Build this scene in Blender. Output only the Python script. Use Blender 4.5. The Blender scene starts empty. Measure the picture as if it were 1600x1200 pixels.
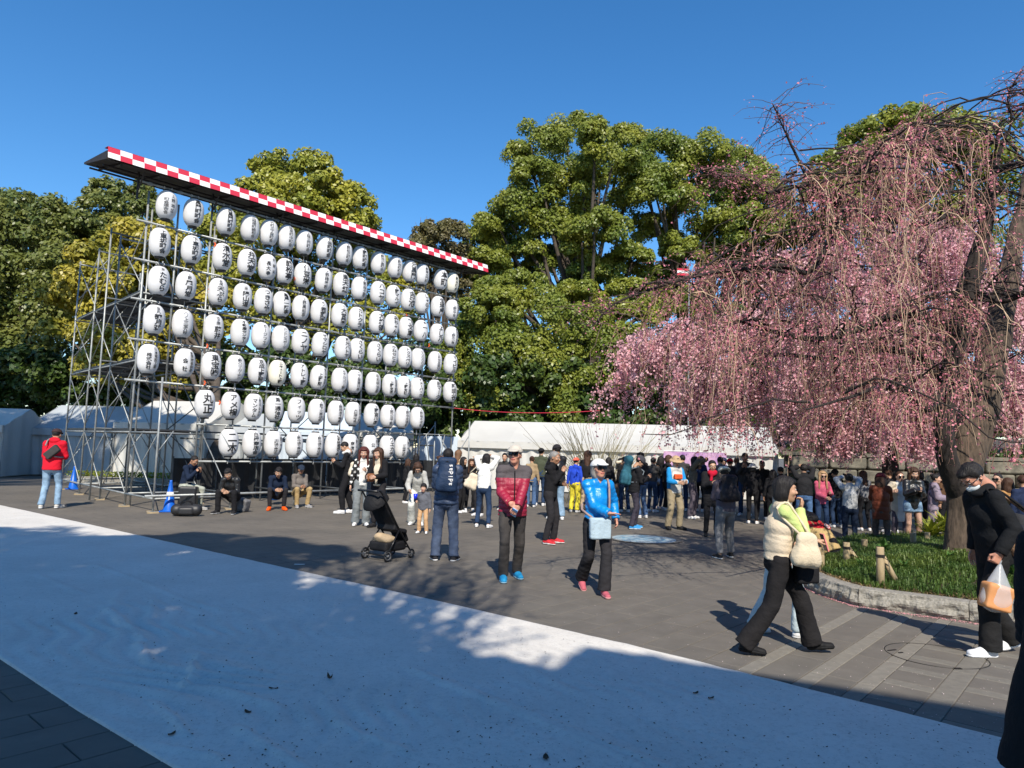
import bpy, bmesh, math, random
import numpy as np
from mathutils import Vector, Matrix
random.seed(7)
RNG = np.random.default_rng(11)
SC = bpy.context.scene
COL = SC.collection
PI = math.pi

# ------------------------------------------------------------------ camera
CAM_H = 1.7
FPX = 1110.0                      # focal length in pixels of the 1600 px wide photograph
PITCH, ROLL = math.radians(5.15), math.radians(1.7)
cam = bpy.data.cameras.new('camera')
cam_o = bpy.data.objects.new('camera', cam)
COL.objects.link(cam_o)
cam.sensor_width = 36.0
cam.lens = FPX / 1600 * 36
cam.clip_start, cam.clip_end = 0.05, 2000
CAM_M = Matrix.Rotation(PI / 2 + PITCH, 4, 'X') @ Matrix.Rotation(ROLL, 4, 'Z')
cam_o.matrix_world = Matrix.Translation((0, 0, CAM_H)) @ CAM_M
SC.camera = cam_o

# ------------------------------------------------------------------ sky and sun
SUN_EL, SUN_DX, SUN_DY = math.radians(44), 0.085, -0.996       # towards the sun
world = bpy.data.worlds.new('World')
SC.world = world
world.use_nodes = True
wn = world.node_tree
sky = wn.nodes.new('ShaderNodeTexSky')
sky.sky_type = 'NISHITA'
sky.sun_disc = False
sky.sun_elevation = SUN_EL
sky.sun_rotation = math.atan2(SUN_DX, SUN_DY)
sky.air_density, sky.dust_density, sky.ozone_density = 1.0, 0.1, 4.0
hs = wn.nodes.new('ShaderNodeHueSaturation'); hs.inputs['Saturation'].default_value = 1.26; hs.inputs['Value'].default_value = 1.05
bg = wn.nodes['Background']
bg.inputs['Strength'].default_value = 0.128
wn.links.new(sky.outputs[0], hs.inputs['Color'])
wn.links.new(hs.outputs[0], bg.inputs['Color'])
sun = bpy.data.lights.new('sun', 'SUN')
sun.energy = 4.9
sun.angle = math.radians(0.53)
sun.color = (1.0, 0.92, 0.80)
sun_o = bpy.data.objects.new('sun', sun)
COL.objects.link(sun_o)
SUN_V = Vector((SUN_DX * math.cos(SUN_EL), SUN_DY * math.cos(SUN_EL), math.sin(SUN_EL))).normalized()
sun_o.rotation_euler = SUN_V.to_track_quat('Z', 'Y').to_euler()
SC.view_settings.view_transform = 'Standard'
SC.view_settings.look = 'None'
SC.view_settings.exposure = 0.45
SC.view_settings.gamma = 1.0
SC.view_settings.use_curve_mapping = False
SC.cycles.use_denoising = True
SC.cycles.max_bounces = 6
SC.cycles.diffuse_bounces = 3
SC.cycles.glossy_bounces = 2
SC.cycles.transmission_bounces = 4
SC.cycles.transparent_max_bounces = 12
SC.cycles.sample_clamp_indirect = 6

# ------------------------------------------------------------------ photograph geometry helpers
CR = np.array(CAM_M.to_3x3())
def ray(x, y):
    return CR @ np.array([(x - 800) / FPX, -(y - 600) / FPX, -1.0])
def at(x, y, z=0.0):
    """the point at height z seen at pixel x, y of the photograph"""
    d = ray(x, y); t = (z - CAM_H) / d[2]
    return np.array([0, 0, CAM_H]) + t * d
def atY(x, y, Y):
    d = ray(x, y); t = Y / d[1]
    return np.array([0, 0, CAM_H]) + t * d
V3 = lambda *a: np.array(a, float)
def nrm(v):
    v = np.asarray(v, float); return v / (np.linalg.norm(v) + 1e-12)

# ------------------------------------------------------------------ materials
MATS = {}
def mat(name, col, rough=0.7, bump=0.0, bscale=30, var=0.0, vscale=8, metal=0.0, trans=0.0, spec=0.5, stretch=None, col2=None, bdist=0.02, folds=0.0):
    if name in MATS: return MATS[name]
    m = bpy.data.materials.new(name); m.use_nodes = True
    nt = m.node_tree; N = nt.nodes; L = nt.links
    b = N['Principled BSDF']
    b.inputs['Base Color'].default_value = (*col, 1)
    b.inputs['Roughness'].default_value = rough
    b.inputs['Metallic'].default_value = metal
    b.inputs['Specular IOR Level'].default_value = spec
    tc = N.new('ShaderNodeTexCoord')
    mp = N.new('ShaderNodeMapping')
    gm = N.new('ShaderNodeNewGeometry'); L.new(gm.outputs['Position'], mp.inputs[0])
    if stretch: mp.inputs['Scale'].default_value = stretch
    if var > 0 or col2:
        n = N.new('ShaderNodeTexNoise'); n.inputs['Scale'].default_value = vscale; n.inputs['Detail'].default_value = 5
        n.inputs['Roughness'].default_value = 0.6
        L.new(mp.outputs[0], n.inputs['Vector'])
        r = N.new('ShaderNodeValToRGB')
        r.color_ramp.elements[0].position = 0.3; r.color_ramp.elements[1].position = 0.7
        c2 = col2 if col2 else tuple(min(1, c * (1 + var)) for c in col)
        c1 = col if col2 else tuple(c * (1 - var) for c in col)
        r.color_ramp.elements[0].color = (*c1, 1); r.color_ramp.elements[1].color = (*c2, 1)
        L.new(n.outputs['Fac'], r.inputs[0]); L.new(r.outputs[0], b.inputs['Base Color'])
    if bump > 0:
        n2 = N.new('ShaderNodeTexNoise'); n2.inputs['Scale'].default_value = bscale; n2.inputs['Detail'].default_value = 6
        L.new(mp.outputs[0], n2.inputs['Vector'])
        bp = N.new('ShaderNodeBump'); bp.inputs['Strength'].default_value = bump; bp.inputs['Distance'].default_value = bdist
        L.new(n2.outputs['Fac'], bp.inputs['Height']); L.new(bp.outputs[0], b.inputs['Normal'])
        if folds:
            n3 = N.new('ShaderNodeTexNoise'); n3.inputs['Scale'].default_value = 8.5; n3.inputs['Detail'].default_value = 3; n3.inputs['Distortion'].default_value = 1.6
            mp3 = N.new('ShaderNodeMapping'); mp3.inputs['Scale'].default_value = (1, 1, 1.15); L.new(gm.outputs['Position'], mp3.inputs[0]); L.new(mp3.outputs[0], n3.inputs['Vector'])
            b3 = N.new('ShaderNodeBump'); b3.inputs['Strength'].default_value = folds; b3.inputs['Distance'].default_value = 0.05
            L.new(n3.outputs['Fac'], b3.inputs['Height']); L.new(b3.outputs[0], bp.inputs['Normal'])
    if trans > 0:
        t = N.new('ShaderNodeBsdfTranslucent'); mx = N.new('ShaderNodeMixShader')
        mx.inputs[0].default_value = trans
        src = b.inputs['Base Color']
        if src.links: L.new(src.links[0].from_socket, t.inputs[0])
        else: t.inputs[0].default_value = (*col, 1)
        L.new(b.outputs[0], mx.inputs[1]); L.new(t.outputs[0], mx.inputs[2])
        L.new(mx.outputs[0], N['Material Output'].inputs[0])
    MATS[name] = m
    return m

# ------------------------------------------------------------------ mesh helpers
def mesh_np(name, V, F, mats, mi=None, smooth=False):
    """V (n,3); F a list of integer arrays (m,3) / (m,4), or one such array"""
    V = np.asarray(V, np.float32).reshape(-1, 3)
    if isinstance(F, np.ndarray): F = [F]
    F = [np.asarray(f, np.int32) for f in F if len(f)]
    me = bpy.data.meshes.new(name)
    me.vertices.add(len(V)); me.vertices.foreach_set('co', V.ravel())
    nl = sum(f.size for f in F); npol = sum(len(f) for f in F)
    me.loops.add(nl); me.polygons.add(npol)
    me.loops.foreach_set('vertex_index', np.concatenate([f.ravel() for f in F]).astype(np.int32))
    tot = np.concatenate([np.full(len(f), f.shape[1], np.int32) for f in F])
    st = np.concatenate([[0], np.cumsum(tot)[:-1]]).astype(np.int32)
    me.polygons.foreach_set('loop_start', st)
    me.polygons.foreach_set('loop_total', tot)
    me.polygons.foreach_set('use_smooth', np.full(npol, bool(smooth)))
    if not isinstance(mats, (list, tuple)): mats = [mats]
    for m in mats: me.materials.append(m)
    if mi is not None: me.polygons.foreach_set('material_index', np.asarray(mi, np.int32))
    me.update(calc_edges=True)
    return me

def link(name, data, parent=None, loc=None, rz=None):
    o = bpy.data.objects.new(name, data); COL.objects.link(o)
    if parent is not None: o.parent = parent
    if loc is not None: o.location = tuple(float(c) for c in loc)
    if rz is not None: o.rotation_euler = (0, 0, rz)
    return o

def tag(o, label=None, cat=None, group=None, kind=None):
    if label: o['label'] = label
    if cat: o['category'] = cat
    if group: o['group'] = group
    if kind: o['kind'] = kind
    return o

def thing(name, label, cat, loc=(0, 0, 0), rz=0.0, group=None):
    o = link(name, None, None, loc, rz)
    o.empty_display_size = 0.1
    return tag(o, label, cat, group)

class MB:
    """collects primitives; build() links them as ONE mesh object"""
    def __init__(s): s.V = []; s.F = {}; s.n = 0; s.M = {}
    def add(s, V, F, mi=0):
        V = np.asarray(V, float).reshape(-1, 3)
        for f in (F if isinstance(F, list) else [F]):
            f = np.asarray(f, np.int64)
            if not len(f): continue
            s.F.setdefault((f.shape[1]), []).append(f + s.n)
            s.M.setdefault((f.shape[1]), []).append(np.full(len(f), mi))
        s.V.append(V); s.n += len(V); return s
    def box(s, c, size, rz=0.0, mi=0, R=None):
        x, y, z = [a / 2 for a in size]
        P = np.array([[sx * x, sy * y, sz * z] for sz in (-1, 1) for sy in (-1, 1) for sx in (-1, 1)])
        if R is None:
            c_, s_ = math.cos(rz), math.sin(rz); R = np.array([[c_, -s_, 0], [s_, c_, 0], [0, 0, 1]])
        P = P @ np.asarray(R).T + np.asarray(c, float)
        return s.add(P, np.array([[0, 2, 3, 1], [4, 5, 7, 6], [0, 1, 5, 4], [2, 6, 7, 3], [0, 4, 6, 2], [1, 3, 7, 5]]), mi)
    def tube(s, pts, r, n=8, mi=0, cap=True):
        V, F = tube(pts, r, n, cap); return s.add(V, F, mi)
    def lathe(s, prof, n=16, c=(0, 0, 0), mi=0):
        prof = np.asarray(prof, float); k = len(prof)
        a = np.arange(n) * 2 * PI / n
        V = np.stack([prof[:, None, 0] * np.cos(a), prof[:, None, 0] * np.sin(a), np.repeat(prof[:, 1:2], n, 1)], -1).reshape(-1, 3) + np.asarray(c)
        i = np.arange(k - 1)[:, None] * n; j = np.arange(n)[None]; j2 = (j + 1) % n
        F = np.stack([i + j, i + j2, i + n + j2, i + n + j], -1).reshape(-1, 4)
        return s.add(V, F, mi)
    def quad(s, a, b, c, d, mi=0): return s.add([a, b, c, d], np.array([[0, 1, 2, 3]]), mi)
    def mesh(s, name, mats, smooth=False):
        ks = sorted(s.F)
        return mesh_np(name, np.concatenate(s.V), [np.concatenate(s.F[k]) for k in ks], mats,
                       np.concatenate([np.concatenate(s.M[k]) for k in ks]), smooth)
    def build(s, name, mats, parent=None, smooth=False, loc=None, rz=None):
        return link(name, s.mesh(name, mats, smooth), parent, loc, rz)

def tube(pts, r, n=8, cap=True):
    P = np.asarray(pts, float); K = len(P)
    r = np.full(K, r, float) if np.isscalar(r) else np.asarray(r, float)
    T = np.gradient(P, axis=0); T /= np.linalg.norm(T, axis=1)[:, None] + 1e-12
    up = V3(0, 0, 1) if abs(T[:, 2]).mean() < 0.8 else V3(1, 0, 0)
    A = np.cross(T, up); A /= np.linalg.norm(A, axis=1)[:, None] + 1e-12
    B = np.cross(T, A)
    a = np.arange(n) * 2 * PI / n
    V = (P[:, None] + r[:, None, None] * (A[:, None] * np.cos(a)[None, :, None] + B[:, None] * np.sin(a)[None, :, None])).reshape(-1, 3)
    i = np.arange(K - 1)[:, None] * n; j = np.arange(n)[None]; j2 = (j + 1) % n
    F = [np.stack([i + j, i + n + j, i + n + j2, i + j2], -1).reshape(-1, 4)]
    if cap and n > 2:
        V = np.concatenate([V, P[:1], P[-1:]]); c0, c1 = K * n, K * n + 1
        jj = np.arange(n); k2 = (jj + 1) % n
        F.append(np.stack([np.full(n, c0), jj, k2], -1)); F.append(np.stack([np.full(n, c1), (K - 1) * n + k2, (K - 1) * n + jj], -1))
    return V, F

def batch_tubes(P, R, n=3):
    """many thin tubes at once: P (T,K,3), R (T,K)"""
    T_, K, _ = P.shape
    T = np.gradient(P, axis=1); T /= np.linalg.norm(T, axis=2)[..., None] + 1e-9
    ref = np.broadcast_to(V3(0.31, 0.87, 0.38), T.shape)
    A = np.cross(T, ref); A /= np.linalg.norm(A, axis=2)[..., None] + 1e-9
    B = np.cross(T, A)
    a = np.arange(n) * 2 * PI / n
    V = P[:, :, None] + R[:, :, None, None] * (A[:, :, None] * np.cos(a)[:, None] + B[:, :, None] * np.sin(a)[:, None])
    t = np.arange(T_)[:, None, None] * K * n; i = np.arange(K - 1)[None, :, None] * n; j = np.arange(n)[None, None]; j2 = (j + 1) % n
    F = np.stack([t + i + j, t + i + n + j, t + i + n + j2, t + i + j2], -1).reshape(-1, 4)
    return V.reshape(-1, 3), F

def quads_at(P, Nn, size, aspect=1.0, rng=RNG, fold=False):
    """leaf quads at P facing Nn with random spin"""
    n = len(P); Nn = Nn / (np.linalg.norm(Nn, axis=1)[:, None] + 1e-9)
    ref = rng.normal(size=(n, 3)); A = np.cross(Nn, ref); A /= np.linalg.norm(A, axis=1)[:, None] + 1e-9
    B = np.cross(Nn, A)
    s = (np.full(n, size) if np.isscalar(size) else size)[:, None] * 0.5
    A = A * s * aspect; B = B * s
    V = np.stack([P - B, P + A * 1.0, P + B, P - A], 1).reshape(-1, 3)
    F = np.arange(n * 4).reshape(n, 4)
    return V, F

def snoise(P, f, seed=0):
    """cheap smooth noise from rotated sines"""
    r = np.random.default_rng(seed); out = np.zeros(len(P))
    for i in range(5):
        d = r.normal(size=3); d /= np.linalg.norm(d)
        d2 = r.normal(size=3); d2 /= np.linalg.norm(d2)
        out += np.sin(P @ d * f * (0.7 + 0.25 * i) + 1.7 * np.sin(P @ d2 * f * 0.6 + r.random() * 6) + r.random() * 6)
    return out / 5

# ------------------------------------------------------------------ implicit surfaces (surface nets)
def cap(a, b, ra, rb=None, k=0.03, flat=None, clip=None, quilt=None, sub=False):
    return dict(t='c', a=np.asarray(a, float), b=np.asarray(b, float), ra=ra, rb=ra if rb is None else rb, k=k, flat=flat, clip=clip, quilt=quilt, sub=sub)
def ell(c, r, k=0.02, R=None, clip=None, sub=False):
    return dict(t='e', c=np.asarray(c, float), r=np.asarray(r, float), k=k, R=R, clip=clip, sub=sub)
def rbox(c, h, r=0.02, k=0.01, R=None, clip=None, sub=False):
    return dict(t='b', c=np.asarray(c, float), h=np.asarray(h, float), r=r, k=k, R=R, clip=clip, sub=sub)
def _bounds(p):
    if p['t'] == 'c':
        s = p['flat'][1] if p['flat'] else 1
        m = max(p['ra'], p['rb']) * max(1, s)
        return np.minimum(p['a'], p['b']) - m, np.maximum(p['a'], p['b']) + m
    m = p['r'] if p['t'] == 'e' else p['h'] + p['r']
    if p['R'] is not None: m = np.full(3, np.linalg.norm(m))
    return p['c'] - m, p['c'] + m
def _eval(p, X):
    if p['t'] == 'c':
        a, b = p['a'], p['b']; q = X - a; ab = b - a
        if p['flat']:
            w, s = p['flat']; w = np.asarray(w); q = q - (q @ w)[..., None] * w * (1 - 1 / s); ab = ab - (ab @ w) * w * (1 - 1 / s)
        t = np.clip((q @ ab) / (ab @ ab + 1e-12), 0, 1)
        rr = p['ra'] + (p['rb'] - p['ra']) * t
        if p['quilt']:
            L, amp, ph = p['quilt']; ln = np.linalg.norm(ab)
            rr = rr + amp * (np.sqrt(np.abs(np.sin(PI * (t * ln / L + ph)))) - 0.6)
        d = np.linalg.norm(q - t[..., None] * ab, axis=-1) - rr
    elif p['t'] == 'e':
        q = X - p['c']
        if p['R'] is not None: q = q @ p['R']
        k0 = np.linalg.norm(q / p['r'], axis=-1); k1 = np.linalg.norm(q / (p['r'] ** 2), axis=-1)
        d = k0 * (k0 - 1) / (k1 + 1e-9)
        d = np.where(k0 < 0.05, -p['r'].min(), d)
    else:
        q = X - p['c']
        if p['R'] is not None: q = q @ p['R']
        q = np.abs(q) - p['h']
        d = np.linalg.norm(np.maximum(q, 0), axis=-1) + np.minimum(q.max(-1), 0) - p['r']
    if p['clip'] is not None:
        cl = p['clip'] if isinstance(p['clip'], list) else [p['clip']]
        for (c, n) in cl: d = np.maximum(d, (X - np.asarray(c)) @ np.asarray(n))
    return d
def sdf(prims, res):
    lo = np.min([_bounds(p)[0] for p in prims if not p['sub']], 0) - 3 * res
    hi = np.max([_bounds(p)[1] for p in prims if not p['sub']], 0) + 3 * res
    n = np.ceil((hi - lo) / res).astype(int) + 1
    ax = [lo[i] + np.arange(n[i]) * res for i in range(3)]
    D = np.full(n, 9.0, np.float32)
    for p in prims:
        b0, b1 = _bounds(p); m = p['k'] + 2.2 * res + 0.01
        i0 = np.maximum(0, np.floor((b0 - m - lo) / res).astype(int)); i1 = np.minimum(n, np.ceil((b1 + m - lo) / res).astype(int) + 1)
        if (i1 <= i0).any(): continue
        X = np.stack(np.meshgrid(*[ax[i][i0[i]:i1[i]] for i in range(3)], indexing='ij'), -1)
        d = _eval(p, X); k = p['k']
        S = (slice(i0[0], i1[0]), slice(i0[1], i1[1]), slice(i0[2], i1[2]))
        c = D[S]
        if p['sub']:
            h = np.clip(0.5 - 0.5 * (c + d) / k, 0, 1); D[S] = c * (1 - h) - d * h + k * h * (1 - h)
        else:
            h = np.clip(0.5 + 0.5 * (c - d) / k, 0, 1); D[S] = np.where(c > 8, d, c * (1 - h) + d * h - k * h * (1 - h))
    return _nets(D, lo, res)
def _nets(D, lo, res):
    neg = D < 0
    s = [D[i:D.shape[0] - 1 + i, j:D.shape[1] - 1 + j, k:D.shape[2] - 1 + k] for i in (0, 1) for j in (0, 1) for k in (0, 1)]
    sn = [v < 0 for v in s]
    cnt = sum(v.astype(np.int8) for v in sn)
    act = (cnt > 0) & (cnt < 8)
    idx = np.full(act.shape, -1, np.int64); ii = np.argwhere(act); idx[act] = np.arange(len(ii))
    sv = [v[act] for v in s]
    off = [(i, j, k) for i in (0, 1) for j in (0, 1) for k in (0, 1)]
    acc = np.zeros((len(ii), 3)); num = np.zeros(len(ii))
    for a in range(8):
        for b in range(a + 1, 8):
            if sum(abs(off[a][q] - off[b][q]) for q in range(3)) != 1: continue
            cr = (sv[a] < 0) != (sv[b] < 0)
            t = sv[a] / (sv[a] - sv[b] + 1e-12)
            p = np.array(off[a]) + t[:, None] * (np.array(off[b]) - np.array(off[a]))
            acc += np.where(cr[:, None], p, 0); num += cr
    V = lo + (ii + acc / num[:, None]) * res
    F = []
    for axis in range(3):
        sl0 = [slice(None)] * 3; sl1 = [slice(None)] * 3; sl0[axis] = slice(0, -1); sl1[axis] = slice(1, None)
        A = neg[tuple(sl0)]; B = neg[tuple(sl1)]
        u, v = (axis + 1) % 3, (axis + 2) % 3
        for (m, flip) in ((A & ~B, False), (~A & B, True)):
            e = np.argwhere(m)
            ok = (e[:, u] > 0) & (e[:, v] > 0) & (e[:, u] < idx.shape[u]) & (e[:, v] < idx.shape[v]); e = e[ok]
            def g(du, dv):
                q = e.copy(); q[:, u] -= du; q[:, v] -= dv; return idx[q[:, 0], q[:, 1], q[:, 2]]
            f = np.stack([g(1, 1), g(0, 1), g(0, 0), g(1, 0)], -1)
            if flip: f = f[:, ::-1]
            F.append(f)
    F = np.concatenate(F); F = F[(F >= 0).all(1)]
    return V, F
def vnormals(V, F):
    n = np.cross(V[F[:, 2]] - V[F[:, 0]], V[F[:, 3]] - V[F[:, 1]])
    N = np.zeros_like(V)
    for i in range(4): np.add.at(N, F[:, i], n)
    return N / (np.linalg.norm(N, axis=1)[:, None] + 1e-12)
def relief(V, F, amp, f, seed=0, stretch=(1, 1, 1)):
    return V + vnormals(V, F) * (amp * snoise(V * np.asarray(stretch), f, seed))[:, None]

# ------------------------------------------------------------------ lettering
_glyph = {}
def glyph(ch, bold=0.012, cut=True):
    key = (ch, bold, cut)
    if key in _glyph: return _glyph[key]
    c = bpy.data.curves.new('glyph', 'FONT'); c.body = ch; c.resolution_u = 2; c.offset = bold
    c.fill_mode = 'FRONT'
    o = bpy.data.objects.new('glyph', c); COL.objects.link(o)
    bpy.context.view_layer.update()
    me = bpy.data.meshes.new_from_object(o.evaluated_get(bpy.context.evaluated_depsgraph_get()))
    bpy.data.objects.remove(o); bpy.data.curves.remove(c)
    bm = bmesh.new(); bm.from_mesh(me); bpy.data.meshes.remove(me)
    if not bm.verts:
        bm.free(); _glyph[key] = None; return None
    xs = [v.co.x for v in bm.verts]; ys = [v.co.y for v in bm.verts]
    cx, cy = (min(xs) + max(xs)) / 2, (min(ys) + max(ys)) / 2
    for v in bm.verts: v.co.x -= cx; v.co.y -= cy
    if ch in 'ー―':
        for v in bm.verts: v.co.x, v.co.y = -v.co.y, v.co.x
    if cut:
        for t in (-0.36, -0.24, -0.12, 0.0, 0.12, 0.24, 0.36):
            bmesh.ops.bisect_plane(bm, geom=bm.verts[:] + bm.edges[:] + bm.faces[:], plane_co=(t, 0, 0), plane_no=(1, 0, 0))
        for t in (-0.2, 0.0, 0.2):
            bmesh.ops.bisect_plane(bm, geom=bm.verts[:] + bm.edges[:] + bm.faces[:], plane_co=(0, t, 0), plane_no=(0, 1, 0))
    bmesh.ops.triangulate(bm, faces=bm.faces[:])
    bm.verts.index_update()
    V = np.array([v.co[:] for v in bm.verts]); F = np.array([[v.index for v in f.verts] for f in bm.faces])
    bm.free(); _glyph[key] = (V, F); return _glyph[key]
# ------------------------------------------------------------------ shared materials
M_PAPER = mat('lantern_paper', (0.69, 0.69, 0.695), 0.9, spec=.1, trans=0.12, var=0.03, vscale=6)
M_CREAM_PAPER = mat('lantern_cream_paper', (0.78, 0.76, 0.66), 0.75, trans=0.12, var=0.04)
M_INK = mat('ink', (0.012, 0.012, 0.013), 0.6)
M_FAINT = mat('thin_ink', (0.03, 0.03, 0.033), 0.6)
M_BLACK = mat('black_plastic', (0.012, 0.012, 0.013), 0.45)
M_STEEL = mat('galvanised_pipe', (0.30, 0.315, 0.31), 0.45, metal=0.35, var=0.28, vscale=5, bump=0.15)
M_STEEL_DARK = mat('dull_pipe', (0.10, 0.11, 0.115), 0.5, metal=0.4, var=0.3, vscale=5)
M_DECK = mat('deck_steel', (0.045, 0.048, 0.052), 0.6, metal=0.3, var=0.3)
M_ROOFSTEEL = mat('dark_roof_steel', (0.03, 0.024, 0.024), 0.6, metal=0.2, var=0.3)
M_RED = mat('red_cloth', (0.56, 0.022, 0.055), 0.7)
M_WHITE = mat('white_cloth', (0.80, 0.79, 0.77), 0.7)
M_ROPE = mat('white_cord', (0.75, 0.74, 0.70), 0.8)
M_ORANGE = mat('orange_plastic', (0.75, 0.12, 0.03), 0.5)
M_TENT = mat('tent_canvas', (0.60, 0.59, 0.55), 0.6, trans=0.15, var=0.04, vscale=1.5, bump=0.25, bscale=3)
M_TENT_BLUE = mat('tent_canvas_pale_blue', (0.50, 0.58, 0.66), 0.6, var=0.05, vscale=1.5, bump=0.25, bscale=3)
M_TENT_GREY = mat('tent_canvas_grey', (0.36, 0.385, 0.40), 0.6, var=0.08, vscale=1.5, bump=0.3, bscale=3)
M_GRANITE = mat('granite', (0.34, 0.32, 0.28), 0.85, col2=(0.16, 0.15, 0.125), vscale=38, bump=0.9, bscale=26)
M_WALL = mat('retaining_wall', (0.15, 0.135, 0.10), 0.9, var=0.5, vscale=3, bump=0.6, bscale=12)
M_LOG = mat('pale_log', (0.34, 0.26, 0.15), 0.8, var=0.25, vscale=10, stretch=(1, 1, .2), bump=0.4)
M_TWINE = mat('black_twine', (0.015, 0.013, 0.012), 0.9)
M_BARK = mat('cherry_bark', (0.078, 0.056, 0.040), 0.95, var=0.65, vscale=22, bump=1.0, bscale=16, stretch=(1, 1, 0.28))
M_BARKD = mat('dark_cherry_bark', (0.024, 0.018, 0.016), 0.95, var=0.5, vscale=14, bump=1.0, bscale=18, stretch=(1, 1, 0.35))
M_TRUNK = mat('camphor_bark', (0.07, 0.055, 0.042), 0.95, var=0.4, vscale=4, bump=0.8, bscale=10)
M_TWIGL = mat('tan_twig', (0.50, 0.36, 0.24), 0.8, var=0.3, vscale=1.5)
M_TWIG = mat('twig', (0.30, 0.175, 0.12), 0.8, var=0.4, vscale=1.5)
M_TWIGD = mat('dark_twig', (0.12, 0.075, 0.06), 0.85, var=0.3, vscale=1.5)
M_BUD = mat('pink_bud', (0.62, 0.22, 0.27), 0.6, trans=0.3, var=0.35, vscale=3)
M_BLOSSOM = mat('pink_blossom', (0.66, 0.30, 0.34), 0.6, trans=0.35, col2=(0.90, 0.60, 0.62), vscale=3.5)
M_GRASS = mat('planter_grass', (0.045, 0.105, 0.02), 0.55, trans=0.3, col2=(0.13, 0.20, 0.035), vscale=2.5)
M_BROADLEAF = mat('broad_leaf', (0.08, 0.17, 0.035), 0.4, trans=0.25, var=0.3)
M_YLEAF = mat('yellow_leaf', (0.30, 0.33, 0.03), 0.5, trans=0.3, var=0.3)
M_SOIL = mat('soil', (0.075, 0.055, 0.035), 0.95, var=0.4, vscale=9, bump=0.8)
def leafmat(name, c1, c2, scale=0.35, trans=0.28):
    m = mat(name, c1, 0.42, col2=c2, vscale=scale, trans=trans, spec=0.45); return m
M_LEAF_E = leafmat('camphor_leaf', (0.11, 0.17, 0.028), (0.32, 0.325, 0.045), 0.3, 0.35)
M_LEAF_Y = leafmat('yellow_green_leaf', (0.17, 0.21, 0.03), (0.41, 0.38, 0.045), 0.35)
M_LEAF_O = leafmat('gold_leaf', (0.21, 0.22, 0.03), (0.46, 0.37, 0.045), 0.5)
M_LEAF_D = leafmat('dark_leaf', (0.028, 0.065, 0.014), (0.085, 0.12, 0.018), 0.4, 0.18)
M_LEAF_B = leafmat('brown_green_leaf', (0.085, 0.125, 0.028), (0.21, 0.215, 0.045), 0.5)
M_LEAF_R = leafmat('russet_leaf', (0.13, 0.10, 0.05), (0.16, 0.15, 0.05), 0.6)
M_PLAZA = mat('dark_paving', (0.062, 0.059, 0.054), 0.85, var=0.22, vscale=14, bump=0.3, bscale=120, bdist=.003)
M_BAND = mat('pale_paving_band', (0.178, 0.163, 0.136), 0.85, var=0.15, vscale=14, bump=0.3, bscale=120, bdist=.003)
M_BANDG = mat('grey_brown_paving', (0.150, 0.138, 0.116), 0.85, var=0.15, vscale=14, bump=0.3, bscale=120, bdist=.003)
SLABV = [mat('paving_%s' % n, c, 0.85, var=0.14, vscale=3.5, bump=0.3, bscale=120, bdist=.003) for n, c in
         (('charcoal', (0.117, 0.105, 0.089)), ('dark_grey', (0.120, 0.108, 0.091)), ('brown_grey', (0.123, 0.110, 0.093)))]

def ground_mat():
    m = bpy.data.materials.new('plaza_surface'); m.use_nodes = True
    nt = m.node_tree; N = nt.nodes; L = nt.links; b = N['Principled BSDF']
    tc = N.new('ShaderNodeTexCoord'); mp = N.new('ShaderNodeMapping'); mp.inputs['Rotation'].default_value = (0, 0, GRID_A)
    L.new(tc.outputs['Object'], mp.inputs[0])
    br = N.new('ShaderNodeTexBrick'); br.inputs['Scale'].default_value = 1.0
    br.inputs['Brick Width'].default_value = 0.6; br.inputs['Row Height'].default_value = 0.3
    br.inputs['Mortar Size'].default_value = 0.006; br.inputs['Mortar Smooth'].default_value = 0.3
    br.inputs['Color1'].default_value = (0.116, 0.104, 0.088, 1); br.inputs['Color2'].default_value = (0.124, 0.111, 0.094, 1)
    br.inputs['Mortar'].default_value = (0.048, 0.045, 0.041, 1)
    L.new(mp.outputs[0], br.inputs['Vector'])
    n = N.new('ShaderNodeTexNoise'); n.inputs['Scale'].default_value = 0.6; n.inputs['Detail'].default_value = 8; n.inputs['Roughness'].default_value = 0.7
    L.new(tc.outputs['Object'], n.inputs['Vector'])
    r = N.new('ShaderNodeValToRGB'); r.color_ramp.elements[0].position = 0.3; r.color_ramp.elements[1].position = 0.75
    r.color_ramp.elements[0].color = (0.72, 0.72, 0.72, 1); r.color_ramp.elements[1].color = (1.35, 1.3, 1.22, 1)
    L.new(n.outputs['Fac'], r.inputs[0])
    mx = N.new('ShaderNodeMix'); mx.data_type = 'RGBA'; mx.blend_type = 'MULTIPLY'; mx.inputs[0].default_value = 1
    L.new(br.outputs['Color'], mx.inputs[6]); L.new(r.outputs[0], mx.inputs[7]); L.new(mx.outputs[2], b.inputs['Base Color'])
    b.inputs['Roughness'].default_value = 0.85
    n2 = N.new('ShaderNodeTexNoise'); n2.inputs['Scale'].default_value = 90; n2.inputs['Detail'].default_value = 4
    L.new(tc.outputs['Object'], n2.inputs['Vector'])
    bp = N.new('ShaderNodeBump'); bp.inputs['Strength'].default_value = 0.3; bp.inputs['Distance'].default_value = 0.003
    L.new(n2.outputs['Fac'], bp.inputs['Height']); L.new(bp.outputs[0], b.inputs['Normal'])
    return m

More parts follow.
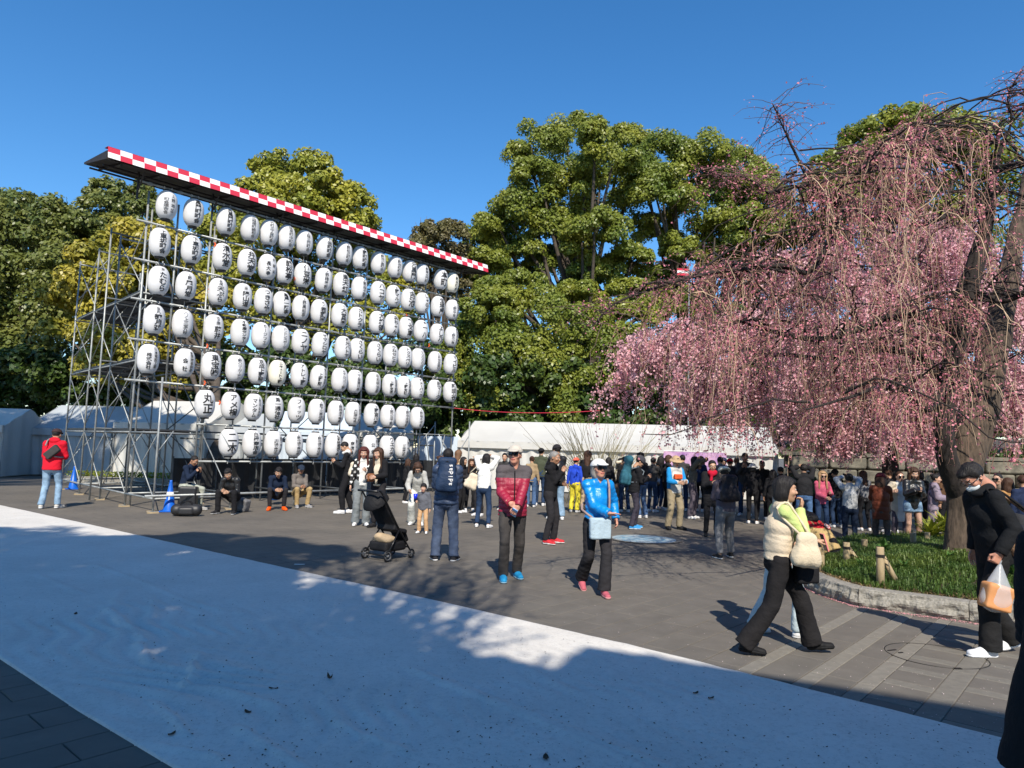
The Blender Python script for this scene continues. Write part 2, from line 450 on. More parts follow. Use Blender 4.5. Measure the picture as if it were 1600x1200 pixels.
def sheet_mat():
    m = bpy.data.materials.new('white_ground_cloth'); m.use_nodes = True
    nt = m.node_tree; N = nt.nodes; L = nt.links; b = N['Principled BSDF']
    tc = N.new('ShaderNodeTexCoord')
    n = N.new('ShaderNodeTexNoise'); n.inputs['Scale'].default_value = 0.9; n.inputs['Detail'].default_value = 9; n.inputs['Roughness'].default_value = 0.72
    L.new(tc.outputs['Object'], n.inputs['Vector'])
    r = N.new('ShaderNodeValToRGB'); r.color_ramp.elements[0].position = 0.28; r.color_ramp.elements[1].position = 0.68
    r.color_ramp.elements[0].color = (0.545, 0.52, 0.475, 1); r.color_ramp.elements[1].color = (0.68, 0.65, 0.595, 1)
    L.new(n.outputs['Fac'], r.inputs[0])
    # faint scuffs
    v = N.new('ShaderNodeTexNoise'); v.inputs['Scale'].default_value = 28; v.inputs['Detail'].default_value = 8; v.inputs['Roughness'].default_value = 0.85
    L.new(tc.outputs['Object'], v.inputs['Vector'])
    r2 = N.new('ShaderNodeValToRGB'); r2.color_ramp.elements[0].position = 0.32; r2.color_ramp.elements[1].position = 0.5
    r2.color_ramp.elements[0].color = (0.62, 0.62, 0.62, 1); r2.color_ramp.elements[1].color = (1, 1, 1, 1)
    L.new(v.outputs['Fac'], r2.inputs[0])
    mx = N.new('ShaderNodeMix'); mx.data_type = 'RGBA'; mx.blend_type = 'MULTIPLY'; mx.inputs[0].default_value = 0.8
    L.new(r.outputs[0], mx.inputs[6]); L.new(r2.outputs[0], mx.inputs[7]); L.new(mx.outputs[2], b.inputs['Base Color'])
    b.inputs['Roughness'].default_value = 0.7
    n2 = N.new('ShaderNodeTexNoise'); n2.inputs['Scale'].default_value = 60; n2.inputs['Detail'].default_value = 5
    L.new(tc.outputs['Object'], n2.inputs['Vector'])
    bp = N.new('ShaderNodeBump'); bp.inputs['Strength'].default_value = 0.25; bp.inputs['Distance'].default_value = 0.01
    L.new(n2.outputs['Fac'], bp.inputs['Height']); L.new(bp.outputs[0], b.inputs['Normal'])
    return m
# ------------------------------------------------------------------ ground
AZ = math.radians(41.0)                       # the plaza, the cloth and the lantern frame share this direction
U = V3(math.sin(AZ), math.cos(AZ), 0); W = V3(U[1], -U[0], 0)   # U runs along the frame, W towards the viewer's right
GRID_A = -(PI / 2 - AZ)
M_GROUND = ground_mat()
g = MB(); g.quad((-300, -120, -0.008), (300, -120, -0.008), (300, 500, -0.008), (-300, 500, -0.008))
GROUND = tag(g.build('plaza_ground', M_GROUND), kind='structure')

def grid_obj(name, f, nu, nv, m, parent=None, smooth=True):
    uu, vv = np.meshgrid(np.linspace(0, 1, nu), np.linspace(0, 1, nv), indexing='ij')
    P = f(uu.ravel(), vv.ravel())
    i, j = np.meshgrid(np.arange(nu - 1), np.arange(nv - 1), indexing='ij'); a = (i * nv + j).ravel()
    F = np.stack([a, a + nv, a + nv + 1, a + 1], -1)
    return link(name, mesh_np(name, P, F, m, smooth=smooth), parent)

# white cloth laid diagonally over the paving
FAR = [at(*p)[:2] for p in ((0, 790), (180, 829), (420, 883), (700, 944), (1000, 1013), (1300, 1088), (1570, 1157))]
dirF = nrm(FAR[-1] - FAR[-2])
FAR = [FAR[0] - nrm(FAR[1] - FAR[0]) * 9] + FAR + [FAR[-1] + dirF * 3]
FAR = np.array(FAR)
NEAR = np.array([at(*p)[:2] for p in ((0, 1030), (120, 1110), (270, 1200))])
NEAR = np.vstack([NEAR[0] - nrm(NEAR[1] - NEAR[0]) * 16, NEAR, NEAR[-1] + nrm(NEAR[-1] - NEAR[1]) * 5])
def along(P, t):
    s = np.concatenate([[0], np.cumsum(np.linalg.norm(np.diff(P, axis=0), axis=1))]); s /= s[-1]
    return np.stack([np.interp(t, s, P[:, 0]), np.interp(t, s, P[:, 1])], -1)
creases = []
for pts, h, w in (([(640, 1048), (760, 1092), (860, 1130), (960, 1172), (1040, 1200)], .007, .035), ([(655, 1058), (770, 1101), (880, 1146), (1000, 1200)], .006, .03),
                  ([(150, 885), (220, 910), (300, 945), (380, 962)], .006, .05), ([(170, 955), (190, 985), (215, 1000)], .012, .04),
                  ([(180, 960), (205, 985), (225, 1003)], .01, .03), ([(215, 1010), (230, 1025), (232, 1040)], .012, .04),
                  ([(300, 1040), (302, 1060), (285, 1078)], .016, .03), ([(315, 1025), (303, 1045)], .012, .03),
                  ([(240, 1100), (270, 1125), (290, 1150)], .012, .03), ([(370, 1140), (420, 1170), (470, 1200)], .01, .035),
                  ([(330, 1075), (390, 1095), (440, 1110)], .009, .04), ([(190, 925), (175, 950)], .008, .05), ([(240, 940), (236, 965)], .008, .04),
                  ([(520, 1130), (560, 1150), (640, 1180)], .008, .03), ([(60, 900), (130, 930)], .005, .05), ([(700, 1000), (790, 1030), (900, 1085)], .004, .05),
                  ([(250, 1170), (330, 1185), (360, 1200)], .01, .03)):
    creases.append((np.array([at(*p)[:2] for p in pts]), h, w))
def cloth_z(P):
    z = 0.014 + 0.0035 * snoise(np.c_[P, P[:, 0] * 0], 1.6, 3) + 0.002 * snoise(np.c_[P, P[:, 0] * 0], 6.5, 4)
    for C_, h, w in creases:
        d = np.full(len(P), 9.0)
        for a, b in zip(C_[:-1], C_[1:]):
            ab = b - a; t = np.clip(((P - a) @ ab) / (ab @ ab), 0, 1); d = np.minimum(d, np.linalg.norm(P - a - t[:, None] * ab, axis=1))
        z += 1.7 * h * np.exp(-(d / w) ** 2)
    for (px, py, r, amp, ang) in ((200, 985, 0.9, .008, 0.6), (290, 1065, 0.6, .010, 1.2), (420, 990, 0.8, .004, 0.3), (560, 1120, .7, .006, 0.2), (1000, 1080, 1.2, .003, 0.4)):
        c = at(px, py)[:2]; q = P - c
        z += 1.5 * amp * np.exp(-(np.linalg.norm(q, axis=1) / r) ** 2) * np.sin((q @ np.array([math.cos(ang), math.sin(ang)])) * 34 + 2.2 * np.sin(q[:, 1] * 7))
    return z
def cloth_f(u, v):
    a = along(FAR, u); b = along(NEAR, u)
    P = a + (b - a) * v[:, None]
    e = (v < 1e-6) | (v > 1 - 1e-6)
    z = cloth_z(P); z = np.where(e, -0.006, np.maximum(z, 0.004))
    return np.c_[P, z]
# resample the width so that the border has a crisp edge
def cloth_f2(u, v):
    vv = np.where(v <= 0, 0, np.where(v >= 1, 1, 0.001 + 0.998 * (v - 1 / 279) / (1 - 2 / 279)))
    return cloth_f(u, vv)
CLOTH = grid_obj('white_ground_cloth', cloth_f2, 520, 280, sheet_mat())
tag(CLOTH, 'long white cloth laid diagonally over the dark paving, wrinkled and dotted with fallen debris', 'ground cloth')

# paving: slabs that can be told apart near the viewer
u_far = lambda p: float(np.dot(p[:2], U[:2])); w_of = lambda p: float(np.dot(p[:2], W[:2]))
BANDW = [w_of(at(1255, 1000)), w_of(at(1330, 1018)), w_of(at(1395, 1036))]
slab_mesh = {}
def slab(uc, wc, lu, lw, m):
    key = (round(lu, 3), round(lw, 3), m.name)
    if key not in slab_mesh:
        b = MB(); x, y = lu / 2 - .004, lw / 2 - .004; e = .004
        V = [(-x, -y, -.008), (x, -y, -.008), (x, y, -.008), (-x, y, -.008), (-x, -y, -e), (x, -y, -e), (x, y, -e), (-x, y, -e),
             (-x + e, -y + e, 0), (x - e, -y + e, 0), (x - e, y - e, 0), (-x + e, y - e, 0)]
        F = [[8, 9, 10, 11]] + [[i, (i + 1) % 4, 4 + (i + 1) % 4, 4 + i] for i in range(4)] + [[4 + i, 4 + (i + 1) % 4, 8 + (i + 1) % 4, 8 + i] for i in range(4)]
        slab_mesh[key] = b.add(V, np.array(F)).mesh('paving_slab', m)
    p = U * uc + W * wc
    o = link('paving_slab', slab_mesh[key], GROUND, (p[0], p[1], RNG.uniform(-.0012, .0008)), PI / 2 - AZ)
    return o
def inview(p, m=60):
    q = CR.T @ (np.array([p[0], p[1], 0]) - [0, 0, CAM_H])
    if q[2] > -0.3: return False
    x, y = 800 + FPX * q[0] / -q[2], 600 - FPX * q[1] / -q[2]
    return -m < x < 1600 + m and y < 1200 + m
def under_cloth(p):
    # inside the strip between FAR and NEAR
    d = FAR[-2] - FAR[1]; s = np.cross(d, p[:2] - FAR[1]) ; d2 = NEAR[-1] - NEAR[0]; s2 = np.cross(d2, p[:2] - NEAR[0])
    return s < -2.2 and s2 > 1.0
cells = []
bw = 0.13
for k in range(-40, 60):                       # plain slabs left of the first pale band, in running bond
    wc = BANDW[0] - bw / 2 - 0.15 - 0.3 * k
    if k < 0: continue
    for j in range(-6, 50):
        uc = 0.6 * j + (0.3 if k % 2 else 0)
        cells.append((uc, wc, 0.6, 0.3, SLABV[int(RNG.integers(0, 3))]))
for a, b in ((BANDW[0], BANDW[1]), (BANDW[1], BANDW[2])):
    gap = (b - a) - bw; wc = (a + b) / 2
    for j in range(-6, 24):
        cells.append((0.8 * j + (0.4 if a == BANDW[0] else 0), wc, 0.8, gap, SLABV[j % 3]))
for i, bwc in enumerate(BANDW):
    for j in range(-6, 24): cells.append((0.8 * j, bwc, 0.8, bw, M_BAND))
w0 = BANDW[2] + bw / 2
for k in range(0, 8):                          # chequered bay at the right
    wa = w0 + k * 0.50
    for j in range(-6, 26):
        cells.append((0.46 * j + (0.23 if k % 2 else 0), wa + 0.17, 0.32, 0.34, SLABV[(j + k) % 3]))
        cells.append((0.46 * j + (0.23 if k % 2 else 0) + 0.23, wa + 0.17, 0.14, 0.34, M_BANDG))
        cells.append((0.92 * j, wa + 0.42, 0.92, 0.16, M_BANDG)) if j < 14 else None
cand = []
for c in cells:
    p = U * c[0] + W * c[1]; d = math.hypot(p[0], p[1])
    if not inview(p) or under_cloth(p): continue
    if d > 12: continue
    cand.append((d, c))
cand.sort(key=lambda t: t[0])
for d, c in cand[:300]: slab(*c)

# blue and white mosaic disc set in the paving
mc = at(1006, 842)
b = MB()
prof = [(0, .004), (.55, .004)]
def disc(r0, r1, z, n=48, mi=0):
    a = np.arange(n) * 2 * PI / n; a2 = a + 2 * PI / n
    V = np.stack([np.c_[r0 * np.cos(a), r0 * np.sin(a)], np.c_[r1 * np.cos(a), r1 * np.sin(a)], np.c_[r1 * np.cos(a2), r1 * np.sin(a2)], np.c_[r0 * np.cos(a2), r0 * np.sin(a2)]], 1).reshape(-1, 2)
    b.add(np.c_[V, np.full(len(V), z)], np.arange(n * 4).reshape(n, 4), mi)
disc(0.0, .42, .004, mi=0); disc(.42, .62, .004, mi=1); disc(.62, .72, .004, mi=2)
M_MOS = mat('mosaic_blue', (0.05, 0.22, 0.36), 0.5, col2=(0.45, 0.5, 0.5), vscale=6)
M_MOS2 = mat('mosaic_white', (0.45, 0.46, 0.43), 0.6, col2=(0.12, 0.3, 0.42), vscale=5)
tag(b.build('mosaic_disc', [M_MOS, M_MOS2, M_BANDG], loc=(mc[0], mc[1], 0)), 'round blue and white mosaic set flat in the paving beneath the bare branch shadows', 'mosaic')

# manhole outline with recessed lifting slots, right foreground
mh = at(1462, 1024); b = MB()
a = np.linspace(0, 2 * PI, 49)
rr = 0.40
b.tube(np.c_[mh[0] + rr * np.cos(a), mh[1] + rr * np.sin(a) * 0.98, np.full(49, .0)], 0.0045, 6, cap=False)
b.box((mh[0] - .32, mh[1] + .12, .001), (.1, .02, .008), 0.4); b.box((mh[0] - .05, mh[1] - .39, .001), (.06, .03, .012), 0.1); b.box((mh[0] - .28, mh[1] + .05, .001), (.05, .015, .008), 0.4)
tag(b.build('manhole_cover', mat('iron', (0.02, 0.018, 0.016), 0.6, metal=.4), smooth=False), 'paving filled manhole with a thin dark iron rim, right foreground', 'manhole cover')

# fallen petals, seed husks and leaves
def scatter(name, n, region, size, m, seed, zoff=0.004, label=None, cloth=False):
    r = np.random.default_rng(seed); P = []
    while len(P) < n:
        x, y = r.uniform(region[0], region[2]), r.uniform(region[1], region[3])
        if 'far' in name or r.random() < min(1, ((y - 700) / 420) ** 1.0): P.append(at(x, y)[:2])
    P = np.array(P)
    if cloth:
        d = FAR[-2] - FAR[1]
        ok = (np.cross(d, P - FAR[1]) < -0.8) & (np.cross(NEAR[-1] - NEAR[0], P - NEAR[0]) > 0.8); P = P[ok]; z = cloth_z(P) + zoff
    else:
        d = FAR[-2] - FAR[1]; ok = (np.cross(d, P - FAR[1]) > 2.5); P = P[ok]; z = np.full(len(P), zoff)
    N = np.c_[r.normal(0, .25, (len(P), 2)), np.ones(len(P))]
    V, F = quads_at(np.c_[P, z], N, r.uniform(size[0], size[1], len(P)), 0.6, r)
    return tag(link(name, mesh_np(name, V, F, m)), label, kind='stuff')
scatter('seed_husks', 2600, (-60, 800, 1650, 1230), (.006, .020), mat('husk', (0.05, 0.032, 0.022), .8), 5, .006, 'small dark seed husks strewn over the white cloth', True)
scatter('fallen_petals', 2400, (150, 780, 1650, 1200), (.005, .012), mat('petal', (0.62, 0.5, 0.5), .7), 6, .005, 'tiny pale petals strewn over the dark paving')
r = np.random.default_rng(4)
dead = mat('dead_leaf', (0.07, 0.045, 0.025), .8, var=.4)
for i, (px, py, s, lab) in enumerate(((515, 1063, .05, 'curled brown leaf standing on the white cloth near its middle'), (427, 1080, .06, 'flat dark leaf lying on the white cloth, left of the curled one'),
                         (387, 1117, .05, 'dark leaf on the white cloth below the two other leaves'), (1087, 1087, .045, 'left one of two small leaves on the shaded end of the cloth'),
                         (1111, 1095, .05, 'right one of two small leaves on the shaded end of the cloth'), (948, 1166, .06, 'dark leaf at the lower middle of the white cloth'),
                         (853, 1189, .06, 'dark leaf at the very bottom of the white cloth'), (268, 1152, .045, 'small dark leaf at the lower left of the cloth'),
                         (118, 962, .06, 'brown leaf lying on the left part of the cloth'), (315, 965, .045, 'small round leaf on the shaded middle of the cloth'))):
    c = at(px, py); s *= .55; h = 0.03 if i == 0 else 0.01
    uu = np.linspace(-1, 1, 7); Vs = []
    for q, a_ in enumerate(uu):
        w_ = s * 0.45 * (1 - a_ * a_) ** 0.5 + .001
        Vs += [(a_ * s, -w_, h * (a_ ** 2) + .004), (a_ * s, 0, h * (a_ ** 2) * .4 + .002), (a_ * s, w_, h * (a_ ** 2) * 1.2 + .006)]
    F = [[k * 3 + j, k * 3 + 3 + j, k * 3 + 4 + j, k * 3 + 1 + j] for k in range(6) for j in range(2)]
    o = link('fallen_leaf', mesh_np('fallen_leaf', Vs, np.array(F), dead, smooth=True), None, (c[0], c[1], .014), r.uniform(0, 6))
    tag(o, lab, 'leaf')
c = at(468, 882); b = MB(); b.box((0, 0, .003), (.14, .05, .004), .1)
tag(b.build('paper_scrap', mat('paper', (.6, .6, .58), .8), loc=(c[0], c[1], 0)), 'small white strip of paper on the shaded paving', 'litter')

# ------------------------------------------------------------------ planter with granite kerb
KP = [at(*p)[:2] for p in ((1236, 897), (1252, 915), (1290, 932), (1333, 945.5), (1398, 955), (1464, 964), (1532, 974), (1610, 986), (1720, 1003))]
KP = np.array(KP)
BACK = np.array([(13.5, 9.0), (14.5, 14.5), (10.5, 15.6), (7.2, 14.6), (5.2, 12.6), (4.55, 11.2)])
PL = np.vstack([KP, BACK])
planter = thing('stone_planter', 'raised planting bed edged with rough granite kerb under the weeping cherry', 'planter', (0, 0, 0))
KH = 0.20
def kerb_run(P, ln, rough=True):
    s = np.concatenate([[0], np.cumsum(np.linalg.norm(np.diff(P, axis=0), axis=1))]); L_ = s[-1]
    n = max(1, int(round(L_ / ln))); cuts = np.linspace(0, L_, n + 1)
    for i in range(n):
        k = 30; t = np.linspace(cuts[i] + .004, cuts[i + 1] - .004, k)
        Q = np.stack([np.interp(t, s, P[:, 0]), np.interp(t, s, P[:, 1])], -1)
        T = np.gradient(Q, axis=0); T /= np.linalg.norm(T, axis=1)[:, None]; Nn = np.stack([T[:, 1], -T[:, 0]], -1)   # outwards
        prof = [(0.0, -0.02), (.02, .02), (.034, .045), (.034, .07), (.028, .095), (.026, .12), (.016, .145), (.010, .165), (.0, KH - .008), (-.008, KH), (-.10, KH + .004), (-.2, KH), (-.21, -.02)]
        rr_ = np.random.default_rng(100 + i + int(1000 * P[0, 0]) % 997)
        V = np.array([[(Q[a] + Nn[a] * o_).tolist() + [z_] for (o_, z_) in prof] for a in range(k)])
        ns = snoise(V.reshape(-1, 3) * (1, 1, 1.5), 17, 3).reshape(k, len(prof)) * .8 + snoise(V.reshape(-1, 3), 48, 8).reshape(k, len(prof)) * .6
        w_ = np.array([.6, 1.1, 1.4, 1.5, 1.5, 1.4, 1.1, .8, .4, .25, .15, .15, 0]) * .034
        V[:, :, 0] += Nn[:, 0:1] * ns * w_; V[:, :, 1] += Nn[:, 1:2] * ns * w_
        V = V.reshape(-1, 3); m_ = len(prof)
        F = [[a * m_ + j, a * m_ + m_ + j, a * m_ + m_ + j + 1, a * m_ + j + 1] for a in range(k - 1) for j in range(m_ - 1)]
        F += [[j, j + 1, m_ - 1 - (j + 1), m_ - 1 - j] for j in range(m_ // 2)]
        e = (k - 1) * m_; F += [[e + j + 1, e + j, e + m_ - 1 - j, e + m_ - 2 - j] for j in range(m_ // 2)]
        link('kerb_stone', mesh_np('kerb_stone', V, np.array(F), M_GRANITE, smooth=False), planter)
kerb_run(KP, 1.15)
kerb_run(np.vstack([BACK[::-1][0:1] * 0 + KP[0:1], BACK[-1:], BACK[-2:-1], BACK[-3:-2], BACK[-4:-3]])[::-1], 1.1)
def in_poly(P, poly):
    x, y = P[:, 0], P[:, 1]; ins = np.zeros(len(P), bool); n = len(poly); j = n - 1
    for i in range(n):
        c_ = ((poly[i, 1] > y) != (poly[j, 1] > y)) & (x < (poly[j, 0] - poly[i, 0]) * (y - poly[i, 1]) / (poly[j, 1] - poly[i, 1] + 1e-12) + poly[i, 0]); ins ^= c_; j = i
    return ins
TREE_B = at(1500, 876, 0.3)[:2]
def edge_dist(P, poly):
    d = np.full(len(P), 99.0)
    for a, b_ in zip(poly, np.roll(poly, -1, 0)):
        ab = b_ - a; t = np.clip(((P - a) @ ab) / (ab @ ab), 0, 1); d = np.minimum(d, np.linalg.norm(P - a - t[:, None] * ab, axis=1))
    return d
def soil_z(P):
    d = edge_dist(P, PL); return 0.175 + 0.13 * (1 - np.exp(-np.maximum(d - .2, 0) / .9)) + 0.10 * np.exp(-np.sum((P - TREE_B) ** 2, 1) / 1.2) + .015 * snoise(np.c_[P, P[:, 0] * 0], 5, 2)
xs = np.arange(3.6, 15, .11); ys = np.arange(6.2, 16, .11)
gx, gy = np.meshgrid(xs, ys, indexing='ij'); GP = np.c_[gx.ravel(), gy.ravel()]
ok = in_poly(GP, PL) & (edge_dist(GP, PL) > .1)
Z = soil_z(GP); nn = len(ys); idx = np.arange(len(GP)).reshape(gx.shape); okg = ok.reshape(gx.shape)
fm = okg[:-1, :-1] & okg[1:, :-1] & okg[1:, 1:] & okg[:-1, 1:]
F = np.stack([idx[:-1, :-1], idx[1:, :-1], idx[1:, 1:], idx[:-1, 1:]], -1)[fm]
link('soil', mesh_np('soil', np.c_[GP, Z], F, M_SOIL, smooth=True), planter)
# grassy ground cover: arching blades
def blades(P, h, m, name, seed, width=.007, lean=.6):
    r = np.random.default_rng(seed); n = len(P)
    z0 = soil_z(P); a = r.uniform(0, 2 * PI, n); D = np.c_[np.cos(a), np.sin(a)]; S = np.c_[-D[:, 1], D[:, 0], np.zeros(n)] * width
    hh = h * r.uniform(.55, 1.15, n)
    B = np.c_[P, z0 - .01]; M = B + np.c_[D * (hh * lean * .35)[:, None], hh * .75]; T = B + np.c_[D * (hh * lean)[:, None], hh * .72]
    V = np.stack([B - S, B + S, M + S * .8, M - S * .8, T], 1).reshape(-1, 3); k = np.arange(n)[:, None] * 5
    return link(name, mesh_np(name, V, [k + np.array([[0, 1, 2, 3]]), k + np.array([[3, 2, 4]])], m))
r = np.random.default_rng(21)
Q = r.uniform((3.7, 6.3), (9.5, 13.5), (150000, 2)); Q = Q[in_poly(Q, PL) & (edge_dist(Q, PL) > .26)]
dens = 0.5 + 0.5 * snoise(np.c_[Q, Q[:, 0] * 0], 1.8, 9)
Q = Q[(r.random(len(Q)) < 0.35 + dens) & (np.linalg.norm(Q - TREE_B, axis=1) > .3)][:52000]
tag(blades(Q, .125, M_GRASS, 'grass_cover', 22), 'dense arching green grass filling the planting bed', kind='stuff')
# dry grass litter along the kerb
Q = r.uniform((3.7, 6.3), (9.5, 13.5), (60000, 2)); d_ = edge_dist(Q, PL); Q = Q[in_poly(Q, PL) & (d_ > .2) & (d_ < .42)][:5000]
tag(blades(Q, .05, mat('dry_grass', (.22, .15, .07), .8, var=.4), 'dry_litter', 23, .006, 2.2), 'dry brown grass litter along the inner side of the granite kerb', kind='stuff')
Q = r.uniform((3.7, 6.3), (9.5, 13.5), (40000, 2)); Q = Q[in_poly(Q, PL) & (edge_dist(Q, PL) > .3) & (snoise(np.c_[Q, Q[:, 0] * 0], 2.6, 12) > .15)][:6500]
tag(blades(Q, .165, mat('pale_grass', (.13, .19, .03), .5, trans=.3, var=.3), 'grass_tufts', 24, .006, .8), 'paler yellow green grass tufts standing among the darker grass', kind='stuff')
n_ = 2600; tt_ = r.random(n_); kp = along(KP, tt_); dd_ = np.gradient(KP, axis=0); off_ = np.abs(r.normal(.05, .035, n_)); nn_ = np.array([-.35, -.94])
PT = kp + nn_ * (off_ + .03)[:, None]; V, F = quads_at(np.c_[PT, np.full(n_, .006)], np.c_[r.normal(0, .3, (n_, 2)), np.ones(n_)], r.uniform(.009, .018, n_), .7, r)
tag(link('petal_drift', mesh_np('petal_drift', V, F, mat('pink_petal', (.62, .30, .32), .7))), 'pink petals drifted along the foot of the granite kerb', kind='stuff')
def leafy_plant(px, py, z, n, size, hgt, m, label, seed, spread=.16, name='leafy_plant'):
    r = np.random.default_rng(seed); c = at(px, py, z); b = MB()
    for i in range(n):
        a = r.uniform(0, 6.28); e = r.uniform(.2, 1.0); L_ = spread * r.uniform(.6, 1.2)
        base = V3(0, 0, hgt * r.uniform(.1, .9)); d = V3(math.cos(a) * math.cos(e), math.sin(a) * math.cos(e), math.sin(e)); s = np.cross(d, (0, 0, 1)); s = nrm(s) * size
        p1 = base + d * L_ * .5; p2 = base + d * L_ + V3(0, 0, -.02)
        b.add([base, p1 + s, p2, p1 - s], np.array([[0, 1, 2, 3]]))
    st = MB(); st.tube([(0, 0, -.05), (0, 0, hgt)], .006, 5)
    t = thing(name, label, 'plant', c); b.build('foliage', m, t); st.build('stem', M_BROADLEAF, t)
leafy_plant(1381, 866, .32, 26, .028, .12, M_BROADLEAF, 'bright broad leaved seedling growing right behind the tallest log stake', 1, .2)
leafy_plant(1351, 890, .25, 20, .022, .08, M_BROADLEAF, 'low broad leaved plant between the first two log stakes', 2)
leafy_plant(1483, 884, .3, 22, .02, .16, M_BROADLEAF, 'upright leafy plant just left of the cherry trunk foot', 3)
leafy_plant(1442, 872, .3, 18, .02, .1, M_BROADLEAF, 'low leafy plant in the middle of the planting bed', 4)
leafy_plant(1412, 890, .3, 16, .02, .06, M_BROADLEAF, 'small flat leafy plant in front of the short log stakes', 5)
leafy_plant(1515, 872, .3, 16, .022, .10, mat('red_tinged_leaf', (.16, .07, .04), .5, var=.3), 'reddish leafed plant at the right foot of the cherry trunk', 6)
leafy_plant(1478, 838, .32, 90, .03, .26, M_YLEAF, 'low bush of yellow green leaves behind the cherry trunk', 7, .42, 'low_bush')
leafy_plant(1455, 842, .30, 70, .03, .20, M_YLEAF, 'smaller yellow green bush left of the larger one', 8, .36, 'low_bush')
leafy_plant(1590, 905, .3, 50, .03, .2, M_BROADLEAF, 'leafy green plant in the bed behind the walking man', 9, .3)

def log_stake(px, py, hpx, zb, prop, label, twine=True, r=.045):
    c = at(px, py, zb); d = math.hypot(c[0], c[1]); h = hpx / FPX * d
    t = thing('log_stake', label, 'wooden stake', c, 0, 'log stakes around the planting bed')
    b = MB(); b.lathe([(0, -.1), (r, -.1), (r, h * .5), (r * .98, h - .01), (r * .9, h), (0, h)], 14); b.build('post', M_LOG, t, True)
    if prop:
        b = MB(); b.tube([(prop * .30, .12, -.08), (prop * .04, .02, h * .72)], r * .8, 10); b.build('prop', M_LOG, t, True)
    if twine:
        b = MB()
        for q in range(3):
            a = np.linspace(0, 2 * PI, 17); b.tube(np.c_[(r + .004) * np.cos(a), (r + .004) * np.sin(a), np.full(17, h * .74 + q * .012)], .005, 5, cap=False)
        b.tube([(0, -r - .003, h * .75), (prop * .12, -r, h * .6)], .004, 5); b.build('twine', M_TWINE, t)
log_stake(1376, 913, 50, .22, 1, 'tallest log stake with a leaning prop and dark twine in the grass')
log_stake(1323, 884, 32, .22, 1, 'log stake beside the seated person, tied to a short prop')
log_stake(1351, 868, 22, .2, 0, 'plain short log stake between the seated person and the woman in rust', False)
log_stake(1427, 854, 18, .3, 0, 'short log stake below the bare legged woman', False)
log_stake(1449, 846, 12, .3, 0, 'small stump like stake close to the yellow green bushes', False)
log_stake(1283, 890, 20, .2, 0, 'low pale stake at the very left end of the bed', False)

# ------------------------------------------------------------------ retaining wall with planting behind the crowd
wall = thing('retaining_wall', 'mottled stone retaining wall behind the crowd under the cherries', 'wall')
wa = V3(9.6, 24.8, 0); wb = V3(25.5, 22.5, 0); L_ = np.linalg.norm(wb - wa); d = nrm(wb - wa); n_ = V3(d[1], -d[0], 0)
nb, rows_, hh = 13, 4, 1.75
bms = []
for v_ in range(4):
    V, F = sdf([rbox((0, 0, 0), (L_ / nb / 2 - .035, .12, hh / rows_ / 2 - .03), .02, .01)], .055)
    V = relief(V, F, .012, 14, v_)
    bms.append(mesh_np('wall_block', V, F, M_WALL, smooth=True))
for k in range(rows_):
    for i in range(nb):
        c = wa + d * (L_ * (i + .5 + (.25 if k % 2 else -.25) * 0.5) / nb) + V3(0, 0, hh * (k + .5) / rows_)
        link('wall_block', bms[(i * 3 + k) % 4], wall, c, math.atan2(d[1], d[0]) + 0.004 * ((i * 7 + k) % 3 - 1))
b = MB(); b.box((wa + wb) / 2 + V3(0, .16, hh / 2 - .02) , (L_, .2, hh - .04), math.atan2(d[1], d[0])); b.build('backing', M_SOIL, wall)
b = MB(); b.box((wa + wb) / 2 + V3(0, 0, hh + .06), (L_ + .3, .34, .12), math.atan2(d[1], d[0])); b.build('coping', M_WALL, wall)
# raised terrain behind the wall
b = MB(); b.add([(9.8, 25.1, 1.72), (26, 22.9, 1.72), (60, 24, 1.8), (60, 70, 4), (20, 70, 4), (10, 40, 2.2)], [np.array([[0, 1, 4, 5]]), np.array([[1, 2, 3, 4]])])
tag(b.build('raised_ground', M_SOIL), kind='structure')
# ------------------------------------------------------------------ scaffold frame with lanterns
A0 = V3(-9.6, 17.5, 0)
def FP(s, d, z): return A0 + U * s + W * d + V3(0, 0, z)      # s along the frame, d towards the plaza
frame = thing('lantern_scaffold', 'tall grey pipe scaffold carrying the white lanterns under a red and white roof', 'scaffold')
_pipe = {}
def pipe(name, a, b, r=.024, m=None, parent=None):
    a = np.asarray(a, float); b = np.asarray(b, float); L_ = float(np.linalg.norm(b - a)); m = m or M_STEEL
    key = (round(L_, 2), r, m.name)
    if key not in _pipe:
        q = MB(); q.tube([(0, 0, -.5 * L_), (0, 0, .5 * L_)], r, 8); _pipe[key] = q.mesh('pipe', m, True)
    o = link(name, _pipe[key], parent or frame, (a + b) / 2)
    o.rotation_euler = Vector(b - a).to_track_quat('Z', 'Y').to_euler()
    return o
ROWZ = [7.705, 6.694, 5.70, 4.69, 3.67, 2.64, 1.62]
RAILZ = [z + .47 for z in ROWZ] + [1.10]
SR = 11.45
post_s = [0.28, 1.05, 1.95, 3.9, 5.9, 7.25, 9.85, 11.4]
for i, s in enumerate(post_s):
    zb = 0.02 if s not in (1.05,) else 3.1
    top = 7.85 if i else 8.0
    pipe('post', FP(s, -.06, zb), FP(s, -.06, top), .027)
    if i in (0, 2): pipe('post', FP(s + .14, -.12, 0.02), FP(s + .14, -.12, 7.6), .022)
for s in (0.1, 1.95, 3.9, 5.9, 7.8, 9.7, 11.3):
    pipe('post', FP(s, -1.9, 0.02), FP(s, -1.9, 7.3), .024, M_STEEL)
for i, z in enumerate(RAILZ):
    s0 = .02 if i < 6 else 1.9
    s1 = SR if i < 6 else 9.9
    pipe('rail', FP(s0, 0, z), FP(s1, 0, z), .028)
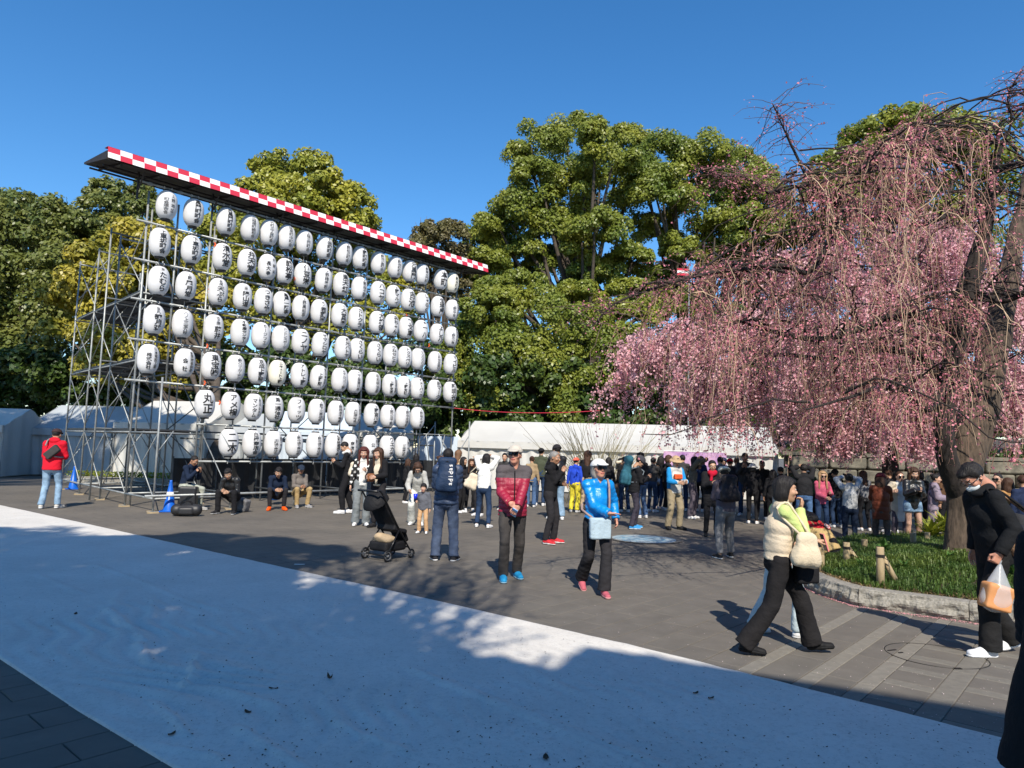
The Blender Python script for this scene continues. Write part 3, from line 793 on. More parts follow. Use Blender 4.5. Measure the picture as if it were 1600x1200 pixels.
for z in (1.9, 3.7, 5.4, 7.2):
    pipe('rail', FP(0.1, -1.9, z), FP(11.3, -1.9, z), .022, M_STEEL_DARK)
    pipe('rail', FP(1.9, -.9, z - .2), FP(11.3, -.9, z - .2), .022, M_STEEL_DARK)
for k, s in enumerate((1.95, 3.9, 5.9, 7.8, 9.7)):
    s2 = s + 1.9 if s < 9 else 11.3
    for j, z in enumerate((0.2, 1.9, 3.7, 5.4)):
        if (k + j) % 2: pipe('brace', FP(s, -1.95, z), FP(s2, -1.95, z + 1.7), .016, M_STEEL_DARK)
        else: pipe('brace', FP(s2, -1.95, z), FP(s, -1.95, z + 1.7), .016, M_STEEL_DARK)
    for z in (1.9, 3.7, 5.4, 7.2): pipe('cross_rail', FP(s, -.05, z), FP(s, -1.95, z), .02, M_STEEL_DARK)
# stepped side wing: five bays of frames going back from the front corner
wing_d = [1.8, -.1, -2.3, -4.35, -6.7]; wing_s = [.18, .28, .49, .65, .90]
def FW(j, off, z): return FP(wing_s[j] + off, wing_d[j], z)
for off in (0.0, 1.85):
    for j, dd in enumerate(wing_d):
        top = 7.3 if j else 3.1
        if off and j == 0: top = 0.42
        if j != 1 or off: pipe('post', FW(j, off, .02), FW(j, off, top), .025)
        q = MB(); q.box((0, 0, .012), (.16, .16, .012)); q.box((0, 0, .006), (.24, .5, .02), .5, mi=1)
        q.build('base_plate', [M_STEEL, M_LOG], frame, loc=FW(j, off, -.004))
        if j < 4:
            lev = (0.2, 1.9) if j == 0 else (0.2, 1.9, 3.7, 5.45)
            for q_, z in enumerate(lev):
                if j == 0 and z > 1: continue
                pipe('brace', FW(j, off, z + .1), FW(j + 1, off, z + 1.62), .014)
                if off == 0: pipe('brace', FW(j + 1, off, z + .1), FW(j, off, z + 1.62), .012, M_STEEL)
                pipe('knee_brace', FW(j, off, z + 1.15), FW(j, off + .34 * (1 if not off else -1), z + 1.66), .013)
            pipe('rail', FW(j, off, .30), FW(j + 1, off, .30), .024)
            for z in (1.88, 3.68, 5.42):
                if j == 0 and (z > 2 or off): continue
                pipe('rail', FW(j, off, z - .06), FW(j + 1, off, z - .06), .02)
for j, dd in enumerate(wing_d):
    for z in (.3, 1.82, 3.62, 5.36, 7.2):
        if j == 0 and z > 1: continue
        pipe('cross_rail', FW(j, 0, z), FW(j, 1.85, z), .022)
        if z > 1 and j % 2 == 0: pipe('brace', FW(j, 0, z - 1.2), FW(j, .8, z), .013); pipe('brace', FW(j, 1.85, z - 1.2), FW(j, 1.05, z), .013)
for j in range(4):
    for z in (1.9, 3.7, 5.44):
        if j == 0 and z > 1: continue
        a, b_ = wing_d[j], wing_d[j + 1]; sm = (wing_s[j] + wing_s[j + 1]) / 2; sk = math.atan2(wing_s[j + 1] - wing_s[j], a - b_)
        for o_ in (.28, .78, 1.28):
            q = MB(); q.box((0, 0, 0), (abs(a - b_) - .06, .47, .035)); q.box((0, .22, -.03), (abs(a - b_) - .06, .02, .05)); q.box((0, -.22, -.03), (abs(a - b_) - .06, .02, .05))
            q.build('deck_plank', M_DECK, frame, loc=FP(sm + o_, (a + b_) / 2, z), rz=-AZ - sk)
# front low platform the men sit on
for s in (2.03, 3.7, 5.6, 7.5, 9.4):
    pipe('post', FP(s, 2.0, .02), FP(s, 2.0, 0.42), .025)
    if s: pipe('cross_rail', FP(s, 2.0, .38), FP(s, 0, .38), .022, M_STEEL_DARK)
pipe('rail', FP(-.1, 2.0, .38), FP(5.6, 2.0, .38), .028); pipe('rail', FP(5.6, 2.0, .38), FP(9.6, 2.0, .38), .028)
# right end bay
for dd in (0.9, -.9): pipe('post', FP(11.35, dd, .02), FP(11.35, dd, 2.6), .025)
for a, b_ in (((9.85, .9, .3), (11.35, .9, 2.1)), ((11.35, .9, .3), (9.85, .9, 2.1)), ((9.9, 0, 2.1), (11.4, 0, 2.1)), ((9.85, -.9, 1.0), (11.35, -.9, 2.5)), ((10.3, 0, 1.1), (10.1, 0, 2.1)), ((10.8, 0, 1.1), (11.0, 0, 2.1))):
    pipe('brace', FP(*a), FP(*b_), .016)
# clamps where rails cross the posts
cb = MB(); cb.box((0, 0, 0), (.09, .09, .07), .3); cb.tube([(-.07, 0, 0), (.07, 0, 0)], .014, 6); clamp_me = cb.mesh('clamp', M_STEEL)
for i, s in enumerate(post_s):
    for z in RAILZ[:6]: link('clamp', clamp_me, frame, FP(s, -.03, z), PI / 2 - AZ)
ob = MB(); ob.tube([(0, 0, 0), (.03, .02, -.05), (.0, .02, -.11)], .022, 6); or_me = ob.mesh('orange_tie', M_ORANGE)
for s, z in ((2.02, 7.05), (1.95, 5.75), (2.0, 4.25), (2.0, 3.25), (4.5, 6.6), (5.0, 5.9), (5.6, 3.5), (8.9, 6.2), (10.0, 5.3), (9.4, 3.4), (2.45, 2.75)):
    link('orange_tie', or_me, frame, FP(s, .05, z))

# chequered roof
roof = link('roof', None, frame)
s0, s1 = -.92, 12.5; d0, d1 = -1.15, .40; zu0, zu1 = 8.58, 8.34
q = MB()
def RP(s, d, z): return FP(s, d, z)
slope = lambda d: zu0 + (zu1 - zu0) * (d - d0) / (d1 - d0)
q.add([RP(s0, d0, slope(d0)), RP(s1, d0, slope(d0)), RP(s1, d1, slope(d1)), RP(s0, d1, slope(d1)), RP(s0, d0, slope(d0) + .05), RP(s1, d0, slope(d0) + .05), RP(s1, d1, slope(d1) + .21), RP(s0, d1, slope(d1) + .21)],
      np.array([[0, 3, 2, 1], [4, 5, 6, 7], [0, 1, 5, 4], [0, 4, 7, 3], [1, 2, 6, 5], [2, 3, 7, 6]]))
q.build('roof_panel', M_ROOFSTEEL, roof)
q = MB(); ncell = 48; cw = (s1 - s0) / ncell
for i in range(ncell):
    for j in range(2):
        a, b_ = s0 + i * cw, s0 + (i + 1) * cw; z0_ = slope(d1) + .01 + j * .145; z1_ = z0_ + .145; t0 = .06 - .028 * j; t1 = t0 - .028
        q.quad(RP(a, d1 + t0 + .03, z0_), RP(b_, d1 + t0 + .03, z0_), RP(b_, d1 + t1 + .03, z1_), RP(a, d1 + t1 + .03, z1_), mi=(i + j + 1) % 2)
q.quad(RP(s0, d1 + .038, slope(d1) + .30), RP(s1, d1 + .038, slope(d1) + .30), RP(s1, d1 - .2, slope(d1) + .31), RP(s0, d1 - .2, slope(d1) + .31), mi=0)
q.build('chequered_band', [M_RED, M_WHITE], roof)
for s in np.arange(s0 + .35, s1, .93):
    a = RP(s, d0 + .05, slope(d0) - .035); b_ = RP(s, d1 - .05, slope(d1) - .035)
    q = MB(); q.tube([a, b_], .03, 6); q.build('rafter', M_ROOFSTEEL, roof)
for dd in (d0 + .1, -.6, -.1):
    q = MB(); q.tube([RP(s0 + .1, dd, slope(dd) - .07), RP(s1 - .1, dd, slope(dd) - .07)], .026, 6); q.build('purlin', M_ROOFSTEEL, roof)
for s in (0.0, 1.95, 3.9, 5.9, 7.8, 9.8, 11.4):
    q = MB(); q.tube([RP(s, -.06, 7.9), RP(s, .3, slope(.3) - .05)], .022, 6); q.tube([RP(s, -.06, 7.7), RP(s, -.06, slope(-.06))], .026, 6); q.build('strut', M_ROOFSTEEL, roof)

# ---- lanterns
zz = np.concatenate([np.linspace(-.372, -.30, 7), np.linspace(-.28, .28, 15), np.linspace(.30, .372, 7)])
def lr(z): return 0.258 * np.power(np.clip(1 - np.power(np.abs(z) / .40, 2.6), 0, 1), 0.5)
NR = 27
prof = []
for z in np.linspace(-.365, .365, NR * 2 + 1):
    k = int(round((z + .365) / .73 * NR * 2)); prof.append((lr(z) - (.0035 if k % 2 else 0), z))
def shade(m):
    q = MB(); q.lathe(prof, 28); return q.mesh('shade', m, True)
shade_me, shade_cream = shade(M_PAPER), shade(M_CREAM_PAPER)
q = MB(); q.lathe([(0, .0), (.112, 0), (.115, .05), (.10, .055), (0, .05)], 20); cap_me = q.mesh('cap_ring', M_BLACK, True)
q = MB()
for sx in (-.09, .09):
    q.tube([(sx, 0, .40), (sx * .95, -.02, .46), (sx, -.045, .50), (sx * 1.02, .0, .535), (sx, .045, .50), (sx * .95, .02, .45), (sx, 0, .40)], .006, 5)
q.tube([(-.09, 0, .41), (0, 0, .45), (.09, 0, .41)], .006, 5)
cord_me = q.mesh('hanging_cord', M_ROPE)
q = MB(); q.tube([(0, 0, -.43), (.005, 0, -.50), (-.01, .01, -.60)], .0045, 4); tail_me = q.mesh('tail_cord', M_ROPE)

def lettering(cols, rnd):
    """cols: list of (text, angle offset, size, top z, bottom z, ink)"""
    VV, FF, MI, n = [], [], [], 0
    for (txt, a0, size, zt, zb, ink) in cols:
        k = len(txt); pitch = (zt - zb) / k
        for i, ch in enumerate(txt):
            gl = glyph(ch, .022 if ink == 0 else .010)
            if gl is None: continue
            V, F = gl
            w = size; h = min(size * 1.08, pitch * 1.04)
            small = .72 if ch in 'ァィゥェォッャュョゃゅょっ・' else 1
            x = V[:, 0] * w * small; z = V[:, 1] * h * small + zt - pitch * (i + .5)
            r = lr(z) + .0035
            th = x / .245 + a0
            VV.append(np.c_[r * np.sin(th), -r * np.cos(th), z]); FF.append(F + n); MI.append(np.full(len(F), ink)); n += len(V)
    if not VV: return None
    return mesh_np('lettering', np.concatenate(VV), np.concatenate(FF), [M_INK, M_FAINT], np.concatenate(MI))

def big(t):
    k = len(t)
    if k <= 2: return [(t, 0, .27, .28, -.27, 0)]
    if k == 3: return [(t, 0, .225, .30, -.29, 0)]
    return [(t, 0, {4: .195, 5: .17, 6: .15}.get(k, .135), .315, -.305, 0)]
def small(t): return [(t, 0, .125, .30, -.30, 1)]
def two(l, r_): return [(l, -.30, .125, .14, -.28, 1 if len(l) > 4 else 0), (r_, .36, .10, .29, -.24, 1)]
def head(sm, t): return [(sm, 0, .11, .31, .31 - .085 * len(sm), 1), (t, 0, .19, .30 - .09 * len(sm), -.30, 0)]
ROWS = [
 [(260, two('町会連合会', '上野地区')), (303, big('黒門町町会')), (353, big('西黒門町町会')), (391, small('北稲荷町親和会')), (419.5, small('竹町三丁目町会')), (447, small('稲荷町中町会')), (475, small('上桜三四町会')), (507, big('下谷町町会')),
  (538, small('上野松北町会')), (563, big('上野町町会')), (591.5, small('上野池小路町会')), (617, small('上野仲町町会')), (640, big('元黒門')), (659, small('上野南大門町')), (688, big('本町')), (706.5, small('上野本町会'))],
 [(250, big('上車坂町会')), (299, big('下車坂町会')), (347.5, big('清水堂')), (385.5, big('弁天堂') + [('不忍池', .45, .06, .1, -.15, 1)]), (417.5, two('長大寺', '弁財天')), (444, big('韻松亭')), (473, big('伊豆栄')), (505, small('上野精養軒')),
  (533, big('東天紅')), (561, small('上野桜之苑')), (590, big('ハコヤ')), (614, big('上野マルイ')), (637, big('吉池')), (660, big('しゃらく')), (684, big('宝塔屋')), (706, two('上野三丁目', '商店街振興会'))],
 [(248, head('岡', 'たむら')), (290, head('上野', '風月堂')), (340, head('会席', '天ぷら')), (379, head('山岡', '陽山道')), (412, big('つきさや')), (440, big('亀屋一勝亭')), (470, small('上野黒船亭')), (499, head('ホノ', '君野園')),
  (530, head('川', '大営園')), (557, big('カトクラ')), (588.5, big('大統領')), (611.5, big('浜ちゃん')), (633.5, big('割文庫')), (657, head('鮨', '一八')), (683, big('よし乃')), (705, two('上野広小路', '商業協同組合'))],
 [(241, head('宝丸', '観月荘')), (285, small('八ノ上三宝九殿')), (333.5, head('池之岡', '藤井')), (375, big('不動産センター')), (407, small('ホージツエ')), (438, small('ロンドンスポーツ')), (469, big('ニノヤ')), (500, big('ヤマシロヤ')),
  (536, big('和光ハトヤ')), (558, big('さくらい')), (586, big('さくらい')), (610, big('かねセヒナ')), (632, big('トクスペリ')), (652.5, small('○○○○○○')), (680, small('三井住友銀行')), (704, big('マイビル'))],
 [(232, two('株式会社', '日本電設工業')), (288, two('会社', '東岡岡事務産')), (330, big('東宝㈱')), (367, small('上野ハニーガーデン')), (402.5, big('京成上野駅')), (433, big('エキュート上野')), (467.5, big('アトレ上野')), (498, two('上野駅', '東日本旅客')),
  (530, small('ホテルココ上野')), (554, small('二丁目東日本')), (583, small('明和明治座')), (609, two('上野支店', '東京信用金庫')), (631, two('上野支社', '生命保険相互')), (651, big('アメーバック')), (678.5, big('股マーク')), (703, big('新明谷'))],
 [(320.5, big('丸正')), (360, big('アメ横')), (396, [('マンタム', -.2, .14, .22, -.3, 0), ('上野三丁目本店', .36, .07, .29, -.25, 1)]), (429, big('第一通信社')), (463.5, big('フィッツ')), (494.5, small('上野下三商店会')), (524, small('上野根本不動産')), (551.5, two('大松岡咲会', '公益法人社')),
  (580, big('上野宮川店')), (606, small('上野公平会')), (629, small('上野中央通会')), (651.5, small('上野桜木店会'))],
 [(357, big('二木')), (393.5, big('白梅商店会')), (427, two('中町通り商店会', '上野二丁目')), (459, small('上野中通り商店会')), (491, small('上野中通り商店会')), (520, big('弘和映画通り会')), (547, two('商店会', '上野三丁目')), (578, two('公会', '上野二丁目')),
  (605, big('ウエカチ')), (628, two('一番街商店会', '上野二丁目'))]]
ORD = ['first', 'second', 'third', 'fourth', 'fifth', 'sixth', 'seventh', 'eighth', 'ninth', 'tenth', 'eleventh', 'twelfth', 'thirteenth', 'fourteenth', 'fifteenth', 'last']
RN = ['top', 'second', 'third', 'fourth', 'fifth', 'sixth', 'bottom']
r = np.random.default_rng(31)
for k, row in enumerate(ROWS):
    zc = ROWZ[k]
    for i, (px, cols) in enumerate(row):
        # solve the place along the rail from the column seen in the photograph
        lo, hi = -1.0, 13.0
        for _ in range(40):
            mid = (lo + hi) / 2; q_ = CR.T @ (FP(mid, .05, zc) - [0, 0, CAM_H]); x_ = 800 + FPX * q_[0] / -q_[2]
            if x_ < px: lo = mid
            else: hi = mid
        s = (lo + hi) / 2
        if len(cols) > 1: desc = 'with small and larger characters' if cols[0][5] == 0 or cols[-1][5] == 0 else 'with two columns of small lettering'
        elif len(cols[0][0]) <= 3: desc = 'with %s very large black characters' % ('two' if len(cols[0][0]) == 2 else 'three')
        elif cols[0][5] == 0: desc = 'with one column of bold black characters'
        else: desc = 'with one column of thin characters'
        cream = (k, i) in ((0, 15), (4, 5))
        nth = ORD[i] if i < len(row) - 1 else 'last'
        t = thing('paper_lantern', '%s lantern %s, %s from left in %s row' % ('cream' if cream else 'white', desc, nth, RN[k]) if nth != 'last' else
                  '%s lantern %s, rightmost in %s row' % ('cream' if cream else 'white', desc, RN[k]), 'lantern', FP(s, .05 + r.uniform(-.02, .02), zc), 0, 'white festival lanterns on the scaffold')
        t.rotation_euler = (r.normal(0, .02), r.normal(0, .02), PI / 2 - AZ - .06 + r.normal(0, .07))
        link('shade', shade_cream if cream else shade_me, t)
        link('top_ring', cap_me, t, (0, 0, .35)); link('bottom_ring', cap_me, t, (0, 0, -.405))
        link('hanging_cord', cord_me, t, (0, 0, -.045))
        if r.random() < .6: link('tail_cord', tail_me, t, (0, 0, .02))
        me = lettering(cols, r)
        if me: link('lettering', me, t)
# red and white string running right from the frame
b = MB(); P0 = FP(11.4, 0, 3.1); P1 = V3(3.0, 24, 3.05); tt = np.linspace(0, 1, 15)
b.tube(np.array([P0 + (P1 - P0) * q_ - V3(0, 0, .5 * q_ * (1 - q_)) for q_ in tt]), .012, 5)
tag(b.build('red_cord', M_RED), 'thin red cord running from the scaffold end towards the cherry', 'cord')

# dark mesh fence behind the lantern frame
fence = thing('black_barrier', 'long low black draped barrier behind the lantern frame', 'barrier')
for i in range(8):
    a, b_ = FP(1.9 + i * 1.25, -1.2, 0), FP(1.9 + i * 1.25 + 1.2, -1.2, 0)
    q = MB(); n = 14; X = np.linspace(0, 1, n); c = a[None] + (b_ - a)[None] * X[:, None] + W[None] * (.03 * np.sin(X * 19 + i))[:, None]
    V = np.concatenate([c + [0, 0, .02], c + [0, 0, 1.15]]); F = np.array([[k, k + 1, n + k + 1, n + k] for k in range(n - 1)])
    q.add(V, F); q.add(V - W * .02, F[:, ::-1]); q.build('drape', mat('black_drape', (.012, .013, .015), .7, var=.3), fence)
for i in range(9):
    q = MB(); q.tube([FP(1.88 + i * 1.25, -1.18, 0), FP(1.88 + i * 1.25, -1.18, 1.2)], .02, 6); q.build('post', M_STEEL_DARK, fence)

# tree trunk and low mound seen through the frame, traffic cones
def cone(px, py, h, label, white=False):
    c = at(px, py); t = thing('traffic_cone', label, 'traffic cone', c, .3)
    q = MB(); q.lathe([(.17, 0), (.17, .02), (.135, .035), (.03, h - .03), (.03, h), (0, h)], 20); q.build('cone_body', mat('blue_plastic', (.006, .10, .48), .35), t, True)
    q = MB(); q.box((0, 0, .012), (.38, .38, .024)); q.build('base', mat('blue_plastic', (.006, .10, .48), .35), t)
    if white:
        q = MB(); q.lathe([(.103, .22), (.07, .45), (.069, .45)], 20); q.build('white_stripe', M_WHITE, t, True)
cone(114, 764, .72, 'blue traffic cone standing behind the left wing of the scaffold')
cone(264, 799, .72, 'blue traffic cone with white band beside the black suitcase', True)

# low verge behind the scaffold
q = MB(); c = at(150, 752)
q.box((-11.5, 25.6, .12), (9, .3, .24), -.02); tag(q.build('low_kerb', M_GRANITE), 'low pale kerb with clipped yellow plants behind the scaffold', 'kerb')
r = np.random.default_rng(8); P = np.c_[r.uniform(-16, -7, 5000), r.normal(26.1, .22, 5000), r.uniform(.1, .42, 5000)]
V, F = quads_at(P, r.normal(size=P.shape) + [0, 0, .6], r.uniform(.05, .1, 5000), .7, r)
tag(link('ground_cover', mesh_np('ground_cover', V, F, M_YLEAF)), 'yellow green ground cover along the low kerb behind the scaffold', kind='stuff')

# ------------------------------------------------------------------ tents
def tent(name, label, a, b, depth, eave, ridge, m, bays=3, gable_fold=0, open_front=False, seed=0):
    """a, b: ground points of the front left and right corner; the ridge runs parallel to the front"""
    a = np.asarray(a, float); b = np.asarray(b, float); d = nrm(b - a); L_ = np.linalg.norm(b - a); bk = V3(-d[1], d[0], 0)
    t = thing(name, label, 'tent', (a + b) / 2 + bk * depth / 2)
    o = (a + b) / 2 + bk * depth / 2
    def loc(s, q, z): return a + d * s + bk * q + V3(0, 0, z) - o
    rs = np.random.default_rng(seed)
    def sheet(nm, f, nu=24, nv=10):
        uu, vv = np.meshgrid(np.linspace(0, 1, nu), np.linspace(0, 1, nv), indexing='ij'); P = np.array([f(x, y) for x, y in zip(uu.ravel(), vv.ravel())])
        i, j = np.meshgrid(np.arange(nu - 1), np.arange(nv - 1), indexing='ij'); k = (i * nv + j).ravel(); F = np.stack([k, k + nv, k + nv + 1, k + 1], -1)
        return link(nm, mesh_np(nm, P, F, m, smooth=True), t)
    bl = L_ / bays
    sag = lambda s, v: .05 * math.sin(PI * v) * (1 - abs(math.sin(PI * s / bl)) * .0) + .06 * math.sin(PI * v) * abs(math.sin(PI * s / bl))
    for k in range(bays):
        sheet('roof_panel', lambda x, v, k=k: loc((k + x) * bl, v * depth / 2 - .12 * (1 - v), eave - .05 * (1 - v) + (ridge - eave) * v - sag((k + x) * bl, v)), 14, 8)
    sheet('back_roof', lambda x, v: loc(x * L_, depth - v * depth / 2 + .1 * (1 - v), eave + (ridge - eave) * v - sag(x * L_, v)), 24, 6)
    sheet('valance', lambda x, v: loc(x * L_, -.13 + .02 * math.sin(x * L_ * 9), eave - .28 * (1 - v)), 60, 3)
    ph = rs.uniform(0, 6)
    if not open_front:
        for k in range(bays):
            sheet('wall_panel', lambda x, v, k=k: loc((k + .01 + x * .98) * bl, .03 * math.sin(x * 14 + ph + k) + .03 * math.sin(x * 31 + v * 3), .05 + v * (eave - .06)), 40, 6)
    for sd in (0, 1):
        sheet('gable_wall', lambda x, v: loc(sd * L_ + .03 * math.sin(x * 25), x * depth, .04 + v * ((eave if abs(x - .5) > .499 else eave + (ridge - eave) * (1 - abs(2 * x - 1))) - .04)), 21, 4)
    for k in range(bays + 1):
        q = MB(); q.tube([loc(k * bl, -.06, 0), loc(k * bl, -.06, eave)], .024, 6); q.build('pole', M_STEEL, t)
    q = MB(); q.tube([loc(0, -.1, eave - .02), loc(L_, -.1, eave - .02)], .02, 6); q.build('eave_pipe', M_STEEL, t)
    return t
def P2(x, Y): p = atY(x, 700, Y); return V3(p[0], p[1], 0)
tent('event_tent', 'very long white tent behind the crowd, right of the lantern frame', P2(716, 29), P2(1215, 26.5), 5.0, 1.95, 2.85, M_TENT, 6, seed=1)
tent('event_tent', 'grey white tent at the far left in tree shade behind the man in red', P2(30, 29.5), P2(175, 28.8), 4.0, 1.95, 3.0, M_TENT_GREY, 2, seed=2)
tent('event_tent', 'dappled white tent behind the left wing of the scaffold', P2(178, 27.2), P2(322, 26.4), 4.0, 2.25, 3.2, M_TENT, 2, seed=3)
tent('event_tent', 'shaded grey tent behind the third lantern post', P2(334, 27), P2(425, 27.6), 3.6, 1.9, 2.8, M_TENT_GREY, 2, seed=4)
tent('event_tent', 'pale blue roofed tent behind the lower lantern rows', P2(432, 29), P2(548, 29.5), 3.6, 2.1, 3.0, M_TENT_BLUE, 2, seed=5)
tent('event_tent', 'bright white tent behind the right end of the lantern frame', P2(552, 27.5), P2(645, 28), 3.6, 2.15, 2.95, M_TENT, 2, seed=6)
tent('event_tent', 'sunlit white tent cut off by the left edge of the picture', P2(-90, 27), P2(4, 27.3), 3.6, 2.0, 2.7, M_TENT, 2, seed=9)
fp = thing('hoarding', 'pale blue flat panelled hoarding between the scaffold end and the long tent', 'hoarding')
for k in range(5):
    a = P2(652 + k * 13, 29.6); b_ = P2(664.4 + k * 13, 29.6); q = MB(); c = (a + b_) / 2 + V3(0, 0, 1.05); q.box(c, (np.linalg.norm(b_ - a), .05, 2.1))
    q.build('panel', M_TENT_BLUE, fp)
# purple printed banner in front of the long tent, behind the crowd
bn = thing('banner', 'pink and purple printed banner hung low on the long white tent', 'banner')
a, b_ = P2(1037, 25.9), P2(1135, 25.6)
q = MB()
for k in range(12):
    p, p2 = a + (b_ - a) * k / 12, a + (b_ - a) * (k + 1) / 12
    w1, w2 = .03 * math.sin(k), .03 * math.sin(k + 1)
    q.quad(p + V3(0, w1, .9), p2 + V3(0, w2, .9), p2 + V3(0, w2, 1.75), p + V3(0, w1, 1.75))
q.build('cloth', mat('banner_print', (.26, .12, .34), .6, col2=(.62, .40, .52), vscale=5), bn)
q = MB(); q.tube([a + V3(0, .02, 1.77), b_ + V3(0, .02, 1.77)], .015, 6); q.build('rope', M_ROPE, bn)
# small striped flag seen through the branches
fl = thing('small_flag', 'small red, blue and white flag high among the cherry branches', 'flag')
c = atY(1067, 425, 30); q = MB(); q.box(c, (.5, .02, .3), .1); q.box(c + V3(0, -.016, 0), (.5, .012, .1), .1, mi=1); q.box(c + V3(-.14, -.018, .05), (.2, .012, .18), .1, mi=2)
q.build('cloth', [M_RED, M_WHITE, mat('flag_blue', (.02, .06, .3), .7)], fl); q = MB(); q.tube([(c[0] + .27, c[1], 0), (c[0] + .27, c[1], c[2] + .3)], .03, 8); q.build('mast', M_STEEL, fl)
# ------------------------------------------------------------------ broadleaved trees
def leaf_lobes(lobes, per, size, rng, ncl=26, flat=.85):
    ncl = max(ncl, 20)
    """lobes: (x,y,z,rx,ry,rz) ; leaves sit in domed clumps over each lobe"""
    PP, NN = [], []
    for (x, y, z, a, b, c) in lobes:
        k = ncl; u = rng.normal(size=(k, 3)); u /= np.linalg.norm(u, axis=1)[:, None]; u[:, 2] = np.where(u[:, 2] < -.5, -u[:, 2], u[:, 2])
        cc = np.array([x, y, z]) + u * np.array([a, b, c]) * rng.uniform(.55, .92, (k, 1))
        cr_ = rng.uniform(.24, .44, k) * (a + c) / 2
        n = int(per / k)
        v = rng.normal(size=(k, n, 3)); v /= np.linalg.norm(v, axis=2)[..., None]
        v[..., 2] = np.where(v[..., 2] < -.6, -v[..., 2], v[..., 2])
        rr = rng.uniform(.35, 1.12, (k, n, 1)) ** .6
        p = cc[:, None] + v * rr * cr_[:, None, None] * np.array([1, 1, flat])
        PP.append(p.reshape(-1, 3)); NN.append((v * .8 + rng.normal(0, .42, (k, n, 3)) + [0, -.15, .25]).reshape(-1, 3))
    P = np.concatenate(PP); N = np.concatenate(NN)
    return quads_at(P, N, rng.uniform(size[0], size[1], len(P)), .62, rng)

def big_tree(name, label, base, lobes_px, Y, m, per=4200, size=(.17, .36), trunk_r=.45, seed=0, dy=3.0, ncl=16, cat='tree', group=None, trunk_m=None, nlimb=2, lean=(0, 0), fork=.45):
    rng = np.random.default_rng(seed)
    base = np.array([base[0], base[1], base[2] if len(base) > 2 else 0.0])
    L_ = []
    for q in lobes_px:
        px, py, rx, ry = q[:4]; yy = Y + (q[4] if len(q) > 4 else rng.uniform(-dy, dy))
        c = atY(px, py, yy); a = 1.3 * rx * yy / FPX; b = 1.5 * ry * yy / FPX
        L_.append((c[0], c[1], c[2], a, (a + b) / 2, b))
    t = thing(name, label, cat, base, 0, group)
    V, F = leaf_lobes(L_, per, size, rng, ncl)
    link('crown', mesh_np('crown', V - base, F, m), t)
    top = np.array([np.mean([l[0] for l in L_]) * .5 + base[0] * .5, np.mean([l[1] for l in L_]), base[2] + (max(l[2] for l in L_) - base[2]) * .72])
    mid = base * (1 - fork) + top * fork + np.array([lean[0], lean[1], 0])
    b = MB(); pts = []
    for q in np.linspace(0, 1, 9):
        p = (1 - q) ** 2 * base + 2 * q * (1 - q) * mid + q * q * top; pts.append(p)
    pts = np.array(pts); b.tube(np.vstack([pts[:1] - [0, 0, .3], pts]) - base, np.concatenate([[trunk_r * 1.35], trunk_r * (1 - .8 * np.linspace(0, 1, 9))]), 10)
    b.build('trunk', trunk_m or M_TRUNK, t, True)
    b = MB()
    for l in L_:
        for k in range(nlimb):
            q = rng.uniform(.3, .8); s = pts[int(q * 8)]; e = np.array(l[:3]) + rng.uniform(-.45, .45, 3) * np.array(l[3:])
            m1 = s * .5 + e * .5 + np.array([0, 0, -np.linalg.norm(e - s) * .10]) + rng.normal(0, .25, 3)
            T = np.linspace(0, 1, 7)[:, None]; P = (1 - T) ** 2 * s + 2 * T * (1 - T) * m1 + T * T * e
            b.tube(P - base, trunk_r * .36 * (1 - .8 * T[:, 0]) + .02, 5, cap=False)
    b.build('limbs', trunk_m or M_TRUNK, t, True)
    return t
BG = 'broadleaved trees behind the plaza'
def B(px, Y, z=0): p = atY(px, 700, Y); return (p[0], p[1], z)
# centre: two wide camphors
big_tree('camphor_tree', 'broad camphor tree with domed yellow green clumps in the centre, nearer the lantern frame', B(905, 42),
         [(845, 240, 42, 34), (895, 232, 46, 34), (945, 245, 46, 36), (985, 232, 36, 28), (835, 300, 42, 36), (890, 300, 50, 38), (950, 310, 46, 36), (800, 345, 44, 34), (860, 370, 50, 36), (930, 375, 46, 32),
          (765, 385, 40, 30), (815, 410, 40, 26), (760, 430, 34, 26), (870, 425, 44, 28), (935, 428, 34, 24), (905, 455, 30, 16), (770, 455, 24, 16), (985, 415, 34, 26), (1000, 462, 28, 18), (960, 475, 30, 24), (1040, 440, 30, 22), (1048, 482, 34, 26)],
         42, M_LEAF_E, 9500, (.11, .25), .55, 1, group=BG, dy=3.5)
big_tree('camphor_tree', 'right hand camphor of the central pair, its low clumps behind the bare cherry twigs', B(1085, 44),
         [(1040, 255, 44, 34), (1095, 265, 46, 36), (1150, 275, 40, 32), (1030, 310, 46, 34), (1090, 325, 50, 36), (1155, 330, 44, 34), (1010, 285, 30, 24), (1185, 360, 36, 34), (1120, 375, 40, 30), (1025, 365, 38, 26),
          (1195, 410, 36, 34), (1060, 395, 30, 22), (1175, 310, 44, 34), (1190, 455, 44, 34), (1135, 425, 40, 26), (1110, 505, 44, 30), (1170, 520, 50, 40)],
         44, M_LEAF_E, 9500, (.11, .25), .5, 2, group=BG, dy=3.5)
big_tree('camphor_tree', 'darker camphor with low bright clumps filling the space beside the lantern roof end', B(850, 37),
         [(765, 490, 42, 26), (810, 455, 34, 20, 0), (845, 505, 54, 38), (905, 480, 38, 30), (745, 550, 44, 40), (800, 570, 54, 44), (870, 580, 60, 46), (935, 550, 50, 46), (760, 620, 56, 36), (840, 630, 60, 34), (920, 630, 60, 40),
          (985, 600, 44, 50), (705, 585, 36, 50), (990, 520, 40, 40), (740, 515, 26, 22, 0)],
         37, M_LEAF_E, 8500, (.10, .22), .42, 3, group=BG, dy=2.0)
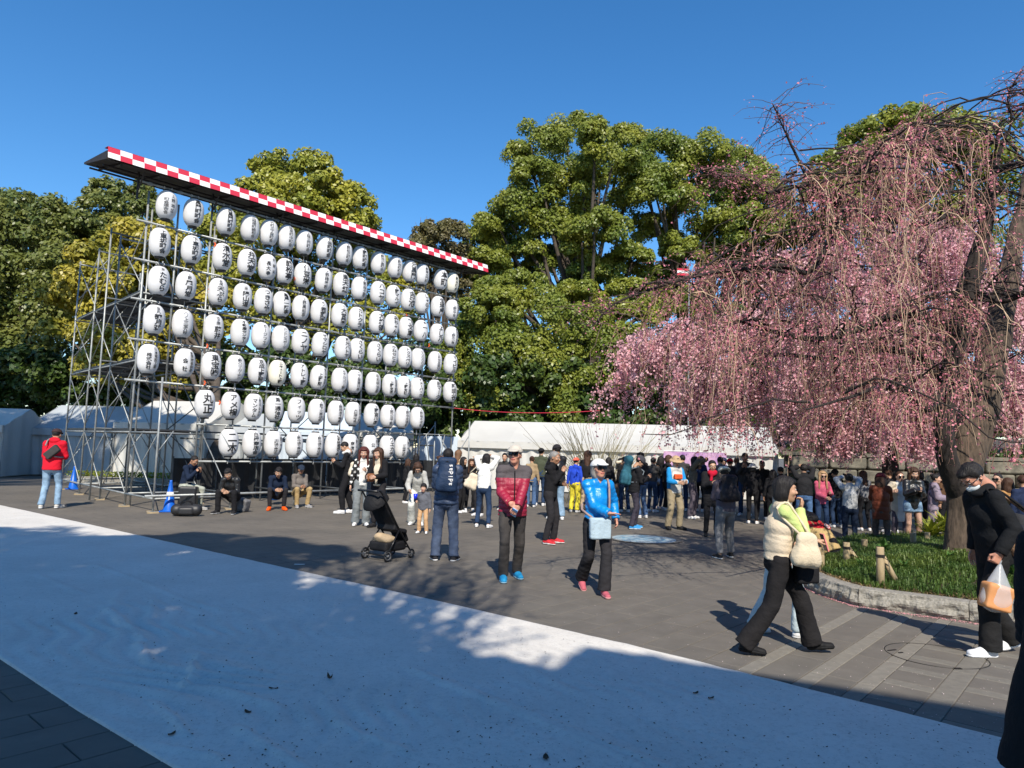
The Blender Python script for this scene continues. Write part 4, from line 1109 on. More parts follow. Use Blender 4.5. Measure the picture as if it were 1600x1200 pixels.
big_tree('camphor_tree', 'yellow green tree top showing over the distant branches at the upper right', B(1400, 40),
         [(1345, 232, 44, 28), (1400, 212, 46, 30), (1455, 205, 46, 28), (1495, 225, 34, 30), (1320, 275, 44, 32), (1390, 265, 56, 36), (1470, 265, 56, 36), (1290, 320, 44, 34), (1350, 330, 56, 36), (1430, 340, 60, 40),
          (1260, 370, 44, 36), (1320, 390, 56, 40), (1540, 250, 50, 50), (1550, 360, 70, 60), (1480, 420, 70, 50)],
         40, M_LEAF_E, 4200, (.16, .32), .45, 4, group=BG)
# behind the frame
big_tree('broadleaf_tree', 'tall yellow green tree rising behind the lantern frame', B(470, 44),
         [(425, 280, 34, 26), (470, 272, 44, 26), (405, 318, 40, 30), (455, 322, 46, 32), (510, 308, 38, 26), (545, 330, 36, 28), (560, 365, 34, 30), (500, 355, 50, 34), (430, 370, 54, 36), (370, 345, 34, 28),
          (345, 395, 44, 36), (400, 430, 54, 40), (480, 430, 60, 44), (560, 440, 56, 44), (610, 470, 40, 36), (340, 460, 50, 44), (430, 500, 60, 44), (520, 520, 64, 44), (610, 540, 56, 44)],
         44, M_LEAF_Y, 4200, (.17, .34), .5, 5, group=BG)
big_tree('broadleaf_tree', 'golden leaved tree leaning left behind the stepped wing of the scaffold', B(337, 25.3),
         [(205, 395, 44, 34), (255, 400, 40, 34), (150, 440, 48, 38), (210, 450, 54, 40), (280, 450, 44, 40), (120, 500, 46, 44), (180, 515, 56, 44), (250, 520, 56, 44), (320, 510, 44, 50), (140, 560, 54, 40), (215, 575, 60, 40), (300, 580, 56, 44)],
         34, M_LEAF_O, 5600, (.14, .30), .30, 6, group=BG, dy=1.8, fork=.25)
big_tree('broadleaf_tree', 'thin crowned brownish tree left of the lantern roof', B(175, 46),
         [(165, 305, 24, 18), (195, 318, 28, 20), (220, 305, 20, 14), (150, 335, 30, 24), (205, 350, 34, 26), (175, 375, 40, 28), (235, 345, 22, 24)],
         46, M_LEAF_B, 2400, (.16, .30), .3, 7, group=BG, ncl=12, nlimb=4)
big_tree('broadleaf_tree', 'dense dark green tree at the left edge of the picture', B(20, 40),
         [(-20, 358, 50, 38), (35, 352, 50, 34), (85, 368, 50, 34), (-10, 390, 60, 44), (60, 395, 60, 44), (120, 385, 44, 36), (-30, 460, 60, 50), (40, 460, 64, 50), (105, 450, 50, 44), (10, 530, 64, 50), (80, 530, 60, 50), (-60, 540, 60, 60), (40, 590, 60, 40)],
         40, M_LEAF_B, 5000, (.16, .32), .5, 8, group=BG)
big_tree('broadleaf_tree', 'small russet brown crown showing between the lantern roof and the camphors', B(690, 40),
         [(668, 372, 22, 18), (700, 378, 28, 22), (655, 400, 20, 18), (705, 415, 32, 26), (665, 425, 26, 22), (725, 450, 26, 30), (690, 470, 34, 30)],
         40, M_LEAF_R, 3400, (.12, .24), .25, 9, group=BG, dy=1.0)
# low dark planting closing the background
low = []
r = np.random.default_rng(5)
for x in range(-140, 1330, 52):
    low.append((x + 13, 678, 44, 34))
    low.append((x, 640 + r.uniform(-14, 10), 50, 44)); low.append((x + 26, 590 + r.uniform(-15, 15), 46, 40))
Ls = []
for q in low:
    yy = 35 + r.uniform(-1.2, 2.5); c = atY(q[0], q[1], yy); Ls.append((c[0], c[1], c[2], q[2] * yy / FPX, 1.8, q[3] * yy / FPX))
V, F = leaf_lobes(Ls, 3000, (.14, .32), r, 12)
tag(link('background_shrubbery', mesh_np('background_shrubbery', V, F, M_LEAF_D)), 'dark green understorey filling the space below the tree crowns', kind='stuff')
low = []
for x in range(1150, 1780, 44): low.append((x, 668 + r.uniform(-12, 8), 46, 32)); low.append((x + 20, 610 + r.uniform(-30, 20), 46, 42)); low.append((x, 540 + r.uniform(-30, 20), 46, 46))
Ls = []
for q in low:
    yy = 32 + r.uniform(-1.2, 1.5); c = atY(q[0], q[1], yy); Ls.append((c[0], c[1], c[2], q[2] * yy / FPX, 1.8, q[3] * yy / FPX))
V, F = leaf_lobes(Ls, 2600, (.14, .30), r, 12)
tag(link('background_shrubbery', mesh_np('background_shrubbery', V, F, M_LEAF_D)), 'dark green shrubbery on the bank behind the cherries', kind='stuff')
# clipped shrubs on top of the retaining wall
for i in range(9):
    f = (i + .5) / 9; c = wa + d * (L_ * f) if False else V3(9.9 + 15.4 * f, 25.4 - 2.25 * f, 1.75)
    rr = np.random.default_rng(60 + i)
    V, F = leaf_lobes([(0, 0, .15, .9, .5, .42), (.5, .1, .1, .6, .4, .34), (-.6, 0, .1, .6, .4, .36)], 700, (.07, .14), rr, 10)
    t = thing('wall_shrub', 'dark evergreen shrub on the retaining wall, %s from its left end' % ORD[i], 'shrub', c, 0, 'shrubs on the retaining wall')
    link('foliage', mesh_np('foliage', V, F, M_LEAF_D), t)
    q = MB(); q.tube([(0, 0, -.1), (.03, 0, .3)], .04, 6); q.build('stem', M_TRUNK, t)
# thin bare tree tips left of the camphors
def bare_tree(name, label, px, py_base, Y, pts, seed, m=M_TWIGD, n=60):
    rng = np.random.default_rng(seed); base = np.array(B(px, Y)); top = atY(px, py_base, Y)
    t = thing(name, label, 'tree', base); b = MB(); b.tube(np.array([base, base * .5 + top * .5 + [.2, 0, 0], top]) - base, [.16, .12, .08], 7); b.build('trunk', M_TRUNK, t, True)
    P = []
    for i in range(n):
        e = atY(px + rng.normal(0, pts[0]), py_base - abs(rng.normal(pts[1], pts[2])), Y + rng.normal(0, .5)); s = top + np.array([0, 0, rng.uniform(-1, .4)])
        T = np.linspace(0, 1, 7)[:, None]; mid = s * .5 + e * .5 + np.array([(e - s)[0] * .25, 0, -.1]); P.append((1 - T) ** 2 * s + 2 * T * (1 - T) * mid + T * T * e)
    P = np.array(P); V, F = batch_tubes(P - base, np.broadcast_to(np.linspace(.035, .008, 7), (len(P), 7)), 4)
    tag(link('branches', mesh_np('branches', V, F, m), t), kind='stuff')
bare_tree('bare_tree', 'thin leafless tree tips between the lantern roof and the camphors', 672, 400, 42, (14, 42, 10), 1)

# ------------------------------------------------------------------ weeping cherries
def poly(pts_px, Y, widths):
    P = np.array([atY(x, y, yy) for (x, y), yy in zip(pts_px, Y)]); n = 14 * (len(P) - 1) + 1
    t = np.linspace(0, len(P) - 1, n)
    # Catmull-Rom
    Q = np.vstack([2 * P[0] - P[1], P, 2 * P[-1] - P[-2]]); i = np.minimum(t.astype(int), len(P) - 2); f = (t - i)[:, None]
    p0, p1, p2, p3 = Q[i], Q[i + 1], Q[i + 2], Q[i + 3]
    C_ = .5 * (2 * p1 + (p2 - p0) * f + (2 * p0 - 5 * p1 + 4 * p2 - p3) * f ** 2 + (3 * p1 - p0 - 3 * p2 + p3) * f ** 3)
    yy = np.interp(t, range(len(P)), Y); w = np.interp(t, range(len(P)), widths) * yy / FPX / 2
    return C_, w
def cherry(name, label, base, trunks, limbs, n_sec, n_twig, sec_len, drop, seed, m_trunks, bud_n, bud_size, m_bud, m_twig, zmin=1.8, extra_y=2.5, twig_r=(.006, .0025), keep=None, rise=.35, side=True, bud_t=(.12, 1), rough=True, secr=(.03, .007), env=None):
    rng = np.random.default_rng(seed); base = np.asarray(base, float)
    t = thing(name, label, 'tree', base)
    for (P, w), m in zip(trunks, m_trunks):
        V, F = tube(P - base, w, 32)
        if rough:
            nv = len(P) * 32
            cen = np.repeat(P - base, 32, 0); dv = V[:nv] - cen
            k = 1 + .13 * snoise(V[:nv] * (1, 1, .35), 9, 3) + .12 * snoise(V[:nv] * (1, 1, .25), 30, 4)
            V[:nv] = cen + dv * k[:, None]
        link('trunk', mesh_np('trunk', V, F, m, smooth=True), t)
    for (P, w) in limbs:
        V, F = tube(P - base, w, 9)
        wob = 1 + .12 * snoise(V, 12, 5); link('limb', mesh_np('limb', V, F, M_BARKD, smooth=True), t)
    # secondary branches
    ALL = np.concatenate([P for P, w in trunks + limbs]); WT = np.concatenate([np.full(len(P), 1.0 if i >= len(trunks) else .35) for i, (P, w) in enumerate(trunks + limbs)])
    hi = ALL[:, 2] > base[2] + 2.0; ALL, WT = ALL[hi], WT[hi]
    st = ALL[rng.choice(len(ALL), n_sec, p=WT / WT.sum())] + rng.normal(0, .05, (n_sec, 3))
    ang = rng.uniform(0, 2 * PI, n_sec); ln = rng.uniform(*sec_len, n_sec)
    D = np.c_[np.cos(ang), np.sin(ang) * extra_y / 2.5, np.zeros(n_sec)]
    K = 10; T = np.linspace(0, 1, K)
    S = st[:, None] + D[:, None] * (ln[:, None] * T)[..., None]
    S[..., 2] += ln[:, None] * (rise * rng.uniform(.2, 1.5, n_sec)[:, None] * T * 1.6 - (.35 + .55 * rng.random(n_sec))[:, None] * T ** 2.2)
    S += .06 * np.cumsum(rng.normal(size=S.shape), axis=1) * (ln / 3)[:, None, None]
    if keep is not None:
        kk = keep(S[:, -1]); S = S[kk]
    S[..., 2] = np.maximum(S[..., 2], zmin)
    if env is not None:
        S = S[(S[:, -1, 0] > EP[1, 0] - .2) & ((S[..., 2] - env(S[..., 0]) + .20 * np.maximum(0, TREE_B[1] - .5 - S[..., 1])).max(1) < .10)]
    V, F = batch_tubes(S - base, np.broadcast_to(np.linspace(secr[0], secr[1], K), (len(S), K)), 5)
    tag(link('branches', mesh_np('branches', V, F, M_BARKD, smooth=True), t), kind='stuff')
    # hanging twigs
    ia = rng.integers(0, len(S), n_twig); ta = rng.uniform(.15, 1, n_twig) * (K - 1); i0 = np.minimum(ta.astype(int), K - 2); f = (ta - i0)[:, None]
    st = S[ia, i0] * (1 - f) + S[ia, i0 + 1] * f; dr = S[ia, i0 + 1] - S[ia, i0]; dr /= np.linalg.norm(dr, axis=1)[:, None]
    a2 = rng.uniform(0, 2 * PI, n_twig); O = dr * .7 + np.c_[np.cos(a2), np.sin(a2), rng.uniform(-.1, .7, n_twig)] * .75 + (np.array([-.32, 0, 0]) if env is not None else 0)
    L_ = rng.gamma(3.2, drop / 3.2, n_twig).clip(.3, drop * 2.4); L_ = np.minimum(L_, np.maximum(.25, (st[:, 2] - zmin) * rng.uniform(.7, 1.1, n_twig) + .3))
    K2 = 12; T = np.linspace(0, 1, K2)[None]
    out = np.minimum(L_ * .45, .9)[:, None]
    X = st[:, None] + O[:, None] * (out * (1 - np.exp(-2.6 * T)))[..., None]
    X[..., 2] -= L_[:, None] * (T ** 1.55) * .92
    X += .022 * np.cumsum(rng.normal(size=X.shape), axis=1) * L_[:, None, None]
    X[..., 2] = np.maximum(X[..., 2], zmin - .25)
    if env is not None: X = X[((X[..., 2] - env(X[..., 0]) + .20 * np.maximum(0, TREE_B[1] - .5 - X[..., 1])).max(1) < .30) & (X[:, -1, 0] > EP[1, 0] - .1)]
    if side:    # side twiglets
        n2 = int(n_twig * 1.15); ib = rng.integers(0, len(X), n2); kb = rng.integers(1, K2 - 3, n2); s2 = X[ib, kb]; a3 = rng.uniform(0, 2 * PI, n2); l2 = rng.uniform(.15, .6, n2)
        Y2 = s2[:, None] + (np.c_[np.cos(a3), np.sin(a3), np.zeros(n2)] * (l2 * .45)[:, None])[:, None] * (1 - np.exp(-2 * T))[..., None]
        Y2[..., 2] -= l2[:, None] * T ** 1.4; Y2 += .012 * np.cumsum(rng.normal(size=Y2.shape), axis=1) * l2[:, None, None]
        XX = np.concatenate([X, Y2])
    else: XX = X
    if env is not None:
        nearT = (np.abs(XX[:, 5, 0] - TREE_B[0] - .1) < .75) & (XX[:, 5, 1] < TREE_B[1] + .2); XX = XX[~nearT | (rng.random(len(XX)) < .14)]
    R_ = np.broadcast_to(np.linspace(twig_r[0], twig_r[1], K2), (len(XX), K2)) * rng.uniform(.6, 1.4, (len(XX), 1))
    V, F = batch_tubes(XX - base, R_, 3)
    mi = np.repeat((np.random.default_rng(seed + 1).random(len(XX)) < (.38 if m_twig is M_TWIG else 0)).astype(int), len(F) // len(XX))
    tag(link('hanging_twigs', mesh_np('hanging_twigs', V, F, [m_twig, M_TWIGL], mi, smooth=True), t), kind='stuff')
    # buds / blossom
    n = bud_n; ic = rng.integers(0, len(XX), n); tc_ = rng.uniform(bud_t[0], bud_t[1], n) * (K2 - 1.001); j = tc_.astype(int); f = (tc_ - j)[:, None]
    P = XX[ic, j] * (1 - f) + XX[ic, j + 1] * f + rng.normal(0, bud_size[1] * .6, (n, 3))
    V, F = quads_at(P - base, rng.normal(size=(n, 3)), rng.uniform(*bud_size, n), .8, rng)
    tag(link('blossom', mesh_np('blossom', V, F, m_bud), t), kind='stuff')
    return t
tb = np.array([TREE_B[0], TREE_B[1], .28])
Yt = TREE_B[1]
main = poly([(1500, 900), (1497, 850), (1500, 800), (1505, 760), (1515, 700), (1530, 640), (1545, 580), (1556, 526), (1575, 440), (1592, 350), (1610, 250)], [Yt, Yt, Yt, Yt, Yt + .1, Yt + .2, Yt + .3, Yt + .4, Yt + .6, Yt + .8, Yt + 1], [50, 38, 38, 46, 54, 52, 46, 42, 32, 22, 12])
dark = poly([(1500, 780), (1484, 730), (1474, 670), (1484, 590), (1500, 510), (1515, 447), (1543, 344), (1552, 275), (1572, 205)], [Yt, Yt - .15, Yt - .3, Yt - .4, Yt - .5, Yt - .6, Yt - .7, Yt - .8, Yt - .9], [32, 32, 30, 30, 30, 30, 20, 12, 3])
SPT = [poly([(1560, 240), (1580, 190), (1575, 150), (1596, 110)], [Yt - .85, Yt - .9, Yt - 1, Yt - 1], [5, 3.5, 2.5, 1.2])]
limbs = [poly([(1492, 515), (1460, 500), (1430, 492), (1390, 496), (1340, 515), (1280, 530), (1215, 520), (1150, 500)], np.linspace(Yt - .45, Yt - 1.3, 8), [15, 13, 12, 12, 11, 9, 7, 4]),
         poly([(1480, 600), (1440, 560), (1370, 545), (1290, 560), (1210, 555), (1140, 585)], np.linspace(Yt - .4, Yt + 1.5, 6), [14, 12, 11, 8, 6, 4]),
         poly([(1543, 344), (1500, 330), (1440, 350), (1370, 340), (1310, 318), (1276, 302), (1239, 232), (1222, 195), (1207, 162)], np.linspace(Yt - .7, Yt - 1.6, 9), [11, 9, 8, 7, 7, 5, 4, 2.5, 1.5]),
         poly([(1290, 308), (1240, 290), (1200, 300), (1165, 277), (1120, 275), (1085, 262)], np.linspace(Yt - 1.6, Yt - 2.2, 6), [4, 3.5, 3, 2.5, 2, 1]),
         poly([(1320, 322), (1270, 420), (1225, 415), (1180, 418), (1120, 425), (1066, 437), (1010, 455), (960, 475), (925, 510)], np.linspace(Yt - 1.5, Yt - 2.6, 9), [9, 8, 8, 7, 6, 5, 4, 3, 2]),
         poly([(1250, 235), (1300, 232), (1370, 243), (1420, 215), (1455, 190)], np.linspace(Yt - 1.6, Yt - 1.0, 5), [3, 2.5, 2, 1.8, 1.2]),
         poly([(1515, 447), (1560, 470), (1620, 455), (1690, 480)], np.linspace(Yt - .6, Yt - 1.4, 4), [14, 12, 10, 7]),
         poly([(1553, 270), (1600, 255), (1660, 270), (1730, 300)], np.linspace(Yt - .8, Yt - 1.4, 4), [8, 7, 6, 4]),
         poly([(1543, 344), (1490, 250), (1430, 225), (1390, 250), (1340, 270)], np.linspace(Yt - .7, Yt - 2.2, 5), [8, 7, 6, 5, 3]),
         SPT[0],
         poly([(1484, 590), (1450, 640), (1400, 600), (1330, 620), (1260, 640)], np.linspace(Yt - .4, Yt - 2.4, 5), [12, 10, 7, 5, 3])]
EP = np.array([atY(x, y, Yt - .5) for x, y in ((870, 700), (905, 580), (960, 465), (1060, 415), (1130, 350), (1180, 300), (1240, 270), (1310, 250), (1400, 195), (1480, 165), (1600, 130), (1750, 150))])
CH_ENV = lambda X: np.interp(X, EP[:, 0], EP[:, 2])
CH = cherry('weeping_cherry_tree', 'weeping cherry with forked trunk and long bare drooping twigs in bud, front right', tb, [main, dark], limbs, 340, 1250, (.6, 2.2), 1.5, 3, [M_BARK, M_BARKD],
            30000, (.018, .040), M_BUD, M_TWIG, zmin=1.9, extra_y=2.2, keep=lambda e: (e[:, 1] > 6.3), twig_r=(.0050, .0018), env=CH_ENV, secr=(.015, .005))
# sprays of short budded twigs along the high bare limbs
rng = np.random.default_rng(55); SP = []
for li, n_ in ((2, 90), (3, 60), (4, 70), (5, 50), (8, 60), (7, 60), (9, 60)):
    P_ = limbs[li][0]; P_ = P_[len(P_) // 3:]
    for i in range(n_):
        s_ = P_[rng.integers(0, len(P_))]; a_ = rng.uniform(0, 6.28); l_ = rng.uniform(.25, .9); e_ = rng.uniform(-.2, .8); T_ = np.linspace(0, 1, 8)[:, None]
        D_ = np.array([math.cos(a_) * math.cos(e_), math.sin(a_) * math.cos(e_), math.sin(e_)])
        q_ = s_ + D_ * T_ * l_ - np.array([0, 0, 1]) * (T_ ** 2) * l_ * .5 + .02 * np.cumsum(rng.normal(size=(8, 3)), axis=0) * l_; SP.append(q_)
SP = np.array(SP); V, F = batch_tubes(SP - tb, np.broadcast_to(np.linspace(.006, .0022, 8), (len(SP), 8)), 3)
tag(link('spray_twigs', mesh_np('spray_twigs', V, F, M_TWIGD, smooth=True), CH), kind='stuff')
n_ = 4500; P_ = SP[rng.integers(0, len(SP), n_), rng.integers(1, 8, n_)] + rng.normal(0, .03, (n_, 3)); V, F = quads_at(P_ - tb, rng.normal(size=(n_, 3)), rng.uniform(.015, .035, n_), .8, rng); tag(link('spray_buds', mesh_np('spray_buds', V, F, M_BUD), CH), kind='stuff')
# flowering cherry behind
bb = np.array([*B(1395, 17)[:2], 0.0])
tr = poly([(1395, 800), (1392, 720), (1400, 640), (1395, 560), (1410, 500)], [17, 17, 17, 17, 17], [26, 22, 20, 16, 12])
lm = [poly([(1395, 640), (1340, 560), (1270, 520), (1190, 500), (1110, 520), (1050, 550)], np.linspace(17, 16, 6), [14, 12, 10, 8, 6, 4]),
      poly([(1400, 600), (1350, 500), (1300, 440), (1240, 420)], np.linspace(17, 17.5, 4), [12, 10, 7, 4]),
      poly([(1400, 560), (1430, 460), (1440, 400), (1410, 350)], np.linspace(17, 17.5, 4), [12, 9, 6, 4]),
      poly([(1400, 600), (1480, 520), (1560, 470), (1640, 440), (1720, 430)], np.linspace(17, 17.5, 5), [12, 10, 8, 6, 4]),
      poly([(1395, 680), (1330, 620), (1250, 600), (1160, 600), (1080, 610)], np.linspace(17, 18, 5), [10, 8, 7, 5, 3]),
      poly([(1400, 640), (1470, 600), (1550, 590), (1640, 580)], np.linspace(17, 16, 4), [10, 8, 6, 4])]
cherry('flowering_cherry_tree', 'cherry tree in dense pink blossom behind the bare weeping one', bb, [tr], lm, 320, 3600, (.7, 2.0), 1.1, 4, [M_BARKD], 210000, (.045, .085), M_BLOSSOM, M_TWIGD, zmin=2.0, side=True, twig_r=(.007, .003), bud_t=(.02, 1))
# loose arching shrub left of the cherries
rng = np.random.default_rng(17); base = np.array(B(935, 23)); P = []
for i in range(130):
    a = rng.uniform(0, 6.28); l = rng.uniform(1.0, 3.0); s = base + [rng.normal(0, .4), rng.normal(0, .3), 0]; T = np.linspace(0, 1, 9)[:, None]
    P.append(s + np.c_[np.cos(a) * T * l * .8, np.sin(a) * T * l * .4, 2.0 * T * rng.uniform(.8, 1.5) + (.5 - .7 * T) * T * l * .3])
P = np.array(P); V, F = batch_tubes(P - base, np.broadcast_to(np.linspace(.014, .004, 9), (len(P), 9)), 3)
t = thing('bare_shrub', 'loose arching leafless shrub in front of the long tent, left of the cherry', 'shrub', base); link('branches', mesh_np('branches', V, F, mat('pale_twig', (.22, .19, .10), .8)), t)

# ------------------------------------------------------------------ behind the viewer: hall and trees that shade the foreground
hall = thing('hall', 'flat roofed hall behind the viewer whose shade falls over the foreground', 'building', (0, -12, 0))
def shade_pt(px, py, h): p = at(px, py); k = h / math.tan(SUN_EL); return V3(p[0] + SUN_DX * k, p[1] + SUN_DY * k, h)
HH = 10.0
e1, e2 = shade_pt(955, 1018, HH + .5), shade_pt(1570, 1112, HH + .5)
e1[2] = e2[2] = HH
de = nrm(e2 - e1); nb_ = V3(-de[1], de[0], 0); nb_ = nb_ if nb_[1] < 0 else -nb_
c0 = e1 - de * 0.25; c1 = e2 + de * 14
q = MB(); o = V3(0, -12, 0)
V = [c0, c1, c1 + nb_ * 14, c0 + nb_ * 14]; V = [v - o for v in V]
q.add(V + [v + V3(0, 0, .5) for v in V], np.array([[3, 2, 1, 0], [4, 5, 6, 7], [0, 1, 5, 4], [1, 2, 6, 5], [2, 3, 7, 6], [3, 0, 4, 7]]))
q.build('roof', M_GRANITE, hall)
w0_, w1_ = c0 + de * 1 + nb_ * 1.5, c1 + nb_ * 1.5; q = MB()
V = [np.array([v[0], v[1], 0]) - o for v in (w0_, w1_, w1_ + nb_ * 12, w0_ + nb_ * 12)]
q.add(V + [v + V3(0, 0, HH) for v in V], np.array([[0, 1, 5, 4], [1, 2, 6, 5], [2, 3, 7, 6], [3, 0, 4, 7]])); q.build('walls', mat('concrete', (.3, .29, .27), .9, var=.15, vscale=2), hall)
dk = mat('dark_glass', (.03, .04, .05), .15)
for k in range(7):
    p = w0_ + (w1_ - w0_) * (k + .5) / 7 - nb_ * .03; q = MB(); q.box(np.array([p[0], p[1], 4.0]) - o, (1.7, .06, 2.6), math.atan2(de[1], de[0])); q.build('window', dk, hall)

def shade_tree(label, lobes, base, per, size, seed, m=M_LEAF_E, ncl=14, nlimb=3):
    rng = np.random.default_rng(seed); L_ = []
    for (px, py, h, rr_) in lobes:
        c = shade_pt(px, py, h); L_.append((c[0], c[1], c[2], rr_, rr_, rr_ * .8))
    base = V3(*base, 0); t = thing('shade_tree', label, 'tree', base, 0, 'trees behind the viewer')
    V, F = leaf_lobes(L_, per, size, rng, ncl); link('crown', mesh_np('crown', V - base, F, m), t)
    top = V3(np.mean([l[0] for l in L_]), np.mean([l[1] for l in L_]), np.mean([l[2] for l in L_]))
    b = MB(); b.tube(np.array([base - [0, 0, .2], base * .6 + top * .4, base * .2 + top * .8]) - base, [.45, .32, .2], 9); b.build('trunk', M_TRUNK, t, True)
    b = MB(); s = base * .45 + top * .55
    for l in L_:
        for k in range(nlimb):
            e = np.array(l[:3]) + rng.uniform(-1.1, 1.1, 3) * np.array(l[3:]); T = np.linspace(0, 1, 7)[:, None]; m1 = s * .5 + e * .5 + rng.normal(0, .4, 3)
            b.tube((1 - T) ** 2 * s + 2 * T * (1 - T) * m1 + T * T * e - base, .12 * (1 - .8 * T[:, 0]) + .012, 5, cap=False)
    b.build('limbs', M_TRUNK, t, True)
shade_tree('dense tree behind the viewer shading the left half of the cloth',
           [(60, 885, 11, 1.7), (150, 870, 11, 1.7), (250, 875, 11.5, 1.6), (30, 940, 10, 1.5), (140, 925, 10, 1.5), (350, 880, 12, 1.3), (260, 935, 10.5, 1.4), (360, 940, 11, 1.2), (440, 870, 12, 1.1), (-80, 870, 11, 2), (-80, 960, 10, 1.6),
            (290, 850, 12.5, 1.3), (390, 860, 12.5, 1.1), (210, 855, 12.5, 1.2), (-60, 850, 12, 1.6), (80, 862, 12, 1.3), (455, 950, 11, .35)],
           (-7.5, -5.5), 3400, (.10, .22), 71)
shade_tree('second tree behind the viewer shading the near left of the cloth',
           [(60, 1010, 9, 1.0), (180, 1030, 9, 1.0), (300, 1000, 9.5, 1.0), (400, 1060, 9.5, .7), (515, 1110, 10, .45), (100, 1100, 8.5, .9), (250, 1110, 8.5, .9), (400, 1090, 9, .9), (540, 1090, 9, .9), (660, 1090, 9.5, .9), (740, 1105, 9.5, .6), (650, 1105, 9.5, .45),
            (350, 1180, 8, .9), (600, 1180, 8, .9), (150, 1190, 8, .9), (800, 1120, 9, .9), (775, 1068, 10, .4), (945, 1046, 10.5, .34), (990, 1040, 10.5, .25), (700, 1150, 9, .8), (-60, 1060, 9, 1), (-60, 1150, 8.5, 1), (575, 1112, 9.5, .5), (840, 1100, 9.5, .5)],
           (-3.2, -6.5), 2600, (.08, .18), 72)
shade_tree('tall tree out of view at the left whose shade falls over the left tents',
           [(-60, 745, 17, 2.6), (10, 742, 17, 2.6), (70, 745, 17, 2.6), (135, 742, 17, 2.4), (-20, 728, 17, 2.6), (60, 726, 17, 2.6), (140, 727, 17, 2.2), (190, 745, 16, 1.2), (225, 735, 16.5, 1.2), (262, 750, 16, 1.1), (240, 747, 17, 1.2), (300, 751, 17, 1.0), (325, 756, 17, .8), (250, 741, 17, 1.2), (215, 740, 17, 1.5), (-120, 740, 17, 2.6)],
           (-20, 9), 3000, (.16, .34), 73)
# bare topped tree giving the loose dapples in the middle
rng = np.random.default_rng(5); base = V3(-1.6, -7.2, 0); t = thing('shade_tree', 'nearly leafless tree behind the viewer throwing thin branch shadows', 'tree', base, 0, 'trees behind the viewer')
b = MB(); top = shade_pt(560, 960, 9.5); b.tube(np.array([base, base * .5 + top * .5 + [.3, 0, 0], top * .8 + base * .2]) - base, [.3, .2, .12], 8); b.build('trunk', M_TRUNK, t, True)
P = []
for i in range(150):
    e = shade_pt(rng.uniform(430, 800), rng.uniform(855, 1010), rng.uniform(9.5, 13)) + rng.normal(0, .3, 3); s = (top * .8 + base * .2) + rng.normal(0, .5, 3); T = np.linspace(0, 1, 9)[:, None]; m1 = s * .5 + e * .5 + rng.normal(0, .6, 3)
    P.append((1 - T) ** 2 * s + 2 * T * (1 - T) * m1 + T * T * e)
P = np.array(P); V, F = batch_tubes(P - base, np.broadcast_to(np.linspace(.05, .012, 9), (len(P), 9)), 5); link('branches', mesh_np('branches', V, F, M_TRUNK), t)
Q = P[:, 5:].reshape(-1, 3); Q = np.repeat(Q, 5, 0) + rng.normal(0, .22, (len(Q) * 5, 3)); V, F = quads_at(Q - base, rng.normal(size=Q.shape), rng.uniform(.05, .13, len(Q)), .6, rng); link('crown', mesh_np('crown', V, F, M_LEAF_E), t)
